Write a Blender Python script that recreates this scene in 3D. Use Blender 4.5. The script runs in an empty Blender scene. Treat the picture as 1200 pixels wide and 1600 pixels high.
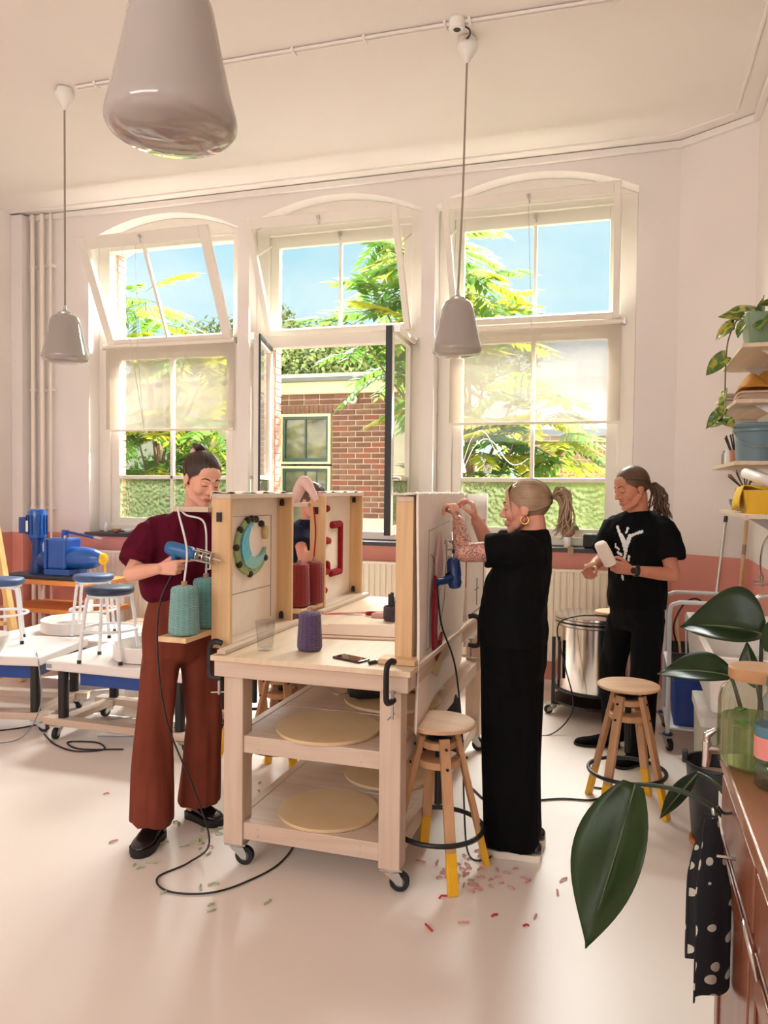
import bpy, bmesh, math, random
from math import sin, cos, pi, radians as rad
from mathutils import Vector as V, Matrix, Euler, noise
import numpy as np
random.seed(7)
S = bpy.context.scene
COL = S.collection
# ------------------------------------------------------------------ camera
cd = bpy.data.cameras.new('camera'); cam = bpy.data.objects.new('camera', cd); COL.objects.link(cam)
cd.sensor_fit = 'VERTICAL'; cd.sensor_height = 36.0; cd.sensor_width = 27.0; cd.lens = 27.0
cd.clip_start = 0.05; cd.clip_end = 300
cam.matrix_world = Matrix.Translation((0, 0, 1.60)) @ (Matrix.Rotation(rad(17.4), 4, 'Z') @ Matrix.Rotation(rad(90 - 1.85), 4, 'X') @ Matrix.Rotation(rad(0.63), 4, 'Z'))
S.camera = cam
S.view_settings.view_transform = 'Standard'
try: S.view_settings.look = 'None'
except Exception: pass
S.view_settings.gamma = 1.0
S.view_settings.use_curve_mapping = False
S.view_settings.exposure = 0.13
# ------------------------------------------------------------------ light
def lin(c):
    r = []
    for x in c:
        x = x / 255.0
        r.append(x / 12.92 if x <= 0.04045 else ((x + 0.055) / 1.055) ** 2.4)
    return (r[0], r[1], r[2], 1.0)
W = bpy.data.worlds.new('sky'); S.world = W; W.use_nodes = True
nt = W.node_tree; nt.nodes.clear()
wo = nt.nodes.new('ShaderNodeOutputWorld'); bg = nt.nodes.new('ShaderNodeBackground')
tc = nt.nodes.new('ShaderNodeTexCoord'); sp = nt.nodes.new('ShaderNodeSeparateXYZ')
nt.links.new(tc.outputs['Generated'], sp.inputs[0])
cr = nt.nodes.new('ShaderNodeValToRGB'); cr.color_ramp.elements[0].position = 0.0; cr.color_ramp.elements[0].color = lin((232, 246, 251))
cr.color_ramp.elements[1].position = 0.75; cr.color_ramp.elements[1].color = lin((122, 186, 236))
e = cr.color_ramp.elements.new(0.3); e.color = lin((178, 220, 243))
nt.links.new(sp.outputs['Z'], cr.inputs[0])
mp = nt.nodes.new('ShaderNodeMapping'); mp.inputs['Scale'].default_value = (2.2, 2.2, 6.0)
nt.links.new(tc.outputs['Generated'], mp.inputs[0])
nz = nt.nodes.new('ShaderNodeTexNoise'); nz.inputs['Scale'].default_value = 1.6; nz.inputs['Detail'].default_value = 5; nz.inputs['Roughness'].default_value = 0.55
nt.links.new(mp.outputs[0], nz.inputs['Vector'])
cr2 = nt.nodes.new('ShaderNodeValToRGB'); cr2.color_ramp.elements[0].position = 0.42; cr2.color_ramp.elements[0].color = (0, 0, 0, 1)
cr2.color_ramp.elements[1].position = 0.78; cr2.color_ramp.elements[1].color = (0.75, 0.75, 0.75, 1)
nt.links.new(nz.outputs[0], cr2.inputs[0])
mx = nt.nodes.new('ShaderNodeMixRGB'); mx.inputs[2].default_value = lin((240, 248, 252))
nt.links.new(cr2.outputs[0], mx.inputs[0]); nt.links.new(cr.outputs[0], mx.inputs[1])
nt.links.new(mx.outputs[0], bg.inputs[0]); bg.inputs[1].default_value = 1.1
nt.links.new(bg.outputs[0], wo.inputs[0])
sd = bpy.data.lights.new('sun', 'SUN'); sd.energy = 16; sd.angle = rad(0.6); sd.color = (1.0, 0.93, 0.82)
sun = bpy.data.objects.new('sun', sd); COL.objects.link(sun)
SUNV = V((sin(rad(52)) * cos(rad(47)), cos(rad(52)) * cos(rad(47)), sin(rad(47))))
sun.rotation_euler = SUNV.to_track_quat('Z', 'Y').to_euler(); sun.location = (8, 12, 14)
def area(name, loc, tgt, sx, sy, p, col):
    a = bpy.data.lights.new(name, 'AREA'); a.shape = 'RECTANGLE'; a.size = sx; a.size_y = sy; a.energy = p; a.color = col
    o = bpy.data.objects.new(name, a); COL.objects.link(o); o.location = loc
    o.rotation_euler = (V(loc) - V(tgt)).to_track_quat('Z', 'Y').to_euler(); return o
# added fill light behind the camera, no real window; brightens the near floor
area('fill_rear', (-2.4, -4.0, 3.3), (-2.2, 0.6, 0.0), 5.0, 1.6, 180, (1.0, 0.95, 0.9))
# open sky above the courtyard, high over the facade
area('daylight_court', (-2.2, 10.8, 7.8), (-2.3, 3.4, 0.8), 9.0, 5.0, 8300, (0.985, 0.985, 1.0))
# ------------------------------------------------------------------ materials
MAT = {}
def nodes(name):
    m = bpy.data.materials.new(name); m.use_nodes = True
    t = m.node_tree; b = t.nodes['Principled BSDF']; return m, t, b
def setin(b, k, v):
    if k in b.inputs: b.inputs[k].default_value = v
def mat(name, col, rough=0.5, metal=0.0, var=0.06, vs=6.0, bump=0.0, bs=40.0, stretch=(1, 1, 1), spec=0.5, sheen=0.0, col2=None, coat=0.0, bdist=0.002, trans=0.0, ior=1.45):
    """procedural material: base colour with noise variation between col and col2, optional bump"""
    m, t, b = nodes(name); L = t.links
    c = lin(col)
    tcn = t.nodes.new('ShaderNodeTexCoord'); mpn = t.nodes.new('ShaderNodeMapping'); mpn.inputs['Scale'].default_value = stretch
    L.new(tcn.outputs['Object'], mpn.inputs[0])
    n = t.nodes.new('ShaderNodeTexNoise'); n.inputs['Scale'].default_value = vs; n.inputs['Detail'].default_value = 4
    L.new(mpn.outputs[0], n.inputs['Vector'])
    r = t.nodes.new('ShaderNodeValToRGB'); r.color_ramp.elements[0].position = 0.3; r.color_ramp.elements[1].position = 0.7
    if col2: a0, a1 = c, lin(col2)
    else:
        a0 = tuple(x * (1 - var) for x in c[:3]) + (1,); a1 = tuple(min(1, x * (1 + var)) for x in c[:3]) + (1,)
    r.color_ramp.elements[0].color = a0; r.color_ramp.elements[1].color = a1
    L.new(n.outputs[0], r.inputs[0]); L.new(r.outputs[0], b.inputs['Base Color'])
    b.inputs['Roughness'].default_value = rough; b.inputs['Metallic'].default_value = metal
    setin(b, 'Specular IOR Level', spec); setin(b, 'Sheen Weight', sheen); setin(b, 'Coat Weight', coat)
    if trans: setin(b, 'Transmission Weight', trans); setin(b, 'IOR', ior)
    if bump:
        n2 = t.nodes.new('ShaderNodeTexNoise'); n2.inputs['Scale'].default_value = bs; n2.inputs['Detail'].default_value = 3
        L.new(mpn.outputs[0], n2.inputs['Vector'])
        bp = t.nodes.new('ShaderNodeBump'); bp.inputs['Strength'].default_value = bump; bp.inputs['Distance'].default_value = bdist
        L.new(n2.outputs[0], bp.inputs['Height']); L.new(bp.outputs[0], b.inputs['Normal'])
    MAT[name] = m; return m
def wood(name, c1, c2, axis=2, rough=0.55, scale=3.0, coat=0.0):
    m, t, b = nodes(name); L = t.links
    tcn = t.nodes.new('ShaderNodeTexCoord'); mpn = t.nodes.new('ShaderNodeMapping')
    st = [9.0, 9.0, 9.0]; st[axis] = 0.6; mpn.inputs['Scale'].default_value = st
    oi = t.nodes.new('ShaderNodeObjectInfo'); ad = t.nodes.new('ShaderNodeVectorMath'); ad.operation = 'ADD'
    sc = t.nodes.new('ShaderNodeVectorMath'); sc.operation = 'SCALE'; sc.inputs['Scale'].default_value = 7.0
    cv = t.nodes.new('ShaderNodeCombineXYZ')
    for k in range(3): L.new(oi.outputs['Random'], cv.inputs[k])
    L.new(cv.outputs[0], sc.inputs[0])
    L.new(tcn.outputs['Object'], mpn.inputs[0]); L.new(mpn.outputs[0], ad.inputs[0]); L.new(sc.outputs[0], ad.inputs[1])
    n = t.nodes.new('ShaderNodeTexNoise'); n.inputs['Scale'].default_value = scale; n.inputs['Detail'].default_value = 6; n.inputs['Distortion'].default_value = 0.6
    L.new(ad.outputs[0], n.inputs['Vector'])
    r = t.nodes.new('ShaderNodeValToRGB'); r.color_ramp.elements[0].position = 0.32; r.color_ramp.elements[1].position = 0.68
    r.color_ramp.elements[0].color = lin(c1); r.color_ramp.elements[1].color = lin(c2)
    L.new(n.outputs[0], r.inputs[0]); L.new(r.outputs[0], b.inputs['Base Color'])
    b.inputs['Roughness'].default_value = rough; setin(b, 'Coat Weight', coat)
    bp = t.nodes.new('ShaderNodeBump'); bp.inputs['Strength'].default_value = 0.12; bp.inputs['Distance'].default_value = 0.001
    L.new(n.outputs[0], bp.inputs['Height']); L.new(bp.outputs[0], b.inputs['Normal'])
    MAT[name] = m; return m
def glassy(name, tint=(255, 255, 255), clear=0.92, rough=0.02):
    """thin pane: mostly see-through with a fresnel reflection"""
    m = bpy.data.materials.new(name); m.use_nodes = True; t = m.node_tree; t.nodes.clear(); L = t.links
    o = t.nodes.new('ShaderNodeOutputMaterial'); a = t.nodes.new('ShaderNodeBsdfTransparent'); g = t.nodes.new('ShaderNodeBsdfGlossy')
    a.inputs[0].default_value = lin(tint); g.inputs['Roughness'].default_value = rough
    f = t.nodes.new('ShaderNodeFresnel'); f.inputs['IOR'].default_value = 1.0 + (1 - clear) * 5.0; ge = t.nodes.new('ShaderNodeNewGeometry')
    iv = t.nodes.new('ShaderNodeMath'); iv.operation = 'SUBTRACT'; iv.inputs[0].default_value = 1.0; L.new(ge.outputs['Backfacing'], iv.inputs[1]); f0 = f; f = t.nodes.new('ShaderNodeMath'); f.operation = 'MULTIPLY'; L.new(f0.outputs[0], f.inputs[0]); L.new(iv.outputs[0], f.inputs[1])
    x = t.nodes.new('ShaderNodeMixShader'); L.new(f.outputs[0], x.inputs[0]); L.new(a.outputs[0], x.inputs[1]); L.new(g.outputs[0], x.inputs[2]); L.new(x.outputs[0], o.inputs[0])
    MAT[name] = m; return m
def sheer(name, col, see=0.3, transl=0.5):
    """woven cloth that lets part of the light and of the view through"""
    m = bpy.data.materials.new(name); m.use_nodes = True; t = m.node_tree; t.nodes.clear(); L = t.links
    o = t.nodes.new('ShaderNodeOutputMaterial'); a = t.nodes.new('ShaderNodeBsdfTransparent'); d = t.nodes.new('ShaderNodeBsdfDiffuse'); tr = t.nodes.new('ShaderNodeBsdfTranslucent')
    d.inputs[0].default_value = lin(col); tr.inputs[0].default_value = lin(col)
    x = t.nodes.new('ShaderNodeMixShader'); x.inputs[0].default_value = transl; L.new(d.outputs[0], x.inputs[1]); L.new(tr.outputs[0], x.inputs[2])
    y = t.nodes.new('ShaderNodeMixShader'); y.inputs[0].default_value = see; L.new(x.outputs[0], y.inputs[1]); L.new(a.outputs[0], y.inputs[2]); L.new(y.outputs[0], o.inputs[0])
    MAT[name] = m; return m
def leafmat(name, c1, c2, transl=0.45, rough=0.45, vs=3.0, spec=0.08):
    m = bpy.data.materials.new(name); m.use_nodes = True; t = m.node_tree; b = t.nodes['Principled BSDF']; L = t.links
    o = t.nodes['Material Output']
    oi = t.nodes.new('ShaderNodeObjectInfo'); tcn = t.nodes.new('ShaderNodeTexCoord'); n = t.nodes.new('ShaderNodeTexNoise'); n.inputs['Scale'].default_value = vs
    L.new(tcn.outputs['Object'], n.inputs['Vector'])
    ma = t.nodes.new('ShaderNodeMath'); ma.operation = 'MULTIPLY_ADD'; ma.inputs[1].default_value = 0.5; L.new(oi.outputs['Random'], ma.inputs[0])
    mb = t.nodes.new('ShaderNodeMath'); mb.operation = 'MULTIPLY'; mb.inputs[1].default_value = 0.9; L.new(n.outputs[0], mb.inputs[0]); L.new(mb.outputs[0], ma.inputs[2])
    r = t.nodes.new('ShaderNodeValToRGB'); r.color_ramp.elements[0].position = 0.3; r.color_ramp.elements[1].position = 0.95; r.color_ramp.elements[0].color = lin(c1); r.color_ramp.elements[1].color = lin(c2)
    L.new(ma.outputs[0], r.inputs[0]); L.new(r.outputs[0], b.inputs['Base Color']); b.inputs['Roughness'].default_value = rough; setin(b, 'Specular IOR Level', spec)
    tr = t.nodes.new('ShaderNodeBsdfTranslucent'); L.new(r.outputs[0], tr.inputs[0])
    x = t.nodes.new('ShaderNodeMixShader'); x.inputs[0].default_value = transl; L.new(b.outputs[0], x.inputs[1]); L.new(tr.outputs[0], x.inputs[2]); L.new(x.outputs[0], o.inputs[0])
    MAT[name] = m; return m
def paintwall(name, top, bottom, zline):
    """plaster painted in two colours with a straight line at a height"""
    m, t, b = nodes(name); L = t.links
    tcn = t.nodes.new('ShaderNodeTexCoord'); s = t.nodes.new('ShaderNodeSeparateXYZ'); L.new(tcn.outputs['Object'], s.inputs[0])
    g = t.nodes.new('ShaderNodeMath'); g.operation = 'GREATER_THAN'; g.inputs[1].default_value = zline; L.new(s.outputs['Z'], g.inputs[0])
    n = t.nodes.new('ShaderNodeTexNoise'); n.inputs['Scale'].default_value = 1.3; n.inputs['Detail'].default_value = 5; L.new(tcn.outputs['Object'], n.inputs['Vector'])
    def two(c):
        r = t.nodes.new('ShaderNodeValToRGB'); c = lin(c); r.color_ramp.elements[0].position = .3; r.color_ramp.elements[1].position = .7
        r.color_ramp.elements[0].color = tuple(x * .96 for x in c[:3]) + (1,); r.color_ramp.elements[1].color = c
        L.new(n.outputs[0], r.inputs[0]); return r
    r1, r2 = two(bottom), two(top)
    x = t.nodes.new('ShaderNodeMixRGB'); L.new(g.outputs[0], x.inputs[0]); L.new(r1.outputs[0], x.inputs[1]); L.new(r2.outputs[0], x.inputs[2]); L.new(x.outputs[0], b.inputs['Base Color'])
    b.inputs['Roughness'].default_value = 0.6
    n2 = t.nodes.new('ShaderNodeTexNoise'); n2.inputs['Scale'].default_value = 9; n2.inputs['Detail'].default_value = 6; L.new(tcn.outputs['Object'], n2.inputs['Vector'])
    bp = t.nodes.new('ShaderNodeBump'); bp.inputs['Strength'].default_value = 0.15; bp.inputs['Distance'].default_value = 0.004; L.new(n2.outputs[0], bp.inputs['Height']); L.new(bp.outputs[0], b.inputs['Normal'])
    MAT[name] = m; return m
paintwall('plaster', (237, 228, 223), (222, 148, 134), 1.122)
mat('ceiling_paint', (239, 231, 225), 0.7, var=0.02, vs=1.0, bump=0.1, bs=6)
mat('floor_epoxy', (236, 223, 213), 0.36, var=0.025, vs=1.1, bump=0.06, bs=3.0, col2=(232, 218, 206))
mat('trim_white', (240, 228, 214), 0.45, var=0.015)
mat('frame_white', (236, 228, 216), 0.4, var=0.015)
mat('sill_dark', (62, 58, 64), 0.35, var=0.08)
mat('radiator_cream', (240, 228, 206), 0.45, var=0.01)
mat('rubber_black', (24, 24, 26), 0.6, var=0.1)
mat('plastic_black', (22, 22, 24), 0.4, var=0.1)
mat('steel', (205, 202, 198), 0.22, 1.0, var=0.05)
mat('zinc', (190, 190, 188), 0.35, 1.0, var=0.05)
mat('cable_black', (26, 24, 28), 0.5, var=0.1)
mat('white_metal', (236, 236, 238), 0.35, var=0.01)
mat('white_plastic', (238, 234, 228), 0.4, var=0.01)
wood('pine_z', (214, 193, 174), (203, 175, 151), 2); wood('pine_x', (214, 193, 174), (203, 175, 151), 0); wood('pine_y', (214, 193, 174), (203, 175, 151), 1)
wood('board_z', (222, 186, 140), (208, 166, 118), 2); wood('board_y', (230, 198, 158), (216, 178, 132), 1); wood('board_x', (226, 192, 150), (210, 170, 124), 0)
wood('beech', (206, 160, 118), (188, 138, 98), 2, scale=2.0); wood('beech_seat', (222, 182, 146), (206, 160, 122), 0, scale=1.6)
mat('yellow_dip', (236, 178, 32), 0.4, var=0.05)
glassy('pane_glass', (252, 254, 252), 0.93)
sheer('blind_cloth', (206, 194, 178), 0.36, 0.16)
# ------------------------------------------------------------------ mesh helpers
class MB:
    def __init__(s): s.v = []; s.f = []; s.m = []; s.mi = 0
    def add(s, vs, fs):
        o = len(s.v); s.v += [tuple(p) for p in vs]
        for f in fs: s.f.append([i + o for i in f]); s.m.append(s.mi)
        return s
    def bx(s, x0, x1, y0, y1, z0, z1, R=None, c=None):
        vs = [V((x, y, z)) for z in (z0, z1) for y in (y0, y1) for x in (x0, x1)]
        if R is not None: vs = [R @ p for p in vs]
        if c is not None: vs = [p + V(c) for p in vs]
        return s.add(vs, [(0, 2, 3, 1), (4, 5, 7, 6), (0, 1, 5, 4), (2, 6, 7, 3), (0, 4, 6, 2), (1, 3, 7, 5)])
    def beam(s, p, q, w, h, up=(0, 0, 1)):
        """rectangular bar from p to q"""
        p, q = V(p), V(q); d = (q - p).normalized(); u = V(up); a = d.cross(u)
        if a.length < 1e-4: a = d.cross(V((0, 1, 0)))
        a.normalize(); b = a.cross(d); a *= w / 2; b *= h / 2
        vs = [p - a - b, p + a - b, p + a + b, p - a + b, q - a - b, q + a - b, q + a + b, q - a + b]
        return s.add(vs, [(0, 3, 2, 1), (4, 5, 6, 7), (0, 1, 5, 4), (1, 2, 6, 5), (2, 3, 7, 6), (3, 0, 4, 7)])
    def tube(s, pts, r, n=8, closed=False, cap=True, flat=1.0):
        pts = [V(p) for p in pts]; N = len(pts); rs = r if isinstance(r, (list, tuple)) else [r] * N
        prev = None; vs = []
        for i, p in enumerate(pts):
            if closed: d = pts[(i + 1) % N] - pts[i - 1]
            else: d = pts[min(i + 1, N - 1)] - pts[max(i - 1, 0)]
            if d.length < 1e-9: d = V((0, 0, 1))
            d.normalize()
            if prev is None:
                a = d.cross(V((0, 0, 1)))
                if a.length < 1e-3: a = d.cross(V((0, 1, 0)))
            else: a = prev - d * prev.dot(d)
            if a.length < 1e-6: a = d.orthogonal()
            a.normalize(); prev = a; b = d.cross(a)
            for k in range(n): t = 2 * pi * k / n; vs.append(p + a * (cos(t) * rs[i]) + b * (sin(t) * rs[i] * flat))
        fs = []
        M = N if closed else N - 1
        for i in range(M):
            j = (i + 1) % N
            for k in range(n): l = (k + 1) % n; fs.append((i * n + k, i * n + l, j * n + l, j * n + k))
        if cap and not closed: fs.append(tuple(reversed(range(n)))); fs.append(tuple((N - 1) * n + k for k in range(n)))
        return s.add(vs, fs)
    def cyl(s, p, q, r0, r1=None, n=16, cap=True): return s.tube([p, q], [r0, r0 if r1 is None else r1], n, cap=cap)
    def lathe(s, prof, o=(0, 0, 0), n=24, M=None):
        vs = []; fs = []
        for (r, z) in prof:
            for k in range(n):
                t = 2 * pi * k / n; p = V((cos(t) * r, sin(t) * r, z))
                if M is not None: p = M @ p
                vs.append(p + V(o))
        for i in range(len(prof) - 1):
            for k in range(n): l = (k + 1) % n; fs.append((i * n + k, i * n + l, (i + 1) * n + l, (i + 1) * n + k))
        if prof[0][0] > 1e-6 : fs.append(tuple(reversed(range(n))))
        if prof[-1][0] > 1e-6: fs.append(tuple((len(prof) - 1) * n + k for k in range(n)))
        return s.add(vs, fs)
    def ell(s, c, r, R=None, n=12, m=8):
        vs = []; fs = []; c = V(c)
        if not isinstance(r, (tuple, list)): r = (r, r, r)
        for i in range(m + 1):
            a = -pi / 2 + pi * i / m
            if i in (0, m): ring = [V((0, 0, r[2] * sin(a)))]
            else: ring = [V((r[0] * cos(a) * cos(2 * pi * k / n), r[1] * cos(a) * sin(2 * pi * k / n), r[2] * sin(a))) for k in range(n)]
            for p in ring: vs.append((R @ p if R is not None else p) + c)
        idx = lambda i, k: 0 if i == 0 else (1 + (m - 1) * n if i == m else 1 + (i - 1) * n + k % n)
        for i in range(m):
            for k in range(n):
                q = [idx(i, k), idx(i, k + 1), idx(i + 1, k + 1), idx(i + 1, k)]
                u = []
                for z in q:
                    if z not in u: u.append(z)
                fs.append(tuple(u))
        return s.add(vs, fs)
    def cap(s, p, q, r0, r1=None, n=10):
        """tapered capsule"""
        p, q = V(p), V(q); r1 = r0 if r1 is None else r1; d = (q - p)
        if d.length < 1e-6: return s.ell(p, r0)
        d.normalize(); pts = []; rs = []
        for a in (85, 60, 30): pts.append(p - d * (r0 * sin(rad(a)))); rs.append(r0 * cos(rad(a)))
        pts.append(p); rs.append(r0); pts.append(q); rs.append(r1)
        for a in (30, 60, 85): pts.append(q + d * (r1 * sin(rad(a)))); rs.append(r1 * cos(rad(a)))
        return s.tube(pts, rs, n)
    def prism(s, poly, f0, f1):
        """poly: list of 2D points; f0, f1 map (u,v) to 3D"""
        n = len(poly); vs = [f0(*p) for p in poly] + [f1(*p) for p in poly]
        return s.add(vs, [tuple(range(n))[::-1], tuple(range(n, 2 * n))] + [(i, (i + 1) % n, n + (i + 1) % n, n + i) for i in range(n)])
    def loft(s, rings, cap=True, closed=True):
        n = len(rings[0]); vs = [p for r in rings for p in r]; fs = []
        for i in range(len(rings) - 1):
            for k in range(n if closed else n - 1): l = (k + 1) % n; fs.append((i * n + k, i * n + l, (i + 1) * n + l, (i + 1) * n + k))
        if cap: fs.append(tuple(reversed(range(n)))); fs.append(tuple((len(rings) - 1) * n + k for k in range(n)))
        return s.add(vs, fs)
    def grid(s, fn, nu, nv):
        vs = [fn(i / nu, j / nv) for j in range(nv + 1) for i in range(nu + 1)]
        return s.add(vs, [(j * (nu + 1) + i, j * (nu + 1) + i + 1, (j + 1) * (nu + 1) + i + 1, (j + 1) * (nu + 1) + i) for j in range(nv) for i in range(nu)])
    def mesh(s, name, mats, smooth=None):
        me = bpy.data.meshes.new(name); me.from_pydata(s.v, [], s.f)
        for m in (mats if isinstance(mats, (list, tuple)) else [mats]): me.materials.append(MAT[m] if isinstance(m, str) else m)
        me.polygons.foreach_set('material_index', s.m)
        if smooth: 
            me.polygons.foreach_set('use_smooth', [True] * len(s.f)); me.set_sharp_from_angle(angle=rad(smooth))
        bm = bmesh.new(); bm.from_mesh(me); bmesh.ops.recalc_face_normals(bm, faces=bm.faces); bm.to_mesh(me); bm.free()
        me.update(); return me
    def build(s, name, mats, parent=None, smooth=None, bevel=0, solid=0, sub=0):
        o = bpy.data.objects.new(name, s.mesh(name, mats, smooth)); COL.objects.link(o)
        if parent is not None: o.parent = parent
        if solid: md = o.modifiers.new('thick', 'SOLIDIFY'); md.thickness = solid; md.offset = 0
        if sub: md = o.modifiers.new('sub', 'SUBSURF'); md.levels = sub; md.render_levels = sub
        if bevel: md = o.modifiers.new('bevel', 'BEVEL'); md.width = bevel; md.segments = 2; md.limit_method = 'ANGLE'; md.angle_limit = rad(40)
        return o
def tag(o, label=None, cat=None, group=None, kind=None):
    if label: o['label'] = label
    if cat: o['category'] = cat
    if group: o['group'] = group
    if kind: o['kind'] = kind
    return o
def thing(name, label, cat, loc=(0, 0, 0), rz=0.0, group=None):
    o = bpy.data.objects.new(name, None); COL.objects.link(o); o.empty_display_size = 0.1
    o.location = loc; o.rotation_euler = (0, 0, rz); return tag(o, label, cat, group)
def struct(o): o['kind'] = 'structure'; return o
def instance(o, parent, loc, rot=(0, 0, 0), scale=1.0):
    c = o.copy(); COL.objects.link(c); c.parent = parent; c.location = loc; c.rotation_euler = rot
    c.scale = (scale,) * 3 if not isinstance(scale, (tuple, list)) else scale; return c
def copy_tree(o, parent=None):
    c = o.copy(); COL.objects.link(c); c.parent = parent
    for ch in [x for x in bpy.data.objects if x.parent == o]: copy_tree(ch, c)
    return c
def bez(p0, p1, p2, p3, n=12):
    p0, p1, p2, p3 = V(p0), V(p1), V(p2), V(p3); r = []
    for i in range(n + 1):
        t = i / n; u = 1 - t; r.append(p0 * u ** 3 + p1 * 3 * u * u * t + p2 * 3 * u * t * t + p3 * t ** 3)
    return r
def spline(pts, k=6):
    """Catmull-Rom through the points"""
    P = [V(p) for p in pts]; P = [P[0] * 2 - P[1]] + P + [P[-1] * 2 - P[-2]]; r = []
    for i in range(1, len(P) - 2):
        for j in range(k):
            t = j / k; a, b, c, d = P[i - 1], P[i], P[i + 1], P[i + 2]
            r.append(0.5 * ((2 * b) + (c - a) * t + (2 * a - 5 * b + 4 * c - d) * t * t + (3 * b - a - 3 * c + d) * t ** 3))
    r.append(P[-2]); return r
# ================================================================== the room
YW, YF, CH = 6.25, 6.45, 4.22
XL, XR = -5.75, 0.84
WC = (-4.16, -2.452, -0.742); HW = 0.797
AX, BX, BY = 0.355, XR, 5.93
def archz(u, hw, spring, peak):
    h = peak - spring; R = (hw * hw + h * h) / (2 * h); return peak - R + math.sqrt(max(0, R * R - u * u))
def arched_leaf(mb, y0, y1, x0, x1, hw, sill, spring, peak, N=16):
    xs = x0
    for c in WC:
        mb.bx(xs, c - hw, y0, y1, 0, CH); mb.bx(c - hw, c + hw, y0, y1, 0, sill)
        for i in range(N):
            a = c - hw + 2 * hw * i / N; b = c - hw + 2 * hw * (i + 1) / N
            za, zb = archz(a - c, hw, spring, peak), archz(b - c, hw, spring, peak)
            mb.add([(a, y0, za), (b, y0, zb), (b, y1, zb), (a, y1, za), (a, y0, CH), (b, y0, CH), (b, y1, CH), (a, y1, CH)],
                   [(0, 3, 2, 1), (4, 5, 6, 7), (0, 1, 5, 4), (1, 2, 6, 5), (2, 3, 7, 6), (3, 0, 4, 7)])
        xs = c + hw
    mb.bx(xs, x1, y0, y1, 0, CH)
m = MB(); m.bx(XL - .3, XR + .3, -4.2, YW + .05, -0.12, 0); struct(m.build('floor', 'floor_epoxy'))
m = MB(); m.bx(XL - .3, XR + .3, -4.2, YW + .6, CH, CH + .2); struct(m.build('ceiling', 'ceiling_paint'))
m = MB(); arched_leaf(m, YW, YF + .04, XL - .3, AX + .6, HW, 1.115, 3.925, 4.115); wb = struct(m.build('wall_back', 'plaster'))
m = MB(); m.bx(XL - .3, XR + .3, -4.4, -4.2, 0, 2.4); m.bx(XL - .3, -5.1, -4.4, -4.2, 2.4, CH); m.bx(.3, XR + .3, -4.4, -4.2, 2.4, CH); m.bx(-5.1, .3, -4.4, -4.2, 4.1, CH); struct(m.build('wall_front', 'plaster'))
m = MB(); m.bx(XL - .3, XL, -4.2, YW + .3, 0, CH); struct(m.build('wall_left', 'plaster'))
m = MB(); m.bx(XR, XR + .3, -4.2, BY, 0, CH); struct(m.build('wall_right', 'plaster'))
m = MB(); m.prism([(AX, YW), (BX, BY), (BX + .3, BY), (BX + .3, YW + .3), (AX, YW + .3)], lambda x, y: V((x, y, 0)), lambda x, y: V((x, y, CH)))
struct(m.build('wall_corner', 'plaster'))
# outer brick leaf of the facade, with brick jambs beside each window
mat('brick_red', (140, 88, 72), 0.8, var=0.2, vs=12, bump=0.3, bs=60, col2=(144, 86, 70))
mat('brick_pink', (212, 160, 144), 0.8, var=0.2, vs=12, bump=0.3, bs=60, col2=(196, 138, 122))
mat('brick_brown', (132, 92, 78), 0.85, vs=10, bump=0.3, bs=60, col2=(110, 74, 62))
mat('brick_dull', (146, 108, 92), 0.85, vs=10, bump=0.3, bs=60, col2=(122, 86, 72))
mat('mortar', (226, 214, 198), 0.9, var=0.06, vs=30, bump=0.3, bs=90)
m = MB(); arched_leaf(m, YF + .045, YF + .17, XL - .3, AX + 1.2, 0.66, 1.18, 3.85, 4.0); wo_ = struct(m.build('wall_outer', 'mortar'))
bm_ = MB(); bm_.bx(-.036, .012, -.06, .06, 0, .056); brk = bm_.mesh('brick', 'brick_pink'); 
for c in WC:
    for side in (-1,):
        for i in range(42):
            o = bpy.data.objects.new('brick', brk); COL.objects.link(o); o.parent = wo_
            o.location = (c + side * .66, YF + .112 + (.004 if i % 2 else -.003), 1.185 + i * .066)
# ceiling mouldings and baseboards
def trim(n, pts, w, h, z, mt='trim_white'):
    m = MB()
    for a, b in zip(pts[:-1], pts[1:]): m.beam((a[0], a[1], z), (b[0], b[1], z), w, h)
    return struct(m.build(n, mt, bevel=.004))
trim('trim_1', [(XL, YW - .02), (AX, YW - .02), (BX - .02, BY), (BX - .02, -4)], .04, .05, CH - .03, 'ceiling_paint')
trim('trim_2', [(XL, YW - .16), (AX - .05, YW - .16), (BX - .16, BY - .06), (BX - .16, -4)], .022, .014, CH - .006, 'ceiling_paint')
trim('baseboard_back', [(XL, YW - .008), (AX, YW - .008)], .016, .07, .035)
trim('baseboard_corner', [(AX, YW - .008), (BX - .008, BY)], .016, .07, .035)
trim('baseboard_right', [(BX - .008, BY), (BX - .008, -4)], .016, .07, .035)
trim('baseboard_left', [(XL + .008, YW), (XL + .008, -4)], .016, .07, .035)
# boxed corner and heating pipes at the left
m = MB(); m.bx(XL, XL + .13, YW - .14, YW, 0, CH - .02); struct(m.build('trim_3', 'plaster', bevel=.004))
for i, (x, r) in enumerate(((-5.56, .022), (-5.45, .022), (-5.35, .012))):
    m = MB(); m.cyl((x, YW - .06, 0.02), (x, YW - .06, CH - .01), r, n=12)
    o = m.build('heating_pipe', 'trim_white', smooth=40)
    tag(o, ('painted vertical heating pipe nearest the left corner', 'painted vertical heating pipe in the middle of the corner run', 'thinnest painted pipe, right of the corner run')[i], 'pipe', 'heating pipes in the corner')
    for z in (1.35, 2.5, 3.7):
        k = MB(); k.bx(x - r - .008, x + r + .008, YW - .07, YW + .004, z, z + .025); k.build('pipe_clip', 'trim_white', o)
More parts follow.
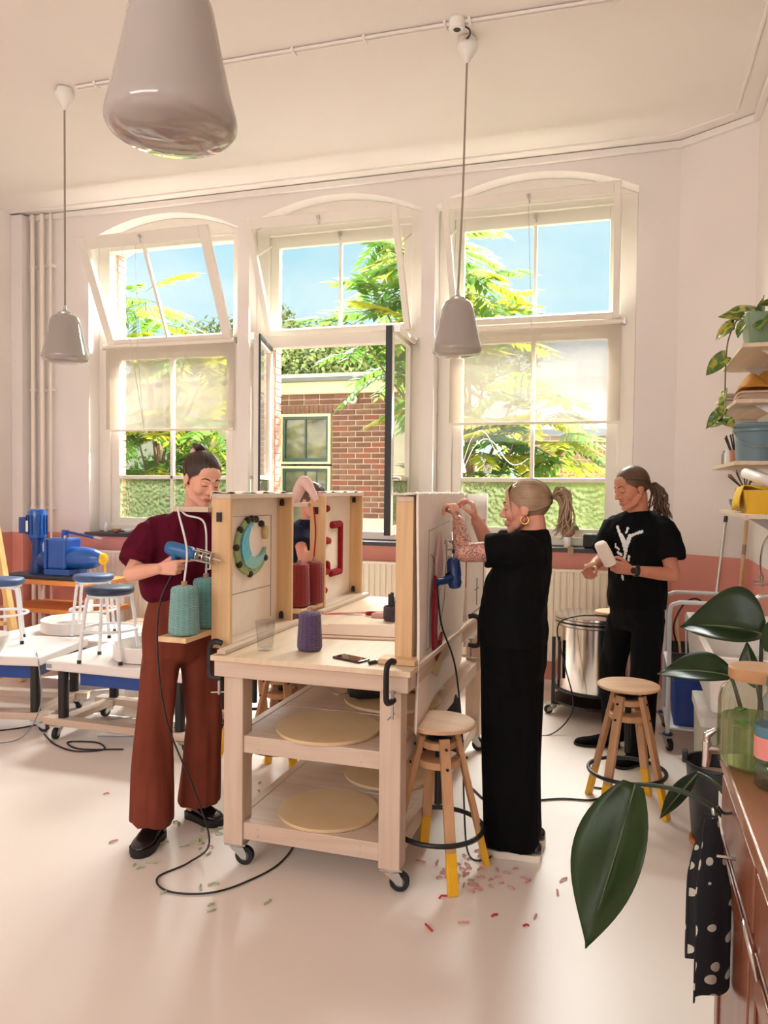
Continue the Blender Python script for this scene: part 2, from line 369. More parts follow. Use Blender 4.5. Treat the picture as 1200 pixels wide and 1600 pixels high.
# ------------------------------------------------------------------ windows
mt_, t_, b_ = nodes('pebble_glass'); MAT['pebble_glass'] = mt_
t_.nodes.clear(); o_ = t_.nodes.new('ShaderNodeOutputMaterial'); rf = t_.nodes.new('ShaderNodeBsdfRefraction'); rf.inputs['Roughness'].default_value = .1; rf.inputs['IOR'].default_value = 1.2; rf.inputs[0].default_value = lin((226, 234, 206))
tl = t_.nodes.new('ShaderNodeBsdfTranslucent'); tl.inputs[0].default_value = lin((140, 150, 116)); gl = t_.nodes.new('ShaderNodeBsdfGlossy'); gl.inputs['Roughness'].default_value = .15
tp = t_.nodes.new('ShaderNodeBsdfTransparent')
vo = t_.nodes.new('ShaderNodeTexVoronoi'); vo.inputs['Scale'].default_value = 34; vo.feature = 'SMOOTH_F1'
tcn = t_.nodes.new('ShaderNodeTexCoord'); t_.links.new(tcn.outputs['Object'], vo.inputs['Vector'])
bp_ = t_.nodes.new('ShaderNodeBump'); bp_.inputs['Strength'].default_value = 1.0; bp_.inputs['Distance'].default_value = .05; t_.links.new(vo.outputs['Distance'], bp_.inputs['Height'])
for n_ in (rf, tl, gl): t_.links.new(bp_.outputs[0], n_.inputs['Normal'])
x1 = t_.nodes.new('ShaderNodeMixShader'); x1.inputs[0].default_value = .38; t_.links.new(rf.outputs[0], x1.inputs[1]); t_.links.new(tl.outputs[0], x1.inputs[2])
x2 = t_.nodes.new('ShaderNodeMixShader'); x2.inputs[0].default_value = .07; t_.links.new(x1.outputs[0], x2.inputs[1]); t_.links.new(gl.outputs[0], x2.inputs[2])
x3 = t_.nodes.new('ShaderNodeMixShader'); x3.inputs[0].default_value = .12; t_.links.new(x2.outputs[0], x3.inputs[1]); t_.links.new(tp.outputs[0], x3.inputs[2]); t_.links.new(x3.outputs[0], o_.inputs[0])
mat('gasket_dark', (40, 46, 50), .5)
def rect_frame(mb, x0, x1, z0, z1, y0, y1, wl, wr=None, wb=None, wt=None):
    wr = wl if wr is None else wr; wb = wl if wb is None else wb; wt = wl if wt is None else wt
    mb.bx(x0, x0 + wl, y0, y1, z0, z1); mb.bx(x1 - wr, x1, y0, y1, z0, z1); mb.bx(x0 + wl, x1 - wr, y0, y1, z0, z0 + wb); mb.bx(x0 + wl, x1 - wr, y0, y1, z1 - wt, z1)
ZT0, ZT1 = 2.855, 2.965       # transom
for wi, c in enumerate(WC):
    w = bpy.data.objects.new('window_%d' % (wi + 1), None); COL.objects.link(w); w.location = (c, YF, 0); struct(w)
    # fixed outer frame with arched head
    m = MB(); rect_frame(m, -HW, HW, 1.14, 3.93, -.05, .06, .125, wb=.07, wt=.02); m.bx(-HW + .12, HW - .12, -.05, .06, ZT0, ZT1)
    N = 14
    for i in range(N):
        a = -HW + 2 * HW * i / N; b = -HW + 2 * HW * (i + 1) / N
        za, zb = archz(a, HW, 3.925, 4.116), archz(b, HW, 3.925, 4.116)
        m.add([(a, -.045, 3.86), (b, -.045, 3.86), (b, -.045, zb), (a, -.045, za), (a, .05, 3.86), (b, .05, 3.86), (b, .05, zb), (a, .05, za)], [(0, 1, 2, 3), (4, 7, 6, 5), (0, 4, 5, 1), (3, 2, 6, 7)])
    m.build('frame', 'frame_white', w, bevel=.006)
    # upper sash with glazing bar (tilted open in the left window), hinged at the transom
    def sash(name, tilt, y, glazed, wide, stile=.075, hh=.93, bar=True):
        h = bpy.data.objects.new(name, None); COL.objects.link(h); h.parent = w; h.location = (0, y, ZT1 - .005); h.rotation_euler = (rad(tilt), 0, 0)
        k = MB(); rect_frame(k, -wide, wide, 0, hh, -.024, .024, stile, wb=.05, wt=stile + .025)
        if bar: k.bx(-.014, .014, -.016, .016, .05, hh - .1)
        k.build('sash_frame', 'frame_white', h, bevel=.004)
        if glazed:
            if bar:
                for a, b in ((-wide + stile, -.012), (.012, wide - stile)):
                    g = MB(); g.bx(a, b, -.002, .002, .045, hh - .09); g.build('pane', 'pane_glass', h)
            else: g = MB(); g.bx(-wide + stile, wide - stile, -.002, .002, .045, hh - .09); g.build('pane', 'pane_glass', h)
        k = MB(); k.bx(-.012, .012, -.04, -.024, hh - .05, hh - .02); k.tube([(0, -.035, hh - .03), (.004, -.05, hh - .06), (.008, -.045, hh - .09)], .006, 6); k.build('latch', 'zinc', h, smooth=40)
        return h
    if wi == 0:
        sash('tilted_sash', 27, -.065, True, .672, .085, 1.0)
    else:
        sash('closed_sash', 0, .012, True, .672, .083, .905)
        h = sash('tilted_sash', 26, -.075, True, .672, .05, 1.0, bar=False)
        for sx in (-1, 1):
            k = MB(); k.beam((sx * .655, -.02, 3.78), (sx * .655, -.30, 3.62), .006, .018); k.build('stay', 'frame_white', w)
    # lower lights
    if wi != 1:
        m = MB(); rect_frame(m, -.675, .675, 1.2, ZT0 + .005, -.02, .035, .088, wb=.075, wt=.05)
        m.bx(-.016, .016, -.015, .03, 1.27, 2.81); m.bx(-.59, .59, -.015, .03, 1.655, 1.69); m.build('casement_frame', 'frame_white', w, bevel=.005)
        for a, b in ((-.589, -.014), (.014, .589)):
            g = MB(); g.bx(a, b, -.002, .002, 1.688, 2.81); g.build('pane', 'pane_glass', w)
            g = MB(); g.bx(a, b, -.003, .003, 1.272, 1.658); g.build('textured_pane', 'pebble_glass', w)
    else:
        # two casements swung into the room
        for sd, ang in ((-1, 73), (1, 92)):
            h = bpy.data.objects.new('casement', None); COL.objects.link(h); h.parent = w; h.location = (sd * .665, -.055, 0)
            h.rotation_euler = (0, 0, rad(-ang) if sd < 0 else rad(ang))
            x0, x1 = (0, .655) if sd < 0 else (-.655, 0)
            k = MB(); rect_frame(k, x0, x1, 1.22, ZT0, -.022, .022, .062, wb=.075, wt=.06); k.bx(x0 + .05, x1 - .05, -.016, .016, 1.655, 1.69); k.build('casement_frame', 'frame_white', h, bevel=.004)
            fx = x1 if sd < 0 else x0
            k = MB(); k.bx(min(fx, fx - sd * .004), max(fx, fx - sd * .004), -.018 if sd > 0 else .018, .034, 1.22, ZT0); k.bx(x0, x1, .022, .034, ZT0 - .03, ZT0); k.bx(x0, x1, .022, .034, 1.22, 1.25); k.bx(fx + (0 if sd > 0 else -.018), fx + (.018 if sd > 0 else 0), .022, .034, 1.22, ZT0); k.build('weather_seal', 'gasket_dark', h)
            g = MB(); g.bx(x0 + .06, x1 - .06, -.002, .002, 1.685, ZT0 - .055); g.build('pane', 'pane_glass', h)
            g = MB(); g.bx(x0 + .06, x1 - .06, -.003, .003, 1.29, 1.658); g.build('textured_pane', 'pebble_glass', h)
            k = MB(); s2 = .03 * (1 if sd > 0 else -1)
            k.cyl((fx + s2, -.022, 1.672), (fx + s2, -.06, 1.672), .01, n=8); k.tube([(fx + s2, -.055, 1.672), (fx + s2 * 3, -.058, 1.668), (fx + s2 * 5, -.05, 1.66)], [.009, .008, .006], 8); k.build('handle', 'zinc', h, smooth=40)
    # sill board
    m = MB(); m.bx(c - HW - .03, c + HW + .03, YW - .035, YF - .03, 1.10, 1.135); struct(m.build('trim_%d' % (wi + 4), 'sill_dark', bevel=.005))
# roller blinds
def blind(name, label, c, y, z1, z0, hw):
    t = thing(name, label, 'roller blind', (c, y, z0))
    k = MB(); k.cyl((-hw - .015, 0, z1 - z0), (hw + .015, 0, z1 - z0), .019, n=14); k.build('roller', 'trim_white', t, smooth=40)
    for s in (-1, 1): k = MB(); k.bx(s * hw + (.012 if s > 0 else -.03), s * hw + (.03 if s > 0 else -.012), -.022, .03, z1 - z0 - .025, z1 - z0 + .025); k.build('bracket', 'zinc', t)
    k = MB(); k.grid(lambda u, v: V((-hw + 2 * hw * u, .018 + .003 * sin(u * 17) * (1 - v) + .002 * sin(v * 5 + u * 3), (z1 - z0) * v)), 24, 12); k.build('cloth', 'blind_cloth', t, smooth=60)
    k = MB(); k.bx(-hw, hw, .012, .024, -.008, .012); k.build('bottom_bar', 'trim_white', t); return t
b1 = blind('roller_blind', 'cream roller blind half lowered over the left window', WC[0], 6.36, 2.935, 2.12, .70)
k = MB(); k.tube([(-.29, -.3, 1.75), (-.28, -.2, .9), (-.25, -.01, .02)], .0022, 5); k.tube([(-.12, -.33, 1.72), (-.2, -.18, .7), (-.25, -.01, .02)], .0022, 5); k.build('pull_cord', 'zinc', b1)
b3 = blind('roller_blind', 'sheer roller blind half lowered over the right window', WC[2], 6.36, 2.925, 2.135, .69)
k = MB(); k.tube([(-.01, -.33, 1.65), (-.005, -.05, .7), (.0, -.01, .37)], .0022, 5); k.tube(spline([(0, -.01, .37), (-.025, -.012, .31), (-.03, -.012, .24), (.0, -.012, .15), (.02, -.012, .24), (.02, -.012, .31), (0, -.01, .37)], 5), .003, 5); k.build('pull_cord', 'zinc', b3)
# small roller cassettes fixed to the top of the two open casements
for sd, ang, lb in ((-1, 73, 'rolled-up blind tube on the top of the left open casement'), (1, 92, 'rolled-up blind tube on the top of the right open casement')):
    t = thing('rolled_blind', lb, 'roller blind', (WC[1] + sd * .665, YF - .055, 2.84), rad(-ang) if sd < 0 else rad(ang))
    x0, x1 = (0.05, .63) if sd < 0 else (-.63, -.05)
    k = MB(); k.cyl((x0, -.05, 0), (x1, -.05, 0), .022, n=14); k.build('roller', 'trim_white', t, smooth=40)
    
    for xa in (x0 - .006, x1): k = MB(); k.bx(xa, xa + .006, -.075, -.02, -.03, .03); k.build('bracket', 'zinc', t)
# radiators under the windows
def radiator(c, w, label):
    t = thing('panel_radiator', label, 'radiator', (c, YW - .09, .22), group='radiators below the windows')
    k = MB(); n = int(w / .05)
    rows = []
    pts = []
    for i in range(n):
        x = -w / 2 + w * i / n; s = w / n
        pts += [(x, 0), (x + s * .28, 0), (x + s * .42, -.013), (x + s * .86, -.013)]
    pts.append((w / 2, 0))
    poly = pts + [(w / 2, .05), (-w / 2, .05)]
    k.loft([[V((x, y, z)) for (x, y) in poly] for z in (.02, .74)]); k.build('panel', 'radiator_cream', t)
    k = MB(); k.bx(-w / 2 - .004, w / 2 + .004, -.02, .06, .73, .75); k.bx(-w / 2 - .006, -w / 2, -.02, .06, .02, .75); k.bx(w / 2, w / 2 + .006, -.02, .06, .02, .75); k.build('casing', 'radiator_cream', t, bevel=.004)
    
    for s in (-1, 1): k = MB(); k.cyl((s * (w / 2 - .06), .02, .02), (s * (w / 2 - .06), .02, -.22), .009, n=8); k.build('pipe', 'trim_white', t, smooth=40)
radiator(WC[0] + .08, 1.62, 'cream panel radiator behind the blue stools, below the left window')
radiator(WC[1] + .05, 1.5, 'cream panel radiator below the open middle window')
radiator(WC[2] + .0, 1.55, 'cream panel radiator behind the steel drum, below the right window')
# ================================================================== the courtyard outside
mat('paving', (150, 146, 136), .9, var=.12, vs=2.0, bump=.3, bs=20)
m = MB(); m.bx(-30, 24, YF + .28, 40, -.5, -.35); struct(m.build('ground', 'paving'))
def brickmat(name, c1, c2, mo):
    m, t, b = nodes(name); L = t.links
    tcn = t.nodes.new('ShaderNodeTexCoord'); s = t.nodes.new('ShaderNodeSeparateXYZ'); cb = t.nodes.new('ShaderNodeCombineXYZ')
    L.new(tcn.outputs['Object'], s.inputs[0]); L.new(s.outputs['X'], cb.inputs[0]); L.new(s.outputs['Z'], cb.inputs[1])
    k = t.nodes.new('ShaderNodeTexBrick'); k.inputs['Scale'].default_value = 1.0; k.inputs['Brick Width'].default_value = .222; k.inputs['Row Height'].default_value = .072; k.inputs['Mortar Size'].default_value = .006
    k.inputs['Color1'].default_value = lin(c1); k.inputs['Color2'].default_value = lin(c2); k.inputs['Mortar'].default_value = lin(mo)
    L.new(cb.outputs[0], k.inputs['Vector']); L.new(k.outputs['Color'], b.inputs['Base Color']); b.inputs['Roughness'].default_value = .85; MAT[name] = m
brickmat('brickwork', (150, 94, 76), (124, 72, 58), (206, 190, 170))
brickmat('brickwork_tan', (176, 140, 112), (150, 116, 92), (200, 186, 166))
mat('cream_paint', (240, 222, 180), .5, var=.03); mat('fascia_grey', (206, 198, 186), .5); mat('gutter_grey', (112, 116, 118), .4); mat('green_frame', (58, 84, 82), .4)
mat('dark_glass', (70, 74, 64), .08, var=.4, vs=2.5, col2=(150, 146, 118)); mat('roof_tile', (96, 92, 94), .7, var=.2, vs=8)
FY = 9.6
bd = thing('courtyard_building', 'low brown brick building with cream fascia and green framed windows outside', 'building', (-4.6, FY, -.4))
def L3(x0, x1, y0, y1, z0, z1): return (x0 + 4.6, x1 + 4.6, y0 - FY, y1 - FY, z0 + .4, z1 + .4)
m = MB(); m.bx(*L3(-9.5, -4.52, FY + .02, FY + 3, -.4, 2.84)); m.bx(*L3(-3.75, -2.3, FY + .02, FY + 3, -.4, 2.84)); m.bx(*L3(-4.52, -3.75, FY + .02, FY + 3, 2.58, 2.84)); m.bx(*L3(-4.52, -3.75, FY + .02, FY + 3, -.4, .7)); m.bx(*L3(-4.52, -3.75, FY + .6, FY + 3, .7, 2.58)); m.build('wall', 'mortar', bd)
m = MB(); m.bx(*L3(-9.6, -2.2, FY - .06, FY + 3, 2.835, 3.0)); m.build('fascia', 'cream_paint', bd, bevel=.01)
m = MB(); m.bx(*L3(-9.6, -2.15, FY - .14, FY - .02, 2.995, 3.045)); m.build('gutter', 'gutter_grey', bd)
m = MB(); m.bx(*L3(-9.6, -2.15, FY - .12, FY + 3, 3.045, 3.095)); m.build('roof_edge', 'fascia_grey', bd)
# bricks that can be picked apart
bsh = []
for nm in ('brick_brown', 'brick_dull', 'brick_red'):
    k = MB(); k.bx(-.101, .101, -.012, .012, -.0285, .0285); bsh.append(k.mesh('brick', nm))
k = MB(); k.bx(-.047, .047, -.012, .012, -.0285, .0285); hsh = k.mesh('brick', 'brick_brown')
k = MB(); k.bx(-.031, .031, -.012, .012, -.055, .055); ssh = k.mesh('brick', 'brick_dull')
def brick(me, x, z, y=FY + .012):
    o = bpy.data.objects.new('brick', me); COL.objects.link(o); o.parent = bd; o.location = (x + 4.6, y - FY + random.uniform(-.003, .003), z + .4)
rb = random.Random(3)
for r in range(23):
    z = 1.22 + r * .072; x = -3.745 + (.11 if r % 2 else 0)
    if r % 2: brick(hsh, -3.692, z); x = -3.635
    while x < -2.5:
        brick(rb.choices(bsh, (5, 4, 2))[0], x + .105, z); x += .222
for r in range(2):
    x = -4.6
    while x < -3.78: brick(rb.choices(bsh, (5, 4, 2))[0], x + .105, 2.732 + r * .072); x += .222
for i in range(13): brick(ssh, -4.58 + i * .067, 2.637)
# windows of that building
for z0, z1, nm in ((1.9, 2.575, 'window'), (.72, 1.875, 'window')):
    f = MB(); rect_frame(f, .1, .835, z0 + .4, z1 + .4, -.02, .08, .035, wb=.03); fo = f.build('window', 'cream_paint', bd)
    f = MB(); rect_frame(f, .135, .8, z0 + .43, z1 + .365, .0, .07, .035, wb=.05); f.bx(.45, .47, .01, .05, z0 + .45, z1 + .36)
    if z0 < 1: f.bx(.62, .632, .02, .05, z0 + .5, z1 + .36); f.bx(.48, .77, .02, .05, z1 + .14, z1 + .155)
    f.build('green_sash', 'green_frame', fo)
    f = MB(); f.bx(.16, .46, .035, .04, z0 + .47, z1 + .34); f.build('pane', 'dark_glass', fo); f = MB(); f.bx(.46, .78, .035, .04, z0 + .47, z1 + .34); f.build('pane', 'dark_glass', fo)
# round wall lamp
t = thing('wall_lamp', 'round white bulkhead lamp with grey lens on the brick facade', 'lamp', (-3.442, FY - .012, 2.755))
Mx = Matrix.Rotation(rad(90), 3, 'X')
k = MB(); k.lathe([(.055, 0), (.062, .02), (.05, .05), (.03, .05)], n=24, M=Mx); k.build('housing', 'white_plastic', t, smooth=40); k = MB(); k.ell((0, -.045, 0), .033); k.build('lens', 'dark_glass', t, smooth=60)
t = thing('cable_cabinet', 'tall beige cabinet mounted on the courtyard facade', 'cabinet', (-2.72, FY - .08, 1.75))
k = MB(); k.bx(-.2, .2, -.08, .08, 0, .86); k.build('body', 'cream_paint', t, bevel=.01); k = MB(); k.bx(-.18, .18, -.086, -.08, .03, .83); k.build('door', 'fascia_grey', t)
# second house further back on the right
t = thing('tiled_house', 'tan brick house with dark tiled roof seen through right window', 'building', (1, 12, -.4))
k = MB(); k.bx(-2.6, 5, 0, 4, 0, 2.85); k.build('wall', 'brickwork_tan', t); k = MB(); k.bx(-2.7, 5.1, -.18, -.02, 2.8, 2.9); k.build('gutter', 'gutter_grey', t)
k = MB(); k.prism([(-.15, 2.9), (2.2, 4.0), (4.2, 2.9)], lambda y, z: V((-2.7, y, z)), lambda y, z: V((5.1, y, z))); k.build('roof', 'roof_tile', t)
# ------------------------------------------------------------------ trees
leafmat('leaf_yellow', (98, 124, 34), (168, 164, 46), .5); leafmat('leaf_green', (52, 84, 30), (104, 140, 54), .48); leafmat('leaf_pale', (100, 116, 64), (152, 160, 100), .45)
mat('bark', (120, 96, 74), .9, var=.2, vs=10, bump=.6, bs=30)
def frond_mesh(name, mt, n=10, L=.62, droop=.35, seed=1):
    r = random.Random(seed); k = MB(); rs = []
    def pt(t): return V((L * t, 0, -droop * L * t * t))
    k.tube([pt(i / 6) for i in range(7)], [.005 - .0006 * i for i in range(7)], 3)
    for i in range(n + 1):
        t = .16 + .84 * i / n; p = pt(t); ll = .17 * (sin(pi * (.18 + .72 * (1 - t) + .1))) + .035
        for s in ((-1, 1) if i < n else (0,)):
            d = V((.45 + .25 * r.random(), s * .9, -.25 - .25 * r.random())) if s else V((1, 0, -.5)); d.normalize()
            side = d.cross(V((0, 0, 1))).normalized() * (ll * .17); up = V((0, 0, ll * .05))
            q = p + d * ll * .45 - V((0, 0, .0)); e_ = p + d * ll - V((0, 0, ll * .18))
            k.add([p, q + side - up, e_, q - side - up, q + up], [(0, 1, 4), (1, 2, 4), (2, 3, 4), (3, 0, 4)])
    return k.mesh(name, mt, smooth=80)
FR = {'y': [frond_mesh('frond', 'leaf_yellow', 10, .62, .35, 1), frond_mesh('frond', 'leaf_yellow', 9, .5, .55, 2)],
      'g': [frond_mesh('frond', 'leaf_green', 10, .66, .4, 3), frond_mesh('frond', 'leaf_green', 9, .5, .5, 4)]}
def pinnate_tree(label, base, clusters, seed):
    r = random.Random(seed); t = thing('pinnate_tree', label, 'tree', base)
    b = V(base); k = MB(); top = V((0, 0, 2.6))
    k.tube(spline([(0, 0, 0), (.03, .02, 1.2), top], 4), [.07] * 5 + [.05] * 3 + [.04], 8)
    for (c, n, kinds, sc) in clusters:
        p = V(c) - b; s_ = V((0, 0, min(2.4, max(.8, p.z * .5))))
        k.tube(bez(s_, s_ + V((0, 0, .5)), p - (p - s_) * .3 - V((0, 0, .15)), p, 6), [.03, .027, .024, .02, .016, .012, .008], 6)
        n = int(n * 1.45)
        for i in range(n):
            a = 2 * pi * i / n + r.uniform(-.4, .4); me = r.choice(FR[r.choice(kinds)])
            o = bpy.data.objects.new('frond', me); COL.objects.link(o); o.parent = t
            o.location = p + V((r.uniform(-.1, .1), r.uniform(-.1, .1), r.uniform(-.22, .16))); o.rotation_euler = (r.uniform(-.3, .3), -r.uniform(-.25, .75), a); o.scale = (sc * r.uniform(.9, 1.3),) * 3
    k.build('trunk', 'bark', t, smooth=60); return t
pinnate_tree('feather-leaved tree in the courtyard between the middle and right windows', (-1.75, 9.0, -.4),
    [((-2.35, 8.5, 4.05), 11, 'ygg', 1.05), ((-2.0, 8.1, 4.1), 9, 'yg', 1.0), ((-2.55, 8.2, 4.4), 8, 'gy', .9), ((-2.75, 8.6, 3.75), 9, 'gg', 1.0), ((-2.2, 8.2, 3.5), 10, 'yg', 1.0), ((-2.9, 8.4, 3.3), 6, 'g', .9), ((-2.05, 8.7, 4.5), 9, 'gy', 1.0),
     ((-1.65, 8.2, 3.75), 10, 'yyg', .95), ((-1.45, 8.5, 3.45), 10, 'yyg', .95), ((-1.8, 8.3, 3.2), 10, 'yg', .95), ((-1.15, 8.5, 2.75), 8, 'gy', .9), ((-2.6, 8.7, 2.9), 7, 'g', .9),
     ((-2.2, 8.4, 2.6), 7, 'gy', .9), ((-1.6, 8.2, 2.15), 11, 'yg', .9), ((-1.15, 8.3, 2.1), 11, 'ygy', .9), ((-.6, 8.4, 2.05), 9, 'yyg', .85), ((-.9, 8.6, 2.45), 8, 'yg', .85), ((-1.7, 8.5, 1.6), 9, 'yg', .9), ((-1.0, 8.3, 1.5), 10, 'yg', .9), ((-.35, 8.5, 1.55), 8, 'yyg', .85)], 5)
pinnate_tree('feather-leaved tree outside the left window with bright green fronds', (-5.95, 8.9, -.4),
    [((-5.75, 8.3, 3.55), 10, 'yyg', .9), ((-5.3, 8.5, 3.25), 10, 'yg', .9), ((-5.95, 8.6, 3.95), 6, 'gy', .8), ((-4.95, 8.4, 3.1), 8, 'yyg', .9), ((-5.8, 8.4, 3.1), 10, 'yg', .9),
     ((-5.8, 8.2, 2.3), 11, 'gyg', .9), ((-5.3, 8.4, 2.35), 11, 'gyg', .9), ((-4.85, 8.4, 2.2), 10, 'gyg', .9), ((-5.6, 8.3, 1.75), 10, 'gy', .9), ((-5.0, 8.3, 1.7), 10, 'gy', .9), ((-5.9, 8.5, 1.3), 10, 'g', .9), ((-5.2, 8.5, 1.2), 10, 'g', .9)], 9)
def leafy(name, label, base, blobs, mt, n, size, seed, cat='tree', trunkh=2.0):
    r = random.Random(seed); t = thing(name, label, cat, base); k = MB(); b = V(base)
    for i in range(n):
        c, rr = r.choice(blobs); d = V((r.gauss(0, 1), r.gauss(0, 1), r.gauss(0, 1))).normalized() * (r.random() ** .45)
        p = V(c) - b + V((d.x * rr[0], d.y * rr[1], d.z * rr[2])); q = Euler((r.uniform(-1, 1), r.uniform(-1, 1), r.uniform(0, 6.3))).to_matrix(); s = size * r.uniform(.7, 1.3)
        k.add([p, p + q @ V((s * .5, s * .28, s * .06)), p + q @ V((s, 0, -s * .1)), p + q @ V((s * .5, -s * .28, s * .06))], [(0, 1, 2), (0, 2, 3)])
    o = k.build('foliage', mt, t); o['kind'] = 'stuff'
    k = MB()
    for c, rr in blobs[:4]: k.tube([(0, 0, 0), (.05, 0, trunkh * .6), V(c) - b], [.09, .07, .02], 6)
    k.build('trunk', 'bark', t, smooth=60)
leafy('background_tree', 'pale green leafy tree rising behind the brick courtyard building', (-6.4, 14.2, -.4), [((-5.9, 14, 4.0), (1.6, 1.2, .8)), ((-6.9, 14, 4.5), (.8, .9, .75)), ((-4.6, 14, 3.9), (1.2, 1.2, .8)), ((-8, 14, 4.0), (1.3, 1, 1.0)), ((-3.4, 14.5, 4.0), (1, 1, .8))], 'leaf_pale', 16000, .12, 3)
leafy('background_tree', 'large tree with mid green leaves behind the feather-leaved tree', (-2.6, 13.6, -.4), [((-2.6, 13.4, 4.1), (1.3, 1, .9)), ((-3.6, 13.6, 3.7), (1, 1, .8))], 'leaf_green', 6000, .13, 5)
leafy('garden_shrub', 'dense green shrub below the left window outside', (-5.6, 9.0, -.4), [((-6.4, 8.95, .9), (.8, .4, 1.2)), ((-5.6, 8.95, 1.0), (.8, .4, 1.3)), ((-4.9, 8.95, .9), (.4, .4, 1.2))], 'leaf_green', 9000, .09, 6, 'shrub', .8)
leafy('garden_shrub', 'dense yellow-green shrub below the right window outside', (-1.2, 9.6, -.4), [((-1.3, 9.4, .8), (.75, .5, 1.25)), ((-.6, 9.5, .7), (.8, .5, 1.15)), ((.1, 9.5, .6), (.7, .5, 1.1)), ((-1.85, 8.95, .7), (.5, .3, 1.1))], 'leaf_yellow', 9000, .09, 8, 'shrub', .8)
# ================================================================== ceiling fittings
mat('opal_glass', (166, 157, 150), .07, var=.01, coat=.5)
mat('lamp_cord', (150, 136, 122), .5)
def pendant(label, bot, R, Hh, top, sway=(0, 0)):
    """opal glass pendant: truncated cone with rounded shoulder and rounded lower rim"""
    t = thing('pendant_lamp', label, 'pendant lamp', bot, group='opal glass pendant lamps')
    prof = [(R * .30, Hh), (R * .45, Hh * .985), (R * .56, Hh * .94), (R * .63, Hh * .86), (R * .70, Hh * .7), (R * .80, Hh * .48), (R * .90, Hh * .28), (R * .98, Hh * .14), (R, Hh * .085), (R * .985, Hh * .045), (R * .93, Hh * .012), (R * .84, -Hh * .012), (R * .5, -Hh * .04), (R * .02, -Hh * .052)]
    k = MB(); k.lathe(prof, n=56); k.build('shade', 'opal_glass', t, smooth=50)
    k = MB(); k.lathe([(R * .3, Hh * .99), (R * .3, Hh + .012), (.012, Hh + .03), (.008, Hh + .06)], n=20); k.build('cap', 'zinc', t, smooth=40)
    tp = V((sway[0], sway[1], top - bot[2])); k = MB(); k.tube([V((0, 0, Hh + .03)), V((sway[0] * .6, sway[1] * .6, (top - bot[2]) * .5)), tp - V((0, 0, .1))], .0062, 8); k.build('cord', 'lamp_cord', t, smooth=40)
    k = MB(); k.lathe([(.012, -.14), (.02, -.12), (.062, -.055), (.062, -.035), (.05, -.03), (.05, 0)], n=24, o=tp); k.build('canopy', 'white_plastic', t, smooth=40)
pendant('opal glass pendant lamp hanging in front of the left wall pipes', (-3.6, 4.30, 2.42), .152, .31, CH - .005)
pendant('opal glass pendant lamp hanging before the right window', (-.95, 4.42, 2.375), .146, .315, CH - .005, (.02, .07))
pendant('large nearest opal glass pendant lamp at the top left', (-1.01, 1.56, 2.405), .149, .33, CH - .005)
t = thing('ceiling_conduit', 'twin painted cable conduit running across the ceiling between the lamps', 'conduit', (-3.5, 4.3, CH))
for dy in (-.013, .013):
    k = MB(); k.tube([(0, dy + .0, -.012), (2.2, dy + .01, -.012), (4.33, dy + .06, -.012)], .009, 8); k.build('pipe', 'ceiling_paint', t, smooth=40)
for x in (.15, .28, .42, 1.55, 2.0, 2.48, 2.62, 3.4, 4.1):
    k = MB(); k.bx(x - .008, x + .008, -.03 + .01 * x / 2, .035 + .012 * x / 2, -.026, 0); k.build('clip', 'ceiling_paint', t)
t = thing('ceiling_sensor', 'small round white ceiling box with black opening beside lamp canopy', 'sensor', (-.95, 4.3, CH))
k = MB(); k.lathe([(.045, 0), (.045, -.045), (.038, -.055), (.022, -.055)], n=24); k.build('body', 'white_plastic', t, smooth=40); k = MB(); k.lathe([(.022, -.054), (.018, -.058), (.001, -.058)], n=20); k.build('lens', 'plastic_black', t, smooth=40)
k = MB(); k.tube(spline([(.04, .02, -.03), (.06, .05, -.035), (.05, .11, -.03), (.02, .15, -.03)], 5), .005, 6); k.build('cable', 'cable_black', t)
# ================================================================== the work table and what stands on it
TX0, TX1, TY0, TY1, TZ = -1.625, -.765, 2.80, 4.68, .897
mat('table_top', (232, 210, 184), .5, vs=3.0, stretch=(6, .5, 1), col2=(218, 190, 158), bump=.06, bs=20)
mat('caster_grey', (110, 112, 112), .5)
def caster(parent, x, y, ang, R=.04, top=.1):
    h = bpy.data.objects.new('caster', None); COL.objects.link(h); h.parent = parent; h.location = (x, y, 0); h.rotation_euler = (0, 0, ang)
    k = MB(); k.bx(-.045, .045, -.038, .038, top - .008, top); k.lathe([(.028, top - .022), (.028, top - .008)], n=16)
    for s in (-1, 1): k.prism([(-.03, top - .02), (.03, top - .02), (.045, R + .012), (.045, R - .012), (.022, R - .008)], lambda x_, z_: V((x_, s * .017, z_)), lambda x_, z_: V((x_, s * .021, z_)))
    k.build('fork', 'zinc', h)
    Mx = Matrix.Rotation(rad(90), 3, 'X')
    k = MB(); k.lathe([(R * .62, -.012), (R * .94, -.013), (R, -.009), (R, .009), (R * .94, .013), (R * .62, .012)], o=(.032, 0, R), n=24, M=Mx); k.build('tyre', 'rubber_black', h, smooth=40)
    k = MB(); k.lathe([(R * .2, -.015), (R * .62, -.011), (R * .62, .011), (R * .2, .015)], o=(.032, 0, R), n=20, M=Mx); k.build('hub', 'caster_grey', h, smooth=40)
    return h
tb = thing('work_table', 'pale pine work table on casters with two open shelves', 'table', (TX0, TY0, 0))
w_, d_ = TX1 - TX0, TY1 - TY0
m = MB(); m.bx(0, w_, 0, d_, TZ - .022, TZ); m.build('table_top', 'table_top', tb, bevel=.002)
for (x0, x1, y0, y1, ax) in ((.012, w_ - .012, .012, .05, 'pine_x'), (.012, w_ - .012, d_ - .05, d_ - .012, 'pine_x'), (.012, .05, .05, d_ - .05, 'pine_y'), (w_ - .05, w_ - .012, .05, d_ - .05, 'pine_y')):
    m = MB(); m.bx(x0, x1, y0, y1, TZ - .088, TZ - .022); m.build('apron', ax, tb, bevel=.003)
LW = .088
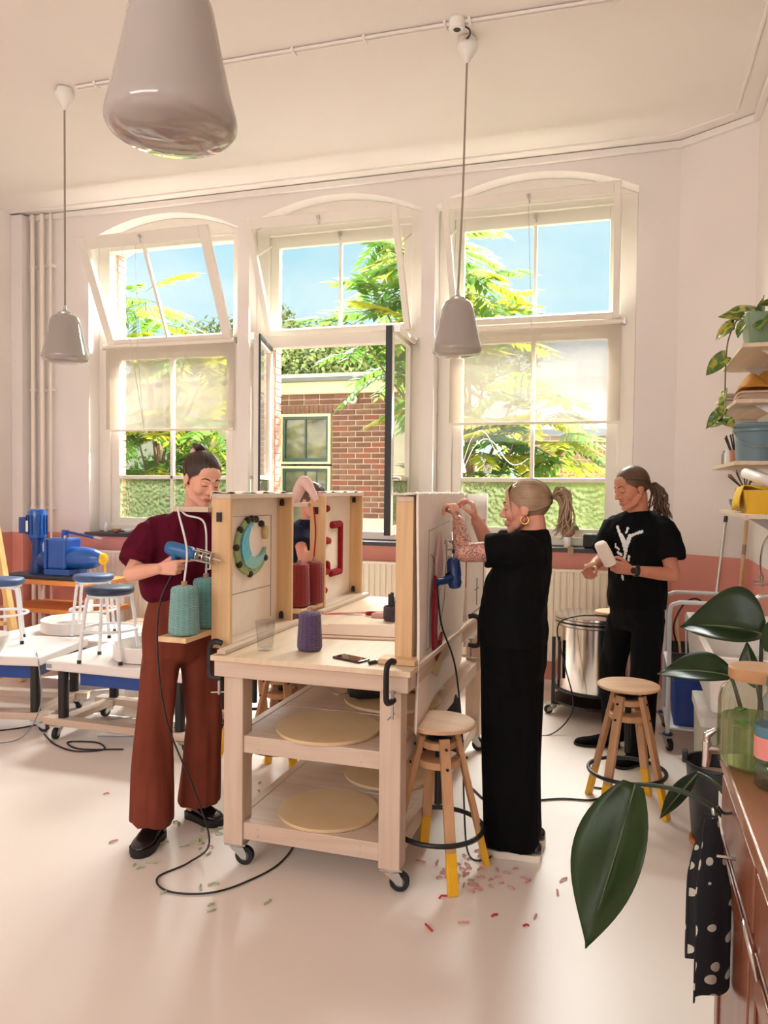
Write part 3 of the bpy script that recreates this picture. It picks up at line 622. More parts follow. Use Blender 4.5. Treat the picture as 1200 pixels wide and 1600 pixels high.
for x in (.045, w_ - .045 - LW):
    for y in (.035, d_ - .035 - LW):
        m = MB(); m.bx(x, x + LW, y, y + LW, .1, TZ - .088); m.build('leg', 'pine_z', tb, bevel=.004)
        caster(tb, x + LW / 2, y + LW / 2, random.uniform(-.5, .3))
for z in (.125, .49):
    for y in (.045, d_ - .085): m = MB(); m.bx(.045 + LW, w_ - .045 - LW, y, y + .04, z, z + .072); m.build('rail', 'pine_x', tb, bevel=.003)
    for x in (.06, w_ - .1): m = MB(); m.bx(x, x + .04, .035 + LW, d_ - .035 - LW, z, z + .072); m.build('rail', 'pine_y', tb, bevel=.003)
    for i in range(4):
        y0 = .086 + i * .43; m = MB(); m.bx(.1, w_ - .1, y0, y0 + .42, z + .055, z + .07); m.build('shelf_board', 'pine_x', tb, bevel=.002)
    for x in (.2, .21 + .44):
        for dz in (.02, .05): k = MB(); k.cyl((x, .046, z + dz), (x, .043, z + dz), .005, n=8); k.build('screw', 'zinc', tb)
# round bats on the shelves
mat('bat_board', (226, 198, 156), .55, vs=4, col2=(216, 184, 140))
def bat(x, y, z, R, label, h=.014):
    m = MB(); m.lathe([(R - .001, 0), (R, .001), (R, h - .001), (R - .001, h)], n=56); o = m.build('round_bat', 'bat_board', smooth=30); o.location = (x, y, z); return tag(o, label, 'board', 'round plywood bats on the table shelves')
bat(-1.19, 3.04, .563, .222, 'round plywood bat at the front of the upper shelf')
bat(-1.06, 3.56, .563, .235, 'round plywood bat under the black gun bag on the upper shelf')
bat(-1.195, 3.06, .198, .216, 'round plywood bat at the front of the lower shelf')
bat(-1.07, 3.56, .198, .222, 'round plywood bat further back on the lower shelf')
# ------------------------------------------------------------------ tufting frames
mat('canvas', (240, 226, 212), .85, var=.02, vs=20, bump=.15, bs=400)
sheer('canvas_loose', (242, 228, 214), .06, .3)
mat('bracket_black', (26, 26, 28), .45)
mat('pencil_line', (120, 108, 104), .8)
mat('pile_green', (176, 190, 138), .95, bump=.9, bs=160, bdist=.008, vs=30, col2=(150, 170, 120)); mat('pile_blue', (96, 180, 206), .95, bump=.9, bs=160, bdist=.008, vs=30, col2=(120, 196, 214)); mat('pile_dark', (70, 68, 46), .95, bump=.9, bs=160, vs=30, col2=(40, 40, 36)); mat('pile_tan', (206, 178, 122), .95, bump=.9, bs=160, vs=30); mat('pile_red', (168, 12, 32), .95, bump=.9, bs=160, bdist=.008, vs=30, col2=(140, 6, 26)); mat('pile_teal', (140, 190, 186), .95, bump=.9, bs=160, vs=30)
FZ0, FZ1 = .90, 1.565
def frame(label, x0, x1, y0, y1, canv_x, th=.022):
    t = thing('tufting_easel', label, 'tufting frame', (x0, y0, FZ0)); W2, D2, H2 = x1 - x0, y1 - y0, FZ1 - FZ0
    for yy in (0, D2 - th): m = MB(); m.bx(0, W2, yy, yy + th, 0, H2 - th); m.build('post', 'board_z', t, bevel=.002)
    m = MB(); m.bx(0, W2, 0, D2, H2 - th, H2); m.build('top_board', 'pine_y', t, bevel=.002)
    m = MB(); m.bx(0, W2, th, D2 - th, .0, th); m.build('bottom_board', 'pine_y', t, bevel=.002)
    m = MB(); m.bx(canv_x - .003, canv_x + .003, th, D2 - th, .005, H2 - th + .002); m.build('canvas', 'canvas', t)
    return t
# left pair: canvas on the maker's side, pile seen from the table
f1 = frame('front left tufting frame with the green and blue letter C', -1.69, -1.60, 2.92, 3.575, .006)
f2 = frame('rear left tufting frame with the red bracket design', -1.69, -1.60, 4.0, 4.655, .006)
f3 = frame('front right tufting frame with cloth hanging over its outer side', -.872, -.80, 2.945, 3.80, .066)
f4 = frame('rear right tufting frame with a pencil outline', -.872, -.80, 3.93, 4.62, .066)
for f, D2 in ((f1, .655), (f2, .655)):
    for zz in (.60, .03):
        m = MB(); m.bx(.03, .045, D2 - .03, D2 - .022, zz, zz + .035); m.bx(.028, .05, D2 - .036, D2 - .028, zz + .0, zz + .028); m.build('corner_bracket', 'bracket_black', f)
    m = MB(); m.bx(.03, .05, -.012, 0, .545, .585); m.build('corner_bracket', 'bracket_black', f)
    # foot rail clamped to the table
    m = MB(); m.bx(.085, .125, -.10, D2 + .05, -.001, .017); m.build('foot_rail', 'pine_y', f, bevel=.002)
def ribbon(parent, name, mt, pts, w, x, th=.016):
    """thick tufted stroke on the canvas; pts are (y, z) in the frame's plane"""
    k = MB(); P3 = [V((x, p[0], p[1])) for p in pts]
    k.tube(P3, w, 10, flat=1.0)
    o = k.build(name, mt, parent, smooth=60); return o
def blob(parent, name, mt, poly, x0, x1):
    k = MB(); k.prism(poly, lambda y, z: V((x0, y, z)), lambda y, z: V((x1, y, z))); return k.build(name, mt, parent, smooth=60, bevel=.006)
# letter C on frame 1 (y along the frame, z up, local)
def arc(cy, cz, ry, rz, a0, a1, n=20): return [(cy + ry * cos(rad(a0 + (a1 - a0) * i / n)), cz + rz * sin(rad(a0 + (a1 - a0) * i / n))) for i in range(n + 1)]
cy_, cz_ = .34, .415
blob(f1, 'green_pile', 'pile_green', arc(cy_, cz_, .165, .138, 72, 338, 30) + arc(cy_ + .035, cz_ + .025, .105, .085, 338, 118, 18), .009, .024)
blob(f1, 'blue_pile', 'pile_blue', arc(cy_ - .005, cz_ + .005, .122, .105, 92, 225, 14) + arc(cy_ + .06, cz_ + .03, .115, .095, 220, 118, 10), .012, .034)
blob(f1, 'teal_pile', 'pile_teal', arc(cy_, cz_, .125, .105, 218, 338, 16) + arc(cy_ + .04, cz_ + .015, .1, .07, 338, 222, 12), .013, .031)
blob(f1, 'tan_pile', 'pile_tan', arc(cy_ + .135, cz_ + .06, .022, .035, 0, 345, 12), .009, .03)
for a in (76, 92, 108, 140, 178, 215, 262, 330, 52):
    y_, z_ = cy_ + .155 * cos(rad(a)), cz_ + .13 * sin(rad(a)); k = MB(); k.ell((.02, y_, z_), (.014, .020, .017), n=10, m=6); k.build('pile_tuft', 'pile_dark', f1, smooth=60)
# guide rectangle in pencil
k = MB()
for a, b in (((.11, .56), (.56, .555)), ((.56, .555), (.56, .05)), ((.02, .21), (.56, .205))): k.beam((.0105, a[0], a[1]), (.0105, b[0], b[1]), .0018, .0018, up=(1, 0, 0))
k.build('pencil_guide', 'pencil_line', f1)
# red bracket design on frame 2
for pts in ([(.10, .53), (.22, .53)], [(.30, .43), (.44, .43), (.44, .14), (.29, .14)], [(.24, .34), (.15, .34), (.15, .16), (.23, .16), (.23, .2)], [(.06, .05), (.19, .05)]):
    k = MB()
    for a, b in zip(pts[:-1], pts[1:]): k.cap((.014, a[0], a[1] + .04), (.014, b[0], b[1] + .04), .022, n=8)
    k.build('red_pile', 'pile_red', f2, smooth=60)
# outriggers that hold yarn cones
for f, nm in ((f1, 'a'), (f2, 'b')):
    m = MB(); m.bx(-.17, .0, -.03, .03, .585, .607); m.build('yarn_arm', 'pine_x', f, bevel=.002)
    m = MB(); m.bx(-.13, .0, -.2, .34, .055, .077) if f is f1 else m.bx(-.02, .085, -.30, .0, .03, .052); m.build('cone_shelf', 'board_y', f, bevel=.002)
# right frame: pile design on the outer cloth, guide lines, loose cloth
k = MB()
def clothfn(u, v):
    y = -.03 + .97 * u; z = .70 - .98 * v * (1 - .12 * u); ed = max(0, (v - .68)) * .12 * sin(u * 9)
    return V((.085 + .012 * sin(u * 7 + v * 3) * min(1, v * 1.5) + .02 * (1 - abs(2 * u - 1)) * v * .3 + ed * .3 + (.015 if u < .02 else 0), y, z if v > .04 else .672 + (.69 - .672) * 0))
k.grid(clothfn, 40, 36); k.build('hanging_cloth', 'canvas', f3, smooth=70, solid=.003)
k = MB(); k.grid(lambda u, v: V((.085 - .1 * v, -.03 + .93 * u, .672 + .006 * sin(u * 40) * sin(v * 9) + .004 * sin(u * 90) - .03 * max(0, v - .9))), 60, 6); k.build('cloth_fold', 'canvas', f3, smooth=70, solid=.003)
def xs(y, z): return .0985 + .012 * sin((y + .03) / .97 * 7 + (.7 - z) / .98 * 3) * min(1, (.7 - z) / .98 * 1.5)
def cloth_stroke(name, mt, pts, w):
    k = MB(); k.tube([V((xs(y, z) - .002, y, z)) for y, z in pts], w, 5, flat=.6); return k.build(name, mt, f3)
cloth_stroke('pencil_guide', 'pencil_line', [(.15, .52), (.55, .545), (.56, .545)], .0025); cloth_stroke('pencil_guide', 'pencil_line', [(.15, .52), (.15, .02)], .0015); cloth_stroke('pencil_guide', 'pencil_line', [(.15, .02), (.6, .03)], .0015)
cloth_stroke('pencil_guide', 'pencil_line', arc(.16, .32, .13, .1, 80, 10, 8), .002); cloth_stroke('pencil_guide', 'pencil_line', [(.52, .4), (.5, .2), (.42, .06)], .0015)
mat('petal_pink', (218, 170, 160), .9, bump=.5, bs=200)
def petal(name, mt, poly):
    k = MB(); n = len(poly); vs = [V((xs(y, z) + .001, y, z)) for y, z in poly] + [V((xs(y, z) + .012, y, z)) for y, z in poly]
    k.add(vs, [tuple(range(n, 2 * n))] + [(i, (i + 1) % n, n + (i + 1) % n, n + i) for i in range(n)]); k.build(name, mt, f3)
petal('pink_petal', 'petal_pink', [(.32, .51), (.40, .37), (.37, .27), (.33, .21), (.28, .30), (.26, .37)])
petal('red_pile', 'pile_red', [(.245, .325), (.29, .29), (.32, .22), (.325, .06), (.36, -.01), (.40, .03), (.43, .05), (.40, -.03), (.32, -.06), (.27, -.01), (.235, .1), (.225, .24)])
petal('tan_pile', 'pile_tan', [(.27, -.06), (.33, -.06), (.40, -.04), (.41, -.08), (.34, -.13), (.29, -.10)])
k = MB(); k.grid(lambda u, v: V((.085 + .006 * sin(u * 6), .0 + .68 * u, .67 - .8 * v)), 12, 10); k.build('hanging_cloth', 'canvas', f4, smooth=70, solid=.003)
k = MB()
for a, b in (((.12, .51), (.5, .52)), ((.5, .52), (.5, .02)), ((.4, .5), (.4, .35)), ((.46, .45), (.36, .45)), ((.1, .02), (.5, .02)), ((.3, .2), (.3, .05)), ((.24, .14), (.36, .14))): k.beam((.0945, a[0], a[1]), (.0945, b[0], b[1]), .004, .004, up=(1, 0, 0))
k.build('pencil_guide', 'pencil_line', f4)
# patch of red and black pile seen past the cloth of the front right frame
k = MB(); k.bx(.075, .088, .012, .06, .18, .42); k.build('red_pile', 'pile_red', f4)
m = MB(); m.bx(-.05, .1, -.06, .03, -.001, .02); m.build('foot_block', 'board_x', f3, bevel=.002)
# loose canvas gathered on the top of the left frames
for f, D2, s in ((f1, .655, 1), (f2, .655, 2)):
    k = MB(); k.grid(lambda u, v: V((-.006 + .09 * v, -.005 + (D2 + .005) * u, .668 + .004 * sin(u * 23 + s) + .003 * sin(v * 6 + u * 40) - (.03 + .02 * sin(u * 7)) * (1 if v < .05 else 0))), 50, 8); k.build('cloth_fold', 'canvas', f, smooth=80, solid=.003)
# ------------------------------------------------------------------ clamps
def clamp(label, loc, rz, h=.12):
    t = thing('screw_clamp', label, 'clamp', loc, rz, 'black screw clamps on the table')
    k = MB(); k.tube(spline([(.0, 0, .018), (-.03, 0, .024), (-.055, 0, .005), (-.058, 0, -.06), (-.055, 0, -h), (-.03, 0, -h - .012), (.0, 0, -h - .008)], 5), .0105, 8, flat=1.2); k.build('jaw', 'bracket_black', t, smooth=50)
    k = MB(); k.cyl((-.012, 0, -h - .08), (-.012, 0, -.095), .006, n=8); k.lathe([(.013, -.1), (.013, -.092)], o=(-.012, 0, 0), n=12); k.build('screw', 'zinc', t, smooth=40)
    k = MB(); k.cyl((-.05, .0, -h - .075), (.028, .015, -h - .07), .003, n=6); k.build('tommy_bar', 'zinc', t)
clamp('black screw clamp gripping the front left corner of the table', (TX0 + .012, TY0 + .075, TZ + .018), 0)
clamp('black screw clamp gripping the front right corner of the table', (TX1 - .06, TY0 - .012, TZ + .02), rad(75))
clamp('black screw clamp at the rear right of the table', (TX1 + .004, 3.92, TZ + .018), pi)
# ------------------------------------------------------------------ yarn cones
for nm, c1, c2 in (('teal', (156, 208, 204), (116, 182, 180)), ('teal_deep', (128, 196, 192), (92, 164, 162)), ('red', (172, 14, 30), (140, 4, 20)), ('purple', (104, 74, 126), (78, 52, 98)), ('plum', (70, 40, 66), (50, 26, 48))):
    m_, t_, b_ = nodes('yarn_' + nm); MAT['yarn_' + nm] = m_; L_ = t_.links
    tcn = t_.nodes.new('ShaderNodeTexCoord'); sx_ = t_.nodes.new('ShaderNodeSeparateXYZ'); L_.new(tcn.outputs['Object'], sx_.inputs[0])
    at = t_.nodes.new('ShaderNodeMath'); at.operation = 'ARCTAN2'; L_.new(sx_.outputs['X'], at.inputs[0]); L_.new(sx_.outputs['Y'], at.inputs[1])
    def wv(k1, k2):
        a = t_.nodes.new('ShaderNodeMath'); a.operation = 'MULTIPLY'; a.inputs[1].default_value = k1; L_.new(sx_.outputs['Z'], a.inputs[0])
        b2 = t_.nodes.new('ShaderNodeMath'); b2.operation = 'MULTIPLY_ADD'; b2.inputs[1].default_value = k2; L_.new(at.outputs[0], b2.inputs[0]); L_.new(a.outputs[0], b2.inputs[2])
        c = t_.nodes.new('ShaderNodeMath'); c.operation = 'SINE'; L_.new(b2.outputs[0], c.inputs[0]); return c
    s1, s2 = wv(900, 9), wv(900, -8); ad = t_.nodes.new('ShaderNodeMath'); ad.operation = 'MAXIMUM'; L_.new(s1.outputs[0], ad.inputs[0]); L_.new(s2.outputs[0], ad.inputs[1])
    r_ = t_.nodes.new('ShaderNodeValToRGB'); r_.color_ramp.elements[0].position = .15; r_.color_ramp.elements[1].position = .9; r_.color_ramp.elements[0].color = lin(c2); r_.color_ramp.elements[1].color = lin(c1); L_.new(ad.outputs[0], r_.inputs[0]); L_.new(r_.outputs[0], b_.inputs['Base Color'])
    b_.inputs['Roughness'].default_value = .95; setin(b_, 'Sheen Weight', .3)
    bp = t_.nodes.new('ShaderNodeBump'); bp.inputs['Distance'].default_value = .004; bp.inputs['Strength'].default_value = .9; L_.new(ad.outputs[0], bp.inputs['Height']); L_.new(bp.outputs[0], b_.inputs['Normal'])
mat('card_brown', (168, 140, 112), .8)
def cone(label, loc, mt, R0=.058, R1=.048, h=.17):
    t = thing('yarn_cone', label, 'yarn cone', loc, group='cones of tufting yarn')
    k = MB(); rows = 26; prof = [(R0 * .9, .004), (R0 * .98, .012)]
    for i in range(rows + 1):
        u = i / rows; prof.append(((R0 + (R1 - R0) * u ** 1.3) * (1 + .012 * (1 if i % 2 else -1)), .015 + (h - .03) * u))
    prof += [(R1 * .9, h - .006), (R1 * .6, h - .001), (.014, h)]
    k.lathe(prof, n=36); k.build('wound_yarn', mt, t, smooth=70)
    k = MB(); k.lathe([(R0 * .55, 0), (R0 * .55, .006), (.014, h * .98), (.012, h + .018), (.006, h + .018)], n=16); k.build('cardboard_core', 'card_brown', t, smooth=40); return t
cs = .977
cone('teal yarn cone nearest the camera on the frame shelf', (-1.742, 2.79, cs), 'yarn_teal', .064, .054, .205)
cone('deeper teal yarn cone behind the first on the frame shelf', (-1.742, 2.965, cs), 'yarn_teal_deep', .064, .055, .22)
cone('purple yarn cone standing on the table front', (-1.277, 3.03, TZ + .001), 'yarn_purple', .054, .047, .168)
cone('red yarn cone nearer the front on the rear frame shelf', (-1.66, 3.79, .953), 'yarn_red', .058, .052, .235)
cone('red yarn cone beside the post of the rear frame', (-1.635, 3.93, .953), 'yarn_red', .056, .05, .235)
# strands leading up from the cones
mat('strand_white', (226, 232, 230), .9); mat('strand_red', (176, 20, 40), .9)
o = MB().tube(spline([(-1.742, 2.79, 1.195), (-1.755, 2.83, 1.33), (-1.835, 2.89, 1.495), (-1.80, 2.9, 1.47), (-1.72, 2.91, 1.44), (-1.72, 2.93, 1.3), (-1.742, 2.965, 1.205)], 8), .0045, 6).build('yarn_strand', 'strand_white', smooth=60); tag(o, 'pale teal yarn running from the cones over the frame arm', 'yarn')
o = MB().tube(spline([(-1.635, 3.93, 1.21), (-1.63, 3.94, 1.35), (-1.66, 3.98, 1.485)], 8), .0045, 6).build('yarn_strand', 'strand_red', smooth=60); tag(o, 'red yarn running up from the red cones', 'yarn')
# ------------------------------------------------------------------ small things on the table
glassy('tumbler_glass', (246, 247, 247), .83)
t = thing('glass_tumbler', 'clear faceted glass tumbler at the front left of table', 'glass', (-1.455, 2.965, TZ))
def facet(R, z, n=18, a=.0): return [V((cos(2 * pi * k / n) * R * (1 + (a if k % 2 else -a)), sin(2 * pi * k / n) * R * (1 + (a if k % 2 else -a)), z)) for k in range(n)]
k = MB(); k.loft([facet(.03, .001), facet(.033, .004, a=.02), facet(.036, .05, a=.02), facet(.040, .09, a=.02), facet(.043, .10), facet(.044, .128), facet(.0415, .128), facet(.039, .09), facet(.033, .02), facet(.028, .014)]); k.build('wall', 'tumbler_glass', t)
mat('phone_black', (30, 30, 34), .25); mat('phone_glass', (12, 12, 14), .05, coat=1)
t = thing('mobile_phone', 'black mobile phone lying on the table front', 'phone', (-1.05, 2.925, TZ), rad(-22))
k = MB(); k.bx(-.072, .072, -.036, .036, 0, .009); k.build('body', 'phone_black', t, bevel=.006); k = MB(); k.bx(-.068, .068, -.032, .032, .0085, .0096); k.build('screen', 'phone_glass', t, bevel=.004)
t = thing('marker_pen', 'grey marker pen with black cap lying by the phone', 'pen', (-.925, 2.91, TZ), rad(62))
k = MB(); k.cyl((-.02, 0, .008), (.055, 0, .008), .008, n=12); k.build('barrel', 'zinc', t, smooth=40); k = MB(); k.cyl((-.055, 0, .008), (-.018, 0, .008), .0075, n=12); k.build('cap', 'plastic_black', t, smooth=40)
mat('cardboard', (196, 160, 136), .8, var=.04)
o = MB().prism([(0, 0), (.48, .08), (.42, .42), (-.05, .3)], lambda x, y: V((x, y, 0)), lambda x, y: V((x, y, .007))).build('cardboard_sheet', 'cardboard'); o.location = (-1.44, 3.27, TZ + .0005); tag(o, 'large tan cardboard sheet lying across the table middle', 'cardboard')
o = MB().prism([(0, 0), (.42, .06), (.36, .36), (-.04, .26)], lambda x, y: V((x, y, 0)), lambda x, y: V((x, y, .004))).build('cardboard_sheet', 'cardboard'); o.location = (-1.37, 3.33, TZ + .008); tag(o, 'smaller tan cardboard sheet on top of the larger one', 'cardboard')
t = thing('tool_jar', 'plum jar wound with yarn holding black tools', 'jar', (-1.16, 3.86, TZ))
k = MB(); k.lathe([(.038, 0), (.045, .01), (.045, .07), (.040, .078), (.034, .078), (.034, .06)], n=24); k.build('jar', 'yarn_plum', t, smooth=60)
for i, (dx, dy, hh) in enumerate(((0, 0, .15), (.015, .01, .13), (-.014, .008, .14), (.02, -.015, .11))): k = MB(); k.bx(dx - .009, dx + .009, dy - .006, dy + .006, .02, hh); k.build('tool', ('plastic_black', 'zinc', 'gasket_dark', 'plastic_black')[i], t, bevel=.003)
t = thing('scissors', 'steel fabric scissors with red handles behind the jar', 'scissors', (-1.36, 3.97, TZ + .006), rad(15))
k = MB(); k.prism([(0, 0), (-.12, .012), (-.12, .016), (0, .016)], lambda x, y: V((x, y, 0)), lambda x, y: V((x, y, .003))); k.prism([(0, 0), (-.118, -.01), (-.118, -.006), (0, .014)], lambda x, y: V((x, y, .003)), lambda x, y: V((x, y, .006))); k.build('blade', 'steel', t)
for s in (-1, 1): k = MB(); k.tube([(.05 + .03 * cos(a * pi / 6), s * .025 + .02 * sin(a * pi / 6), .004) for a in range(12)], .005, 6, closed=True); k.build('handle', 'pile_red', t, smooth=60)
o = MB().ell((0, 0, .01), (.05, .03, .02)).build('cloth_scrap', 'petal_pink', smooth=60); o.location = (-1.25, 3.93, TZ); tag(o, 'crumpled pinkish cloth scrap beside the tool jar', 'cloth')
mat('paint_red', (206, 60, 80), .7)
o = MB().prism([(0, 0), (.28, .18), (.31, .23), (.24, .2), (.02, .06)], lambda x, y: V((x, y, 0)), lambda x, y: V((x, y, .003))).build('yarn_fluff', 'paint_red'); o.location = (-1.56, 3.9, TZ + .0005); tag(o, 'streak of loose red yarn lint beside the rear left frame', 'yarn lint', kind='stuff')
# black gun bag on the upper shelf
t = thing('cable_bag', 'black power tool with wire guard lying on upper bat', 'tool', (-1.17, 3.52, .578), rad(30))
k = MB(); k.loft([[V((x, sy * .045 * s_, .045 + .04 * s_ * sz)) for sy, sz in ((-1, -1), (1, -1), (1.1, .2), (.7, 1), (-.7, 1), (-1.1, .2))] for x, s_ in ((-.1, .75), (-.06, 1), (.05, .95), (.1, .6))]); k.build('body', 'plastic_black', t, smooth=50)
k = MB(); k.tube(spline([(-.1, 0, .06), (-.16, .03, .07), (-.2, 0, .05), (-.16, -.04, .03), (-.1, -.01, .03)], 5), .003, 6); k.build('wire_guard', 'zinc', t)
o = MB().grid(lambda u, v: V((.22 * u, .14 * v, .012 + .012 * sin(u * 8) * sin(v * 6))), 14, 8).build('paper_bag', 'canvas', smooth=60, solid=.002); o.location = (-1.08, 3.66, .58); tag(o, 'crumpled white paper lying on the rear upper bat', 'paper')
mat('bag_black', (24, 24, 28), .8, bump=.3, bs=30)
k = MB(); k.loft([[V((.16 * s_ * cos(a) * (1 + .1 * sin(3 * a)), .13 * s_ * sin(a), z)) for a in [2 * pi * i / 18 for i in range(18)]] for z, s_ in ((0, .95), (.05, 1.05), (.2, 1.0), (.3, .9), (.36, .6))])
o = k.build('fabric_bag', 'bag_black', smooth=60); o.location = (-.90, 3.9, .196); o.scale = (.62, .9, .98); tag(o, 'black fabric bag standing on the lower shelf at the right', 'bag')
# ================================================================== pottery corner on the left
mat('machine_blue', (30, 92, 176), .3, var=.08, coat=.4); mat('machine_blue_dark', (26, 70, 140), .35, var=.1); mat('nozzle_yellow', (240, 186, 44), .4); mat('panel_blue', (22, 72, 150), .4); mat('orange_wood', (226, 150, 84), .5, vs=3, stretch=(.6, 8, 8), col2=(206, 126, 62)); mat('bench_dark', (52, 56, 70), .45); mat('cushion_blue', (66, 88, 128), .45, var=.05, bump=.1, bs=200); mat('cushion_navy', (40, 56, 84), .45, var=.05, bump=.1, bs=200)
mat('laminate_white', (236, 228, 222), .4, var=.01); mat('basin_white', (238, 230, 224), .3, var=.01); mat('label_grey', (150, 150, 152), .5); wood('ladder_wood', (240, 206, 140), (226, 184, 112), 2)
# bench with pug mill
bx0, by0, bw, bdp, bh = -5.27, 5.42, 1.0, .52, .775
t = thing('machine_bench', 'orange wooden bench with white legs carrying the blue machine', 'bench', (bx0, by0, 0))
k = MB(); k.bx(0, bw, 0, bdp, bh - .05, bh - .012); k.build('bench_top', 'orange_wood', t, bevel=.004)
k = MB(); k.bx(.02, bw, .02, bdp, bh - .30, bh - .26); k.build('lower_shelf', 'orange_wood', t, bevel=.004)
for x in (.04, bw - .08):
    for y in (.03, bdp - .07): k = MB(); k.bx(x, x + .04, y, y + .04, 0, bh - .05); k.build('leg', 'white_metal', t, bevel=.003)
t = thing('pug_mill', 'blue clay pug mill with upright motor and yellow nozzle', 'machine', (bx0, by0, bh - .012)); t.scale = (.87, .9, .97)
k = MB(); k.bx(.02, .98, .05, .45, 0, .035); k.build('base_plate', 'bench_dark', t, bevel=.008)
Rx90 = Matrix.Rotation(rad(90), 3, 'Y')
k = MB(); k.lathe([(.085, .36), (.09, .37), (.09, .58), (.08, .62), (.03, .63)], o=(.27, .25, 0), n=24); k.build('motor', 'machine_blue', t, smooth=40)
for i in range(14): a = 2 * pi * i / 14; k = MB(); k.beam((.27 + .094 * cos(a), .25 + .094 * sin(a), .39), (.27 + .094 * cos(a), .25 + .094 * sin(a), .57), .006, .016, up=(cos(a), sin(a), 0)); k.build('cooling_fin', 'machine_blue_dark', t)
k = MB(); k.bx(.10, .19, .18, .32, .4, .55); k.build('terminal_box', 'machine_blue_dark', t, bevel=.008); k = MB(); k.bx(.22, .25, .150, .156, .42, .52); k.build('type_plate', 'white_plastic', t)
k = MB(); k.lathe([(.07, .035), (.07, .1), (.055, .16), (.05, .3), (.075, .34), (.075, .36)], o=(.27, .25, 0), n=20); k.build('gearbox', 'machine_blue_dark', t, smooth=40)
k = MB(); k.lathe([(.02, .33), (.085, .34), (.09, .42), (.085, .48), (.03, .485)], o=(0, .25, .15), n=20, M=Rx90); k.build('coupling', 'machine_blue_dark', t, smooth=40)
k = MB(); k.bx(.47, .78, .12, .38, .035, .09); k.bx(.47, .5, .12, .38, .09, .36); k.build('bracket', 'machine_blue', t, bevel=.006)
k = MB(); k.bx(.5, .72, .13, .37, .09, .37); k.build('hopper', 'machine_blue', t, bevel=.02)
k = MB(); k.lathe([(.1, .68), (.105, .7), (.1, .9), (.085, .98), (.06, 1.05), (.05, 1.06)], o=(0, .25, .19), n=24, M=Rx90); k.build('barrel', 'machine_blue', t, smooth=40)
k = MB(); k.lathe([(.04, 1.05), (.055, 1.07), (.05, 1.1), (.02, 1.115)], o=(0, .25, .19), n=20, M=Rx90); k.build('nozzle', 'nozzle_yellow', t, smooth=40); k = MB(); k.beam((1.09, .25, .16), (1.13, .22, .01), .02, .02); k.build('nozzle_strap', 'nozzle_yellow', t, bevel=.004)
k = MB(); k.cyl((.62, .25, .36), (.62, .25, .44), .035, n=14); k.build('hopper_boss', 'machine_blue', t, smooth=40)
k = MB(); k.tube([(.6, .25, .43), (.85, .2, .405), (1.05, .16, .385)], [.014, .012, .012], 10); k.build('lever', 'machine_blue_dark', t, smooth=40); k = MB(); k.tube([(1.05, .16, .385), (1.16, .135, .372)], [.016, .015], 10); k.build('lever_grip', 'zinc', t, smooth=40)
for x in (.53, .69):
    k = MB(); k.cyl((x, .17, .37), (x, .17, .395), .016, n=8); k.build('bolt', 'zinc', t)
t = thing('wooden_easel', 'pale wooden ladder easel leaning at the left edge', 'easel', (-5.0, 5.0, 0))
for y, x1 in ((0, .0), (.0, .25)): k = MB(); k.beam((x1 + .14, y, 0), (x1 * .2 - .02, y + .1, 1.25), .045, .06, up=(0, 1, 0)); k.build('leg', 'ladder_wood', t, bevel=.004)
for z in (.45, .8): k = MB(); k.beam((.08, .035, z), (.24 - z * .12, .04, z), .03, .05, up=(0, 1, 0)); k.build('rung', 'ladder_wood', t, bevel=.004)
# pottery wheels: white table on black legs, blue panel, splash pan, wooden dolly on casters
def wheel(label, loc, rz, pan, dolly=True, pan_loc=(.46, .30), w=.98, d=.66, zt=.5):
    t = thing('pottery_wheel', label, 'pottery wheel', loc, rz, 'pottery wheels on dollies')
    k = MB(); k.bx(0, w, 0, d, zt - .062, zt); k.build('table_top', 'laminate_white', t, bevel=.012)
    k = MB(); k.bx(.16, w - .1, .12, d - .1, zt - .17, zt - .062); k.build('motor_panel', 'panel_blue', t, bevel=.006)
    for x in (.07, w - .07):
        for y in (.08, d - .08): k = MB(); k.cyl((x, y, .13), (x, y, zt - .062), .032, n=18); k.build('leg', 'plastic_black', t, smooth=40)
    if dolly:
        for y in (.06, d - .1): k = MB(); k.bx(-.05, w + .05, y - .03, y + .05, .085, .13); k.build('dolly_beam', 'pine_x', t, bevel=.004)
        for x in (.03, w - .11): k = MB(); k.bx(x, x + .08, .115, d - .14, .088, .128); k.build('dolly_beam', 'pine_y', t, bevel=.004)
        for x in (.04, w - .04):
            for y in (.07, d - .09): caster(t, x, y, random.uniform(0, 6), .035, .085)
    if pan:
        px, py = pan_loc; R = .25
        k = MB(); k.lathe([(R - .02, zt + .001), (R, zt + .006), (R, zt + .095), (R - .008, zt + .1), (R - .014, zt + .095), (R - .014, zt + .02), (.12, zt + .018), (.02, zt + .018)], o=(px, py, 0), n=44); k.build('splash_pan', 'basin_white', t, smooth=40)
        k = MB(); k.lathe([(.145, zt + .02), (.145, zt + .06), (.14, zt + .064), (.02, zt + .064)], o=(px, py, 0), n=36); k.build('wheel_head', 'zinc', t, smooth=40)
    k = MB(); k.bx(.01, .05, -.002, 0, zt - .045, zt - .02); k.build('name_plate', 'label_grey', t)
    return t
wheel('pottery wheel with white pan just left of the woman in maroon', (-3.42, 3.9, 0), 0, True, pan_loc=(.56, .33))
wheel('pottery wheel cut by the left edge of the photo, big bowl on it', (-4.36, 3.78, 0), rad(12), False, w=.86)
wheel('pottery wheel furthest back with white pan, near the blue machine', (-4.58, 4.72, 0), rad(2), True, dolly=False, pan_loc=(.46, .3), zt=.44)
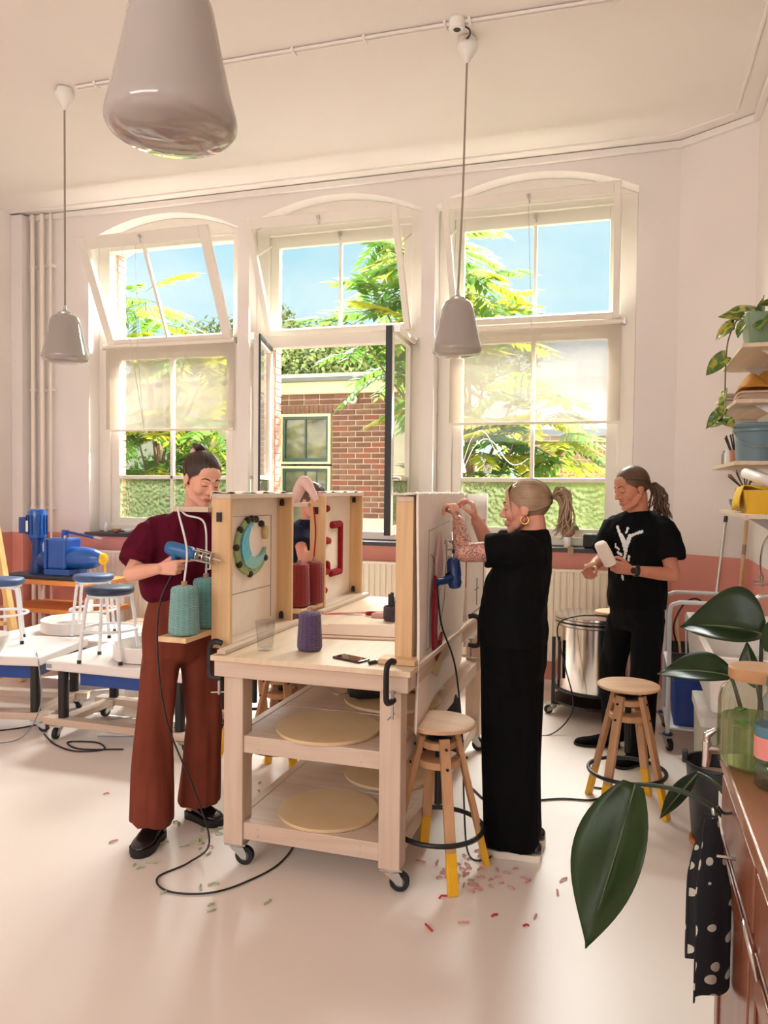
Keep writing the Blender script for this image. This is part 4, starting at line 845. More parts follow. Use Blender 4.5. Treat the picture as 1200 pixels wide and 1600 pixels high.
def metal_stool(label, loc, rz, tilt=(0, 0, 0), cushion='cushion_navy', hgt=.46, R=.145):
    t = thing('metal_stool', label, 'stool', loc, rz, 'white metal stools with blue seats'); t.rotation_euler = (tilt[0], tilt[1], rz)
    k = MB(); k.lathe([(R * .9, hgt - .045), (R, hgt - .035), (R * 1.02, hgt - .015), (R * .97, hgt), (R * .7, hgt + .006), (.01, hgt + .008)], n=36); k.build('seat', cushion, t, smooth=60)
    k = MB(); k.lathe([(R * .88, hgt - .055), (R * .9, hgt - .045)], n=30); k.build('seat_rim', 'white_metal', t)
    for i in range(4):
        a = pi / 4 + i * pi / 2; c, s = cos(a), sin(a)
        k = MB(); k.tube(spline([(c * .05, s * .05, hgt - .06), (c * R * .8, s * R * .8, hgt - .062), (c * (R + .0), s * (R + .0), hgt - .1), (c * (R + .04), s * (R + .04), .02)], 5), .0115, 10); lg = k.build('leg', 'white_metal', t, smooth=50)
        k = MB(); k.cyl((c * (R + .0405), s * (R + .0405), .022), (c * (R + .042), s * (R + .042), 0), .013, n=10); k.build('foot_cap', 'plastic_black', lg)
    k = MB(); rr = R + .022; k.tube([(rr * cos(2 * pi * i / 28), rr * sin(2 * pi * i / 28), .2) for i in range(28)], .009, 8, closed=True); k.build('foot_ring', 'white_metal', t, smooth=60)
metal_stool('white metal stool with navy seat standing on the front wheel table', (-3.06, 4.05, .501), .2, cushion='cushion_navy')
metal_stool('white metal stool with navy seat standing behind it in a pan', (-3.80, 4.84, .46), .5, cushion='cushion_blue')
metal_stool('white metal stool with blue seat at the far left edge', (-4.10, 4.26, .501), .7, cushion='cushion_blue', hgt=.44)
metal_stool('white metal stool with tilted seat right behind the woman in maroon', (-3.16, 4.95, .36), .1, tilt=(0, rad(-9), 0), cushion='cushion_navy', hgt=.52)
t = thing('side_crate', 'pale crate behind the stools, supporting the tilted stool', 'crate', (-3.16, 4.95, 0)); 
k = MB(); k.bx(-.26, .26, -.26, .26, 0, .33); k.build('body', 'laminate_white', t, bevel=.01); k = MB(); k.bx(-.27, .27, -.27, .27, .331, .358); k.build('lid', 'laminate_white', t, bevel=.008)
mat('ceramic_white', (238, 234, 230), .25); mat('clay_brown', (170, 120, 96), .7)
def bowl(name, label, loc, R, h, mt, group=None, cat='bowl', n=36):
    k = MB(); k.lathe([(R * .4, 0), (R * .55, h * .1), (R * .85, h * .55), (R * .97, h * .9), (R, h), (R * .96, h), (R * .92, h * .88), (R * .8, h * .55), (R * .5, h * .16), (.01, h * .12)], n=n); o = k.build(name, mt, smooth=50); o.location = loc; return tag(o, label, cat, group)
bowl('throwing_bowl', 'large white bowl on the wheel at the left edge', (-3.84, 3.86, .501), .14, .14, 'ceramic_white')
bowl('sill_bowl', 'small brown clay bowl on the left window sill', (-4.66, 6.27, 1.136), .045, .035, 'clay_brown'); bowl('sill_bowl', 'small cream bowl beside the brown one on the sill', (-4.53, 6.28, 1.136), .05, .035, 'ceramic_white')
o = MB().loft([facet(.01, 0, 8), facet(.022, .01, 8), facet(.018, .07, 8), facet(.006, .1, 8)]).build('sill_figure', 'ceramic_white', smooth=60); o.location = (-4.8, 6.3, 1.136); tag(o, 'small white figurine in the corner of the left sill', 'figurine')
# print leaning at the radiator
t = thing('leaning_print', 'small print of a dark wreath leaning on the left radiator', 'print', (-3.52, 6.0, 0))
k = MB(); k.bx(-.16, .16, -.006, .006, .0, .8); k.build('sheet', 'laminate_white', t); k = MB(); k.tube([(.07 * cos(2 * pi * i / 20), -.009, .55 + .09 * sin(2 * pi * i / 20) ) for i in range(20)], .012, 6, closed=True); k.build('wreath', 'pile_dark', t); k = MB(); k.ell((-.04, -.01, .42), (.035, .004, .03)); k.build('flower', 'pile_red', t, smooth=60)
t = thing('cardboard_box', 'brown cardboard box on the floor beneath the rear stools', 'box', (-3.92, 5.64, 0)); k = MB(); k.bx(-.16, .16, -.15, .15, 0, .42); k.build('body', 'cardboard', t, bevel=.003); k = MB(); k.bx(-.16, .16, -.004, .15, .4205, .424); k.build('flap', 'cardboard', t)
# cables on the floor
def cable(label, pts, r=.005, mt='cable_black', k_=7):
    o = MB().tube(spline(pts, k_), r, 6).build('power_cable', mt, smooth=60); return tag(o, label, 'cable')
cable('grey cable hanging from the wheel at the left edge', [(-3.62, 4.05, .505), (-3.54, 3.97, .5), (-3.52, 3.96, .43), (-3.5, 3.95, .2), (-3.55, 3.85, .02), (-3.7, 3.7, .007), (-3.95, 3.6, .007)], .004, 'label_grey')
cable('thin grey cable coiled under the wheel dolly', [(-2.9, 4.3, .007), (-3.1, 4.15, .007), (-3.3, 4.35, .007), (-3.05, 4.5, .007), (-2.8, 4.4, .007), (-2.9, 4.15, .007), (-3.15, 4.05, .007)], .004, 'label_grey')
cable('black cable lying in front of the wheel dolly', [(-3.5, 3.98, .006), (-3.3, 3.84, .006), (-3.1, 3.78, .006), (-2.96, 3.86, .006), (-3.08, 3.95, .006), (-3.25, 3.9, .006), (-3.1, 3.82, .006), (-2.85, 3.9, .006)], .005)
cable('black cable running along the floor to the left', [(-3.45, 4.6, .006), (-3.6, 4.3, .006), (-3.75, 4.0, .006), (-4.1, 3.75, .006)], .005)
# ================================================================== right side of the room
# steel kiln drum on a wheeled stand
mat('brushed_steel', (214, 208, 202), .16, 1.0, var=.06, vs=3, stretch=(6, 6, .3))
t = thing('kiln_drum', 'shiny steel kiln drum on a black wheeled stand under the right window', 'kiln', (-.17, 5.66, 0))
k = MB(); k.lathe([(.27, .19), (.285, .2), (.285, .64), (.27, .645)], n=56); k.build('body', 'brushed_steel', t, smooth=40)
for z in (.645, .672): k = MB(); k.lathe([(.29, z), (.298, z + .004), (.298, z + .018), (.29, z + .022)], n=56); k.build('hoop', 'steel', t, smooth=40)
k = MB(); k.lathe([(.295, .694), (.3, .70), (.298, .712), (.2, .722), (.02, .726)], n=56); k.build('lid', 'brushed_steel', t, smooth=40)
for a in (-160, -60, 40, 120):
    x, y = .31 * cos(rad(a)), .31 * sin(rad(a)); k = MB(); k.bx(x - .012, x + .012, y - .012, y + .012, .07, .55); lg = k.build('stand_leg', 'plastic_black', t)
    h = caster(t, x, y, rad(a), .03, .075)
k = MB(); k.bx(-.255, -.235, -.2, -.17, .27, .54); k.build('lever', 'plastic_black', t, bevel=.004)
for z in (.1, .19): k = MB(); k.lathe([(.26, z - .008), (.3, z - .008), (.3, z + .008), (.26, z + .008)], n=40); k.build('stand_ring', 'plastic_black', t)
o = MB().lathe([(.12, 0), (.125, .004), (.125, .02), (.12, .024)], n=36).build('wooden_disc', 'beech_seat', smooth=30); o.location = (-.06, 5.6, .727); tag(o, 'round wooden disc lying on the kiln lid', 'board')
cable('black cable looping from the kiln lid to the floor', [(-.1, 5.45, .738), (-.3, 5.36, .735), (-.42, 5.32, .66), (-.36, 5.28, .4), (-.3, 5.2, .15), (-.42, 5.05, .01), (-.62, 4.96, .007), (-.85, 4.9, .007)], .005)
# white tube trolley with bins
mat('bin_blue', (28, 62, 140), .4, var=.05); mat('box_grey', (190, 184, 166), .5); mat('box_lid', (226, 218, 208), .45)
t = thing('tube_trolley', 'white tubular trolley standing behind the sink', 'trolley', (.28, 5.02, 0))
for y in (0, .5): k = MB(); k.tube(spline([(0, y, .1), (0, y, .6), (0, y, .86), (.035, y, .905), (.1, y, .915), (.33, y, .915)], 5), .013, 10); k.build('frame_tube', 'white_metal', t, smooth=60)
for z in (.12, .5): k = MB(); k.bx(-.01, .34, .01, .49, z, z + .012); k.build('tray', 'white_metal', t, bevel=.004)
for x in (0, .32):
    for y in (0, .5):
        k = MB(); k.lathe([(.03, .088), (.032, .094), (.03, .1)], o=(x, y, 0), n=16); k.build('bumper', 'cushion_navy', t); caster(t, x, y, rad(-70), .036, .09)
t = thing('blue_bin', 'dark blue plastic bin standing on the trolley', 'bin', (.42, 5.26, .133))
def rbox(x, y, z, r): return [V((sx * (x - r) + r * cos(a), sy * (y - r) + r * sin(a), z)) for sx, sy, a0 in ((1, 1, 0), (-1, 1, 90), (-1, -1, 180), (1, -1, 270)) for a in [rad(a0 + 22.5 * i) for i in range(5)]]
k = MB(); k.loft([rbox(.10, .18, 0, .03), rbox(.115, .2, .28, .03), rbox(.12, .21, .285, .03), rbox(.12, .21, .31, .03), rbox(.108, .19, .31, .03), rbox(.09, .16, .02, .03)]); k.build('body', 'bin_blue', t, smooth=40)
o = MB().loft([rbox(.13, .2, 0, .02), rbox(.14, .21, .08, .02), rbox(.13, .2, .08, .02), rbox(.12, .19, .01, .02)]).build('black_tray', 'plastic_black', smooth=40); o.location = (.43, 5.26, .514); tag(o, 'black tray of tools on the upper trolley shelf', 'tray')
for i in range(6):
    o = MB().cyl((0, 0, 0), (random.uniform(-.06, .06), random.uniform(-.05, .05), random.uniform(.18, .28)), .008, n=8).build('hand_tool', ('board_z', 'zinc', 'plastic_black')[i % 3], smooth=40); o.location = (.36 + .035 * i, 5.2 + .02 * (i % 3), .528); tag(o, ('wooden handle', 'metal rod', 'black handle')[i % 3] + ' of a tool in the black trolley tray, ' + ('left one', 'right one')[i // 3], 'tool', 'tools in the trolley tray')
cable('black hose curving over the trolley handle', [(.34, 5.3, .6), (.31, 5.15, .75), (.36, 5.05, .9), (.44, 5.1, .93), (.52, 5.2, .85)], .006)
t = thing('storage_box', 'grey storage box with pale lid on the floor below the sink', 'box', (.60, 4.45, 0))
k = MB(); k.loft([rbox(.19, .26, 0, .02), rbox(.20, .27, .40, .02)]); k.build('body', 'box_grey', t, smooth=40); k = MB(); k.loft([rbox(.21, .28, .401, .02), rbox(.21, .28, .45, .02)]); k.build('lid', 'box_lid', t, smooth=40)
# trough sink
mat('sink_white', (236, 230, 222), .25, var=.01)
t = thing('trough_sink', 'long white trough sink on the right wall', 'sink', (.60, 4.28, .62))
k = MB(); k.loft([rbox(.215, .63, 0, .03), rbox(.235, .66, .235, .03), rbox(.235, .66, .25, .03), rbox(.205, .63, .25, .03), rbox(.195, .62, .2, .03), rbox(.18, .6, .02, .03)]); k.build('basin', 'sink_white', t, smooth=30)
for y in (-.5, .5): k = MB(); k.bx(-.16, .236, y - .015, y + .015, -.05, 0); k.build('bracket', 'white_metal', t)
k = MB(); k.tube(spline([(.235, .1, .42), (.12, .1, .44), (.06, .1, .42), (.05, .1, .37)], 6), .012, 10); k.build('tap_spout', 'steel', t, smooth=60)
for y in (.0, .2): k = MB(); k.cyl((.235, .1 + (y - .1) * 1.0, .45), (.19, .1 + (y - .1), .46), .014, n=10); k.beam((.185, y, .46), (.16, y + .05, .49), .008, .012); k.build('tap_handle', 'steel', t, smooth=40)
o = MB().loft([rbox(.10, .13, 0, .02), rbox(.12, .15, .06, .02), rbox(.11, .14, .06, .02), rbox(.09, .12, .008, .02)]).build('wash_tub', 'box_lid', smooth=40); o.location = (.6, 4.2, .642); tag(o, 'shallow pale tub standing in the trough sink', 'tub')
t = thing('wall_tap', 'chrome wall tap with hanging lever above the sink', 'tap', (.84, 5.05, 1.05))
k = MB(); k.cyl((0, 0, 0), (-.09, 0, 0), .013, n=10); k.cyl((-.05, 0, -.02), (-.05, 0, .05), .012, n=10); k.tube(spline([(-.05, 0, .05), (-.055, .01, .14), (-.04, .02, .24), (-.005, .02, .3)], 5), .006, 8); k.build('body', 'steel', t, smooth=40); k = MB(); k.beam((-.05, -.05, .03), (-.05, .05, .03), .012, .008); k.build('lever', 'steel', t)
# poles leaning in the corner
t = thing('leaning_pole', 'shiny metal pole leaning in the right corner', 'pole', (.52, 5.62, 0)); k = MB(); k.cyl((0, 0, 0), (.17, .32, 1.42), .012, n=12); k.build('tube', 'steel', t, smooth=40)
for z0, z1 in ((0, .03), (.97, 1.0)): k = MB(); k.cyl((.17 * z0, .32 * z0, 1.42 * z0), (.17 * z1, .32 * z1, 1.42 * z1), .014, n=12); k.build('end_cap', 'plastic_black', t)
t = thing('broom_stick', 'pale wooden broom stick with printed mark beside the metal pole', 'pole', (.69, 5.60, 0)); k = MB(); k.cyl((0, 0, .0), (.115, .20, 1.40), .013, n=12); k.build('stick', 'board_z', t, smooth=40); k = MB(); k.cyl((.115 * .83, .2 * .83, 1.4 * .83), (.115 * .88, .2 * .88, 1.4 * .88), .0135, n=12); k.build('mark', 'card_brown', t, smooth=40)
# ------------------------------------------------------------------ wall shelves
wood('shelf_ply', (226, 204, 180), (212, 186, 158), 1, scale=2)
SX = .57
SH = ((2.375, 4.42, 5.35), (2.105, 4.62, 5.85), (1.765, 4.60, 5.82), (1.485, 4.15, 5.35))
for i, (z, y0, y1) in enumerate(SH):
    t = thing('wall_shelf', ('topmost plywood wall shelf with the green plant pot', 'second plywood wall shelf from the top, loaded with paper', 'third plywood wall shelf holding the blue bucket', 'lowest plywood wall shelf with the yellow cloth')[i], 'shelf', (SX, y0, z))
    k = MB(); k.prism([(0, 0), (XR - SX, 0), (XR - SX, y1 - y0), (.06, y1 - y0), (0, y1 - y0 - .06)], lambda x, y: V((x, y, -.022)), lambda x, y: V((x, y, 0))); k.build('board', 'shelf_ply', t, bevel=.002)
    for y in (.12, y1 - y0 - .15): k = MB(); k.prism([(XR - SX, -.022), (XR - SX, -.12), (XR - SX - .16, -.022)], lambda x, z_: V((x, y, z_)), lambda x, z_: V((x, y + .012, z_))); k.build('bracket', 'white_metal', t)
z1, z2, z3, z4 = [s[0] for s in SH]
# pothos in green pot
mat('pot_green', (118, 142, 108), .35, var=.04)
m_, t_, b_ = nodes('variegated_leaf'); MAT['variegated_leaf'] = m_
tcn = t_.nodes.new('ShaderNodeTexCoord'); nn = t_.nodes.new('ShaderNodeTexNoise'); nn.inputs['Scale'].default_value = 16; nn.inputs['Detail'].default_value = 3; nn.inputs['Distortion'].default_value = 1.5; t_.links.new(tcn.outputs['Object'], nn.inputs['Vector'])
rr = t_.nodes.new('ShaderNodeValToRGB'); rr.color_ramp.elements[0].position = .45; rr.color_ramp.elements[0].color = lin((62, 104, 34)); rr.color_ramp.elements[1].position = .62; rr.color_ramp.elements[1].color = lin((186, 178, 70)); t_.links.new(nn.outputs[0], rr.inputs[0]); t_.links.new(rr.outputs[0], b_.inputs['Base Color']); b_.inputs['Roughness'].default_value = .35
def leafshape(L, Wd, curl=.2, fold=.25, n=10, heart=True, tw=0.0):
    """leaf blade from the origin along +X, with a midrib fold and a drooping tip"""
    k = MB(); vs = []; m2 = 4
    for i in range(n + 1):
        u = i / n; wv_ = Wd * (sin(pi * min(1, (u * .94 + .06)) ** (.62 if heart else .85)) ** (.8 if heart else 1.0)) * (1 if i < n else .02)
        for j in range(-m2, m2 + 1):
            v = j / m2; vs.append(V((L * u - (.12 * L * abs(v) if heart and u < .15 else 0), v * wv_ / 2, -curl * L * u * u + fold * abs(v) * wv_ / 2 + .02 * Wd * sin(u * 9 + j) + tw * v * u * Wd)))
    c = 2 * m2 + 1
    k.add(vs, [(i * c + j, i * c + j + 1, (i + 1) * c + j + 1, (i + 1) * c + j) for i in range(n) for j in range(2 * m2)]); return k
def put_leaf(parent, mt, base, direction, up, L, Wd, **kw):
    k = leafshape(L, Wd, **kw); d = V(direction).normalized(); u = V(up); y = u.cross(d).normalized(); z = d.cross(y)
    Mr = Matrix((d, y, z)).transposed(); k.v = [tuple(Mr @ V(p) + V(base)) for p in k.v]
    return k.build('leaf', mt, parent, smooth=80, solid=.0015)
t = thing('trailing_pothos', 'trailing variegated pothos in a green pot on top shelf', 'potted plant', (.70, 4.62, z1))
k = MB(); k.loft([rbox(.08, .1, 0, .02), rbox(.1, .13, .17, .02), rbox(.1, .13, .175, .02), rbox(.09, .12, .175, .02), rbox(.085, .11, .13, .02)]); k.build('pot', 'pot_green', t, smooth=40)
k = MB(); k.tube(spline([(0, .05, .15), (-.1, .12, .2), (-.15, .2, .1), (-.16, .22, -.05), (-.16, .24, -.25), (-.17, .26, -.38)], 6), .004, 6); k.build('vine', 'bark', t, smooth=60)
for (b, d, u, L, w) in (((-.13, .17, .17), (-1, .5, -.55), (-.2, -1, .6), .13, .09), ((-.16, .22, .0), (-.9, .3, -.7), (-.3, -1, .3), .15, .1), ((-.04, -.02, .2), (-1, -.4, .1), (0, -.6, 1), .17, .12), ((.0, -.08, .17), (-.5, -1, -.6), (-.7, -.3, .9), .16, .12), ((.02, -.05, .22), (.2, -1, .2), (0, -.2, 1), .15, .1), ((0, .05, .2), (-.3, -.8, .6), (-.6, -.4, .6), .14, .1), ((-.08, .0, .16), (-.6, -.6, -.7), (-.7, -.6, .5), .13, .09), ((-.1, .12, .2), (-.9, .2, .3), (-.1, -.8, .7), .12, .09), ((-.16, .24, -.2), (-.2, -.4, -1), (-1, -.5, .2), .14, .08), ((-.165, .25, -.3), (-.8, -.1, -.8), (-.5, -1, .3), .14, .07), ((-.17, .26, -.36), (.5, -.9, -.3), (-.4, -.4, .8), .12, .08), ((-.165, .25, -.36), (-.9, .4, -.3), (-.2, -.9, .4), .1, .07)):
    put_leaf(t, 'variegated_leaf', b, d, u, L, w, curl=.25)
# goods on the shelves
mat('paper_stack', (214, 190, 168), .85, var=.05); mat('paper_pink', (206, 172, 152), .85); mat('mustard_cloth', (186, 126, 46), .8, bump=.3, bs=60); mat('bucket_teal', (112, 138, 148), .3, var=.03); mat('cloth_yellow', (240, 196, 52), .75, bump=.25, bs=60); mat('box_yellow', (228, 178, 40), .5)
for i in range(7):
    o = MB().loft([rbox(.11, .16, 0, .03), rbox(.112, .162, .006, .03)]).build('felt_sheet', 'paper_stack' if i % 2 else 'paper_pink', smooth=30); o.location = (.715 + random.uniform(-.012, .012), 4.82 + random.uniform(-.012, .012), z2 + .0005 + i * .0075); o.rotation_euler = (0, 0, random.uniform(-.06, .06)); tag(o, ('lowest', 'second', 'third', 'fourth', 'fifth', 'sixth', 'topmost')[i] + ' pale felt sheet from the bottom of the stack below the mustard cloth', 'sheet', 'felt sheets stacked on the second shelf')
for i in range(12):
    o = MB().bx(-.10, .10, -.13, .13, 0, .009).build('paper_pad', 'paper_stack' if i % 3 else 'paper_pink', bevel=.001); o.location = (.69 + random.uniform(-.02, .02), 5.55 + random.uniform(-.02, .02), z2 + .0005 + i * .0105); o.rotation_euler = (0, 0, random.uniform(-.15, .15)); tag(o, ('lowest', 'second', 'third', 'fourth', 'fifth', 'sixth', 'seventh', 'eighth', 'ninth', 'tenth', 'eleventh', 'topmost')[i] + ' brown paper pad from the bottom of the far stack on second shelf', 'paper', 'paper pads stacked at the far end of the second shelf')
k = MB(); k.grid(lambda u, v: V((-.11 + .22 * u, -.14 + .28 * v, .02 + .07 * abs(sin(u * 5 + v * 2)) * sin(pi * u) ** .5 * sin(pi * v) ** .5 + .05 * sin(pi * u) * sin(pi * v))), 22, 22); o = k.build('mustard_cloth', 'mustard_cloth', smooth=80, solid=.006); o.location = (.72, 4.83, z2 + .053); tag(o, 'crumpled mustard cloth on the felt stack', 'cloth')
bowl('stacked_jug', 'small pale teal bowl behind the mustard cloth', (.70, 5.12, z2), .06, .1, 'bucket_teal')
t = thing('teal_bucket', 'grey-teal lidded bucket with wire handle on third shelf', 'bucket', (.71, 4.83, z3))
k = MB(); k.lathe([(.1, 0), (.105, .004), (.118, .19), (.12, .2)], n=44); k.build('body', 'bucket_teal', t, smooth=40); k = MB(); k.lathe([(.122, .17), (.128, .174), (.128, .186), (.122, .19)], n=44); k.build('rim_band', 'bucket_teal', t, smooth=40)
k = MB(); k.lathe([(.127, .198), (.13, .202), (.13, .216), (.12, .222), (.02, .224)], n=44); k.build('lid', 'bucket_teal', t, smooth=40)
k = MB(); k.tube([( -.124 * cos(a) , -.132 * sin(a) - .004, .18 - .1 * sin(a)) for a in [pi * i / 16 for i in range(17)]], .003, 6); k.build('wire_handle', 'zinc', t, smooth=60)
t = thing('brush_pot', 'pot of dark brushes at the far end of third shelf', 'brush pot', (.66, 5.25, z3)); k = MB(); k.lathe([(.035, 0), (.04, .09), (.036, .09), (.034, .02)], n=20); k.build('pot', 'clay_brown', t, smooth=40)
for i in range(7): a = i * .9; k = MB(); k.cyl((.01 * cos(a), .01 * sin(a), .02), (.05 * cos(a) - .02, .05 * sin(a), .17 + .01 * (i % 3)), .005, n=6); br = k.build('brush', 'plastic_black', t); 
for i, y in enumerate((5.38, 5.46, 5.54)):
    o = MB().lathe([(.022, 0), (.024, .01), (.024, .075), (.018, .085), (.018, .1)], n=18).build('small_bottle', ('ceramic_white', 'bucket_teal', 'clay_brown')[i], smooth=40); o.location = (.63, y, z3); tag(o, ('small white bottle', 'small teal bottle', 'small terracotta bottle')[i] + ' at the far end of the third shelf', 'bottle', 'small bottles on the third shelf')
t = thing('yellow_tub', 'yellow tub draped with a yellow cloth on lowest shelf', 'tub', (.70, 4.42, z4)); k = MB(); k.loft([rbox(.10, .15, 0, .03), rbox(.115, .165, .12, .03), rbox(.105, .155, .12, .03), rbox(.095, .145, .02, .03)]); k.build('tub', 'box_yellow', t, smooth=40)
def drape(u, v):
    x = -.15 + .24 * u; y = -.06 + .26 * v; z = .135 + .01 * sin(u * 8 + v * 5)
    if x < -.115: z -= (-.115 - x) * 3.4
    return V((max(x, -.135) + .006 * sin(v * 14), y, max(.012, z)))
k = MB(); k.grid(drape, 26, 20); k.build('cloth', 'cloth_yellow', t, smooth=80, solid=.004)
o = MB().tube([(0, 0, 0), (.1, -.28, -.06)], .026, 18, cap=False).build('paper_tube', 'laminate_white', smooth=40, solid=.003); o.location = (.62, 4.55, z4 + .212); tag(o, 'rolled white paper tube resting on the yellow cloth', 'paper roll')
t = thing('twig_pot', 'square brown pot of twigs behind the yellow tub', 'pot', (.66, 4.88, z4)); k = MB(); k.loft([rbox(.04, .04, 0, .008), rbox(.045, .045, .13, .008), rbox(.038, .038, .13, .008), rbox(.034, .034, .02, .008)]); k.build('pot', 'card_brown', t, smooth=30)
for i in range(10): a = i * 2.4; k = MB(); k.tube([(0, 0, .03), (.02 * cos(a), .02 * sin(a), .14), (.07 * cos(a) - .02, .06 * sin(a), .2 + .012 * (i % 4))], .0035, 5); k.build('twig', 'bark' if i % 2 else 'plastic_black', t)
bowl('shelf_bowl', 'small grey-green bowl at the far end of lowest shelf', (.66, 5.16, z4), .05, .065, 'bucket_teal')
# ------------------------------------------------------------------ floor bucket, planter, cabinet
mat('bucket_black', (34, 36, 42), .4, var=.1); mat('slip_water', (196, 182, 156), .25, var=.04); mat('dolly_orange', (206, 120, 62), .5)
t = thing('slip_bucket', 'black bucket of grey slip on an orange dolly', 'bucket', (.425, 3.66, 0))
k = MB(); k.lathe([(.105, .055), (.11, .06), (.14, .385), (.148, .39), (.146, .4), (.135, .4), (.13, .37), (.105, .08)], n=40); k.build('body', 'bucket_black', t, smooth=40)
k = MB(); k.lathe([(.126, .325), (.12, .332), (.02, .332)], n=40); k.build('slip', 'slip_water', t, smooth=40)
k = MB(); k.bx(-.012, .012, -.02, .02, .385, .44); o = k.build('ear', 'bucket_black', t, bevel=.006); o.location = (-.145, .0, 0)
k = MB(); k.lathe([(.115, .03), (.12, .034), (.12, .05), (.115, .054)], n=40); k.build('dolly', 'dolly_orange', t, smooth=30)
for a in (20, 140, 260): k = MB(); k.ell((.09 * cos(rad(a)), .09 * sin(rad(a)), .0155), .0155); k.build('wheel', 'rubber_black', t, smooth=60)
leafmat('leaf_dark', (24, 42, 18), (42, 66, 28), .15, .4, 8, .4)
mat('stem_dark', (40, 52, 34), .5); mat('rib_pale', (92, 104, 70), .5)
t = thing('large_leaf_plant', 'large paddle-leaved plant in a white planter behind the jar', 'potted plant', (.44, 2.55, 0))
k = MB(); k.loft([rbox(.12, .18, 0, .015), rbox(.125, .19, .6, .015), rbox(.125, .19, .62, .015), rbox(.11, .175, .62, .015), rbox(.105, .17, .56, .015)]); k.build('planter', 'white_plastic', t, smooth=30)
k = MB(); k.loft([rbox(.108, .172, .57, .015), rbox(.108, .172, .58, .015)]); k.build('soil', 'bark', t)
def paddle(base, mid, tip, L, Wd, ldir, up, curl=.25, fold=.3, split=True):
    k = MB(); k.tube(bez(base, V(base) * .4 + V(mid) * .6, V(mid), V(tip), 14), [.009 - .0002 * i for i in range(15)], 8); s_ = k.build('stem', 'stem_dark', t, smooth=60)
    put_leaf(t, 'leaf_dark', tip, ldir, up, L, Wd, curl=curl, fold=fold, heart=False, n=16)
    d = V(ldir).normalized(); y = V(up).cross(d).normalized(); z = d.cross(y); k = MB(); k.tube([V(tip) + d * (L * u) + z * (-curl * L * u * u + .002) for u in [i / 12 for i in range(13)]], [.004 - .00025 * i for i in range(13)], 6); k.build('midrib', 'rib_pale', t, smooth=60)
paddle((-.02, .02, .58), (-.03, .06, .95), (-.02, .10, 1.15), .24, .22, (-.85, .15, .22), (-.05, -.8, .75), .45, .75)
paddle((0, -.05, .58), (.0, -.1, .9), (-.02, -.05, 1.12), .22, .12, (.45, .35, .6), (-.6, -.6, .5), .3, .4)
paddle((-.04, .05, .58), (-.05, .1, .85), (-.1, .14, 1.0), .26, .13, (-1, .45, .1), (.1, -.7, .7), .35, .45)
paddle((-.02, -.02, .58), (-.02, 0, .9), (-.04, .02, 1.0), .14, .07, (-.25, .2, .9), (-.6, -.8, .1), .1, .6)
paddle((-.08, -.14, .58), (-.22, -.22, .76), (-.39, -.10, .70), .50, .23, (-.24, -.2, -.95), (-.45, -.8, .3), -.06, .5)
paddle((-.08, -.1, .58), (-.14, -.05, .72), (-.20, .06, .70), .22, .055, (-.5, .15, -.75), (-.4, -.8, .3), .1, .6)
wood('cabinet_wood', (146, 86, 60), (120, 68, 46), 1, scale=2, rough=.4, coat=.1); wood('cabinet_front', (140, 82, 56), (116, 64, 44), 2, scale=2, rough=.4, coat=.1); wood('counter_wood', (162, 110, 80), (136, 86, 60), 1, scale=2, rough=.35, coat=.2)
CX, CY0, CY1, CZ = .275, .55, 2.2, .91
t = thing('wooden_cabinet', 'reddish wooden cabinet at the right edge of the photo', 'cabinet', (CX, CY0, 0))
k = MB(); k.bx(0, XR - CX - .01, 0, CY1 - CY0 - .02, .05, CZ - .04); k.build('body', 'cabinet_wood', t, bevel=.004)
k = MB(); k.bx(-.02, XR - CX - .005, -.02, CY1 - CY0, CZ - .04, CZ); k.build('counter_top', 'counter_wood', t, bevel=.006)
k = MB(); k.bx(.03, XR - CX - .02, .02, CY1 - CY0 - .04, 0, .05); k.build('plinth', 'cabinet_wood', t)
for i in range(3):
    y0 = .03 + i * .545; dr = MB(); dr.bx(-.014, 0, y0, y0 + .52, .09, CZ - .22); d_o = dr.build('door', 'cabinet_front', t, bevel=.004); dr = MB(); rect = (y0 + .07, y0 + .45); dr.bx(-.02, -.0138, y0, y0 + .06, .09, CZ - .22); dr.bx(-.02, -.0138, y0 + .46, y0 + .52, .09, CZ - .22); dr.bx(-.02, -.0138, y0 + .06, y0 + .46, CZ - .28, CZ - .22); dr.bx(-.02, -.0138, y0 + .06, y0 + .46, .09, .15); dr.build('door_frame', 'cabinet_front', d_o, bevel=.003)
    dr = MB(); dr.bx(-.014, 0, y0, y0 + .52, CZ - .2, CZ - .06); d_o = dr.build('drawer', 'cabinet_front', t, bevel=.004)
    k = MB(); k.tube([(-.035, y0 + .5 + .0, CZ - .27 + .0) if False else (-.028 - .012 * sin(a), y0 + .47 + .05 * cos(a), CZ - .19 + .05 * sin(a)) for a in [2 * pi * j / 24 for j in range(24)]], .004, 8, closed=True); k.build('ring_handle', 'steel', d_o, smooth=60)
k = MB(); k.tube(spline([(.0, 1.45, CZ - .08), (-.03, 1.45, CZ - .09), (-.045, 1.45, CZ - .075)], 4), .004, 6); k.build('hook', 'plastic_black', t, smooth=60); k = MB(); k.tube([(-.02, 1.32, CZ - .14), (-.06, 1.32, CZ - .14)], .004, 6); k.build('hook', 'steel', t, smooth=60)
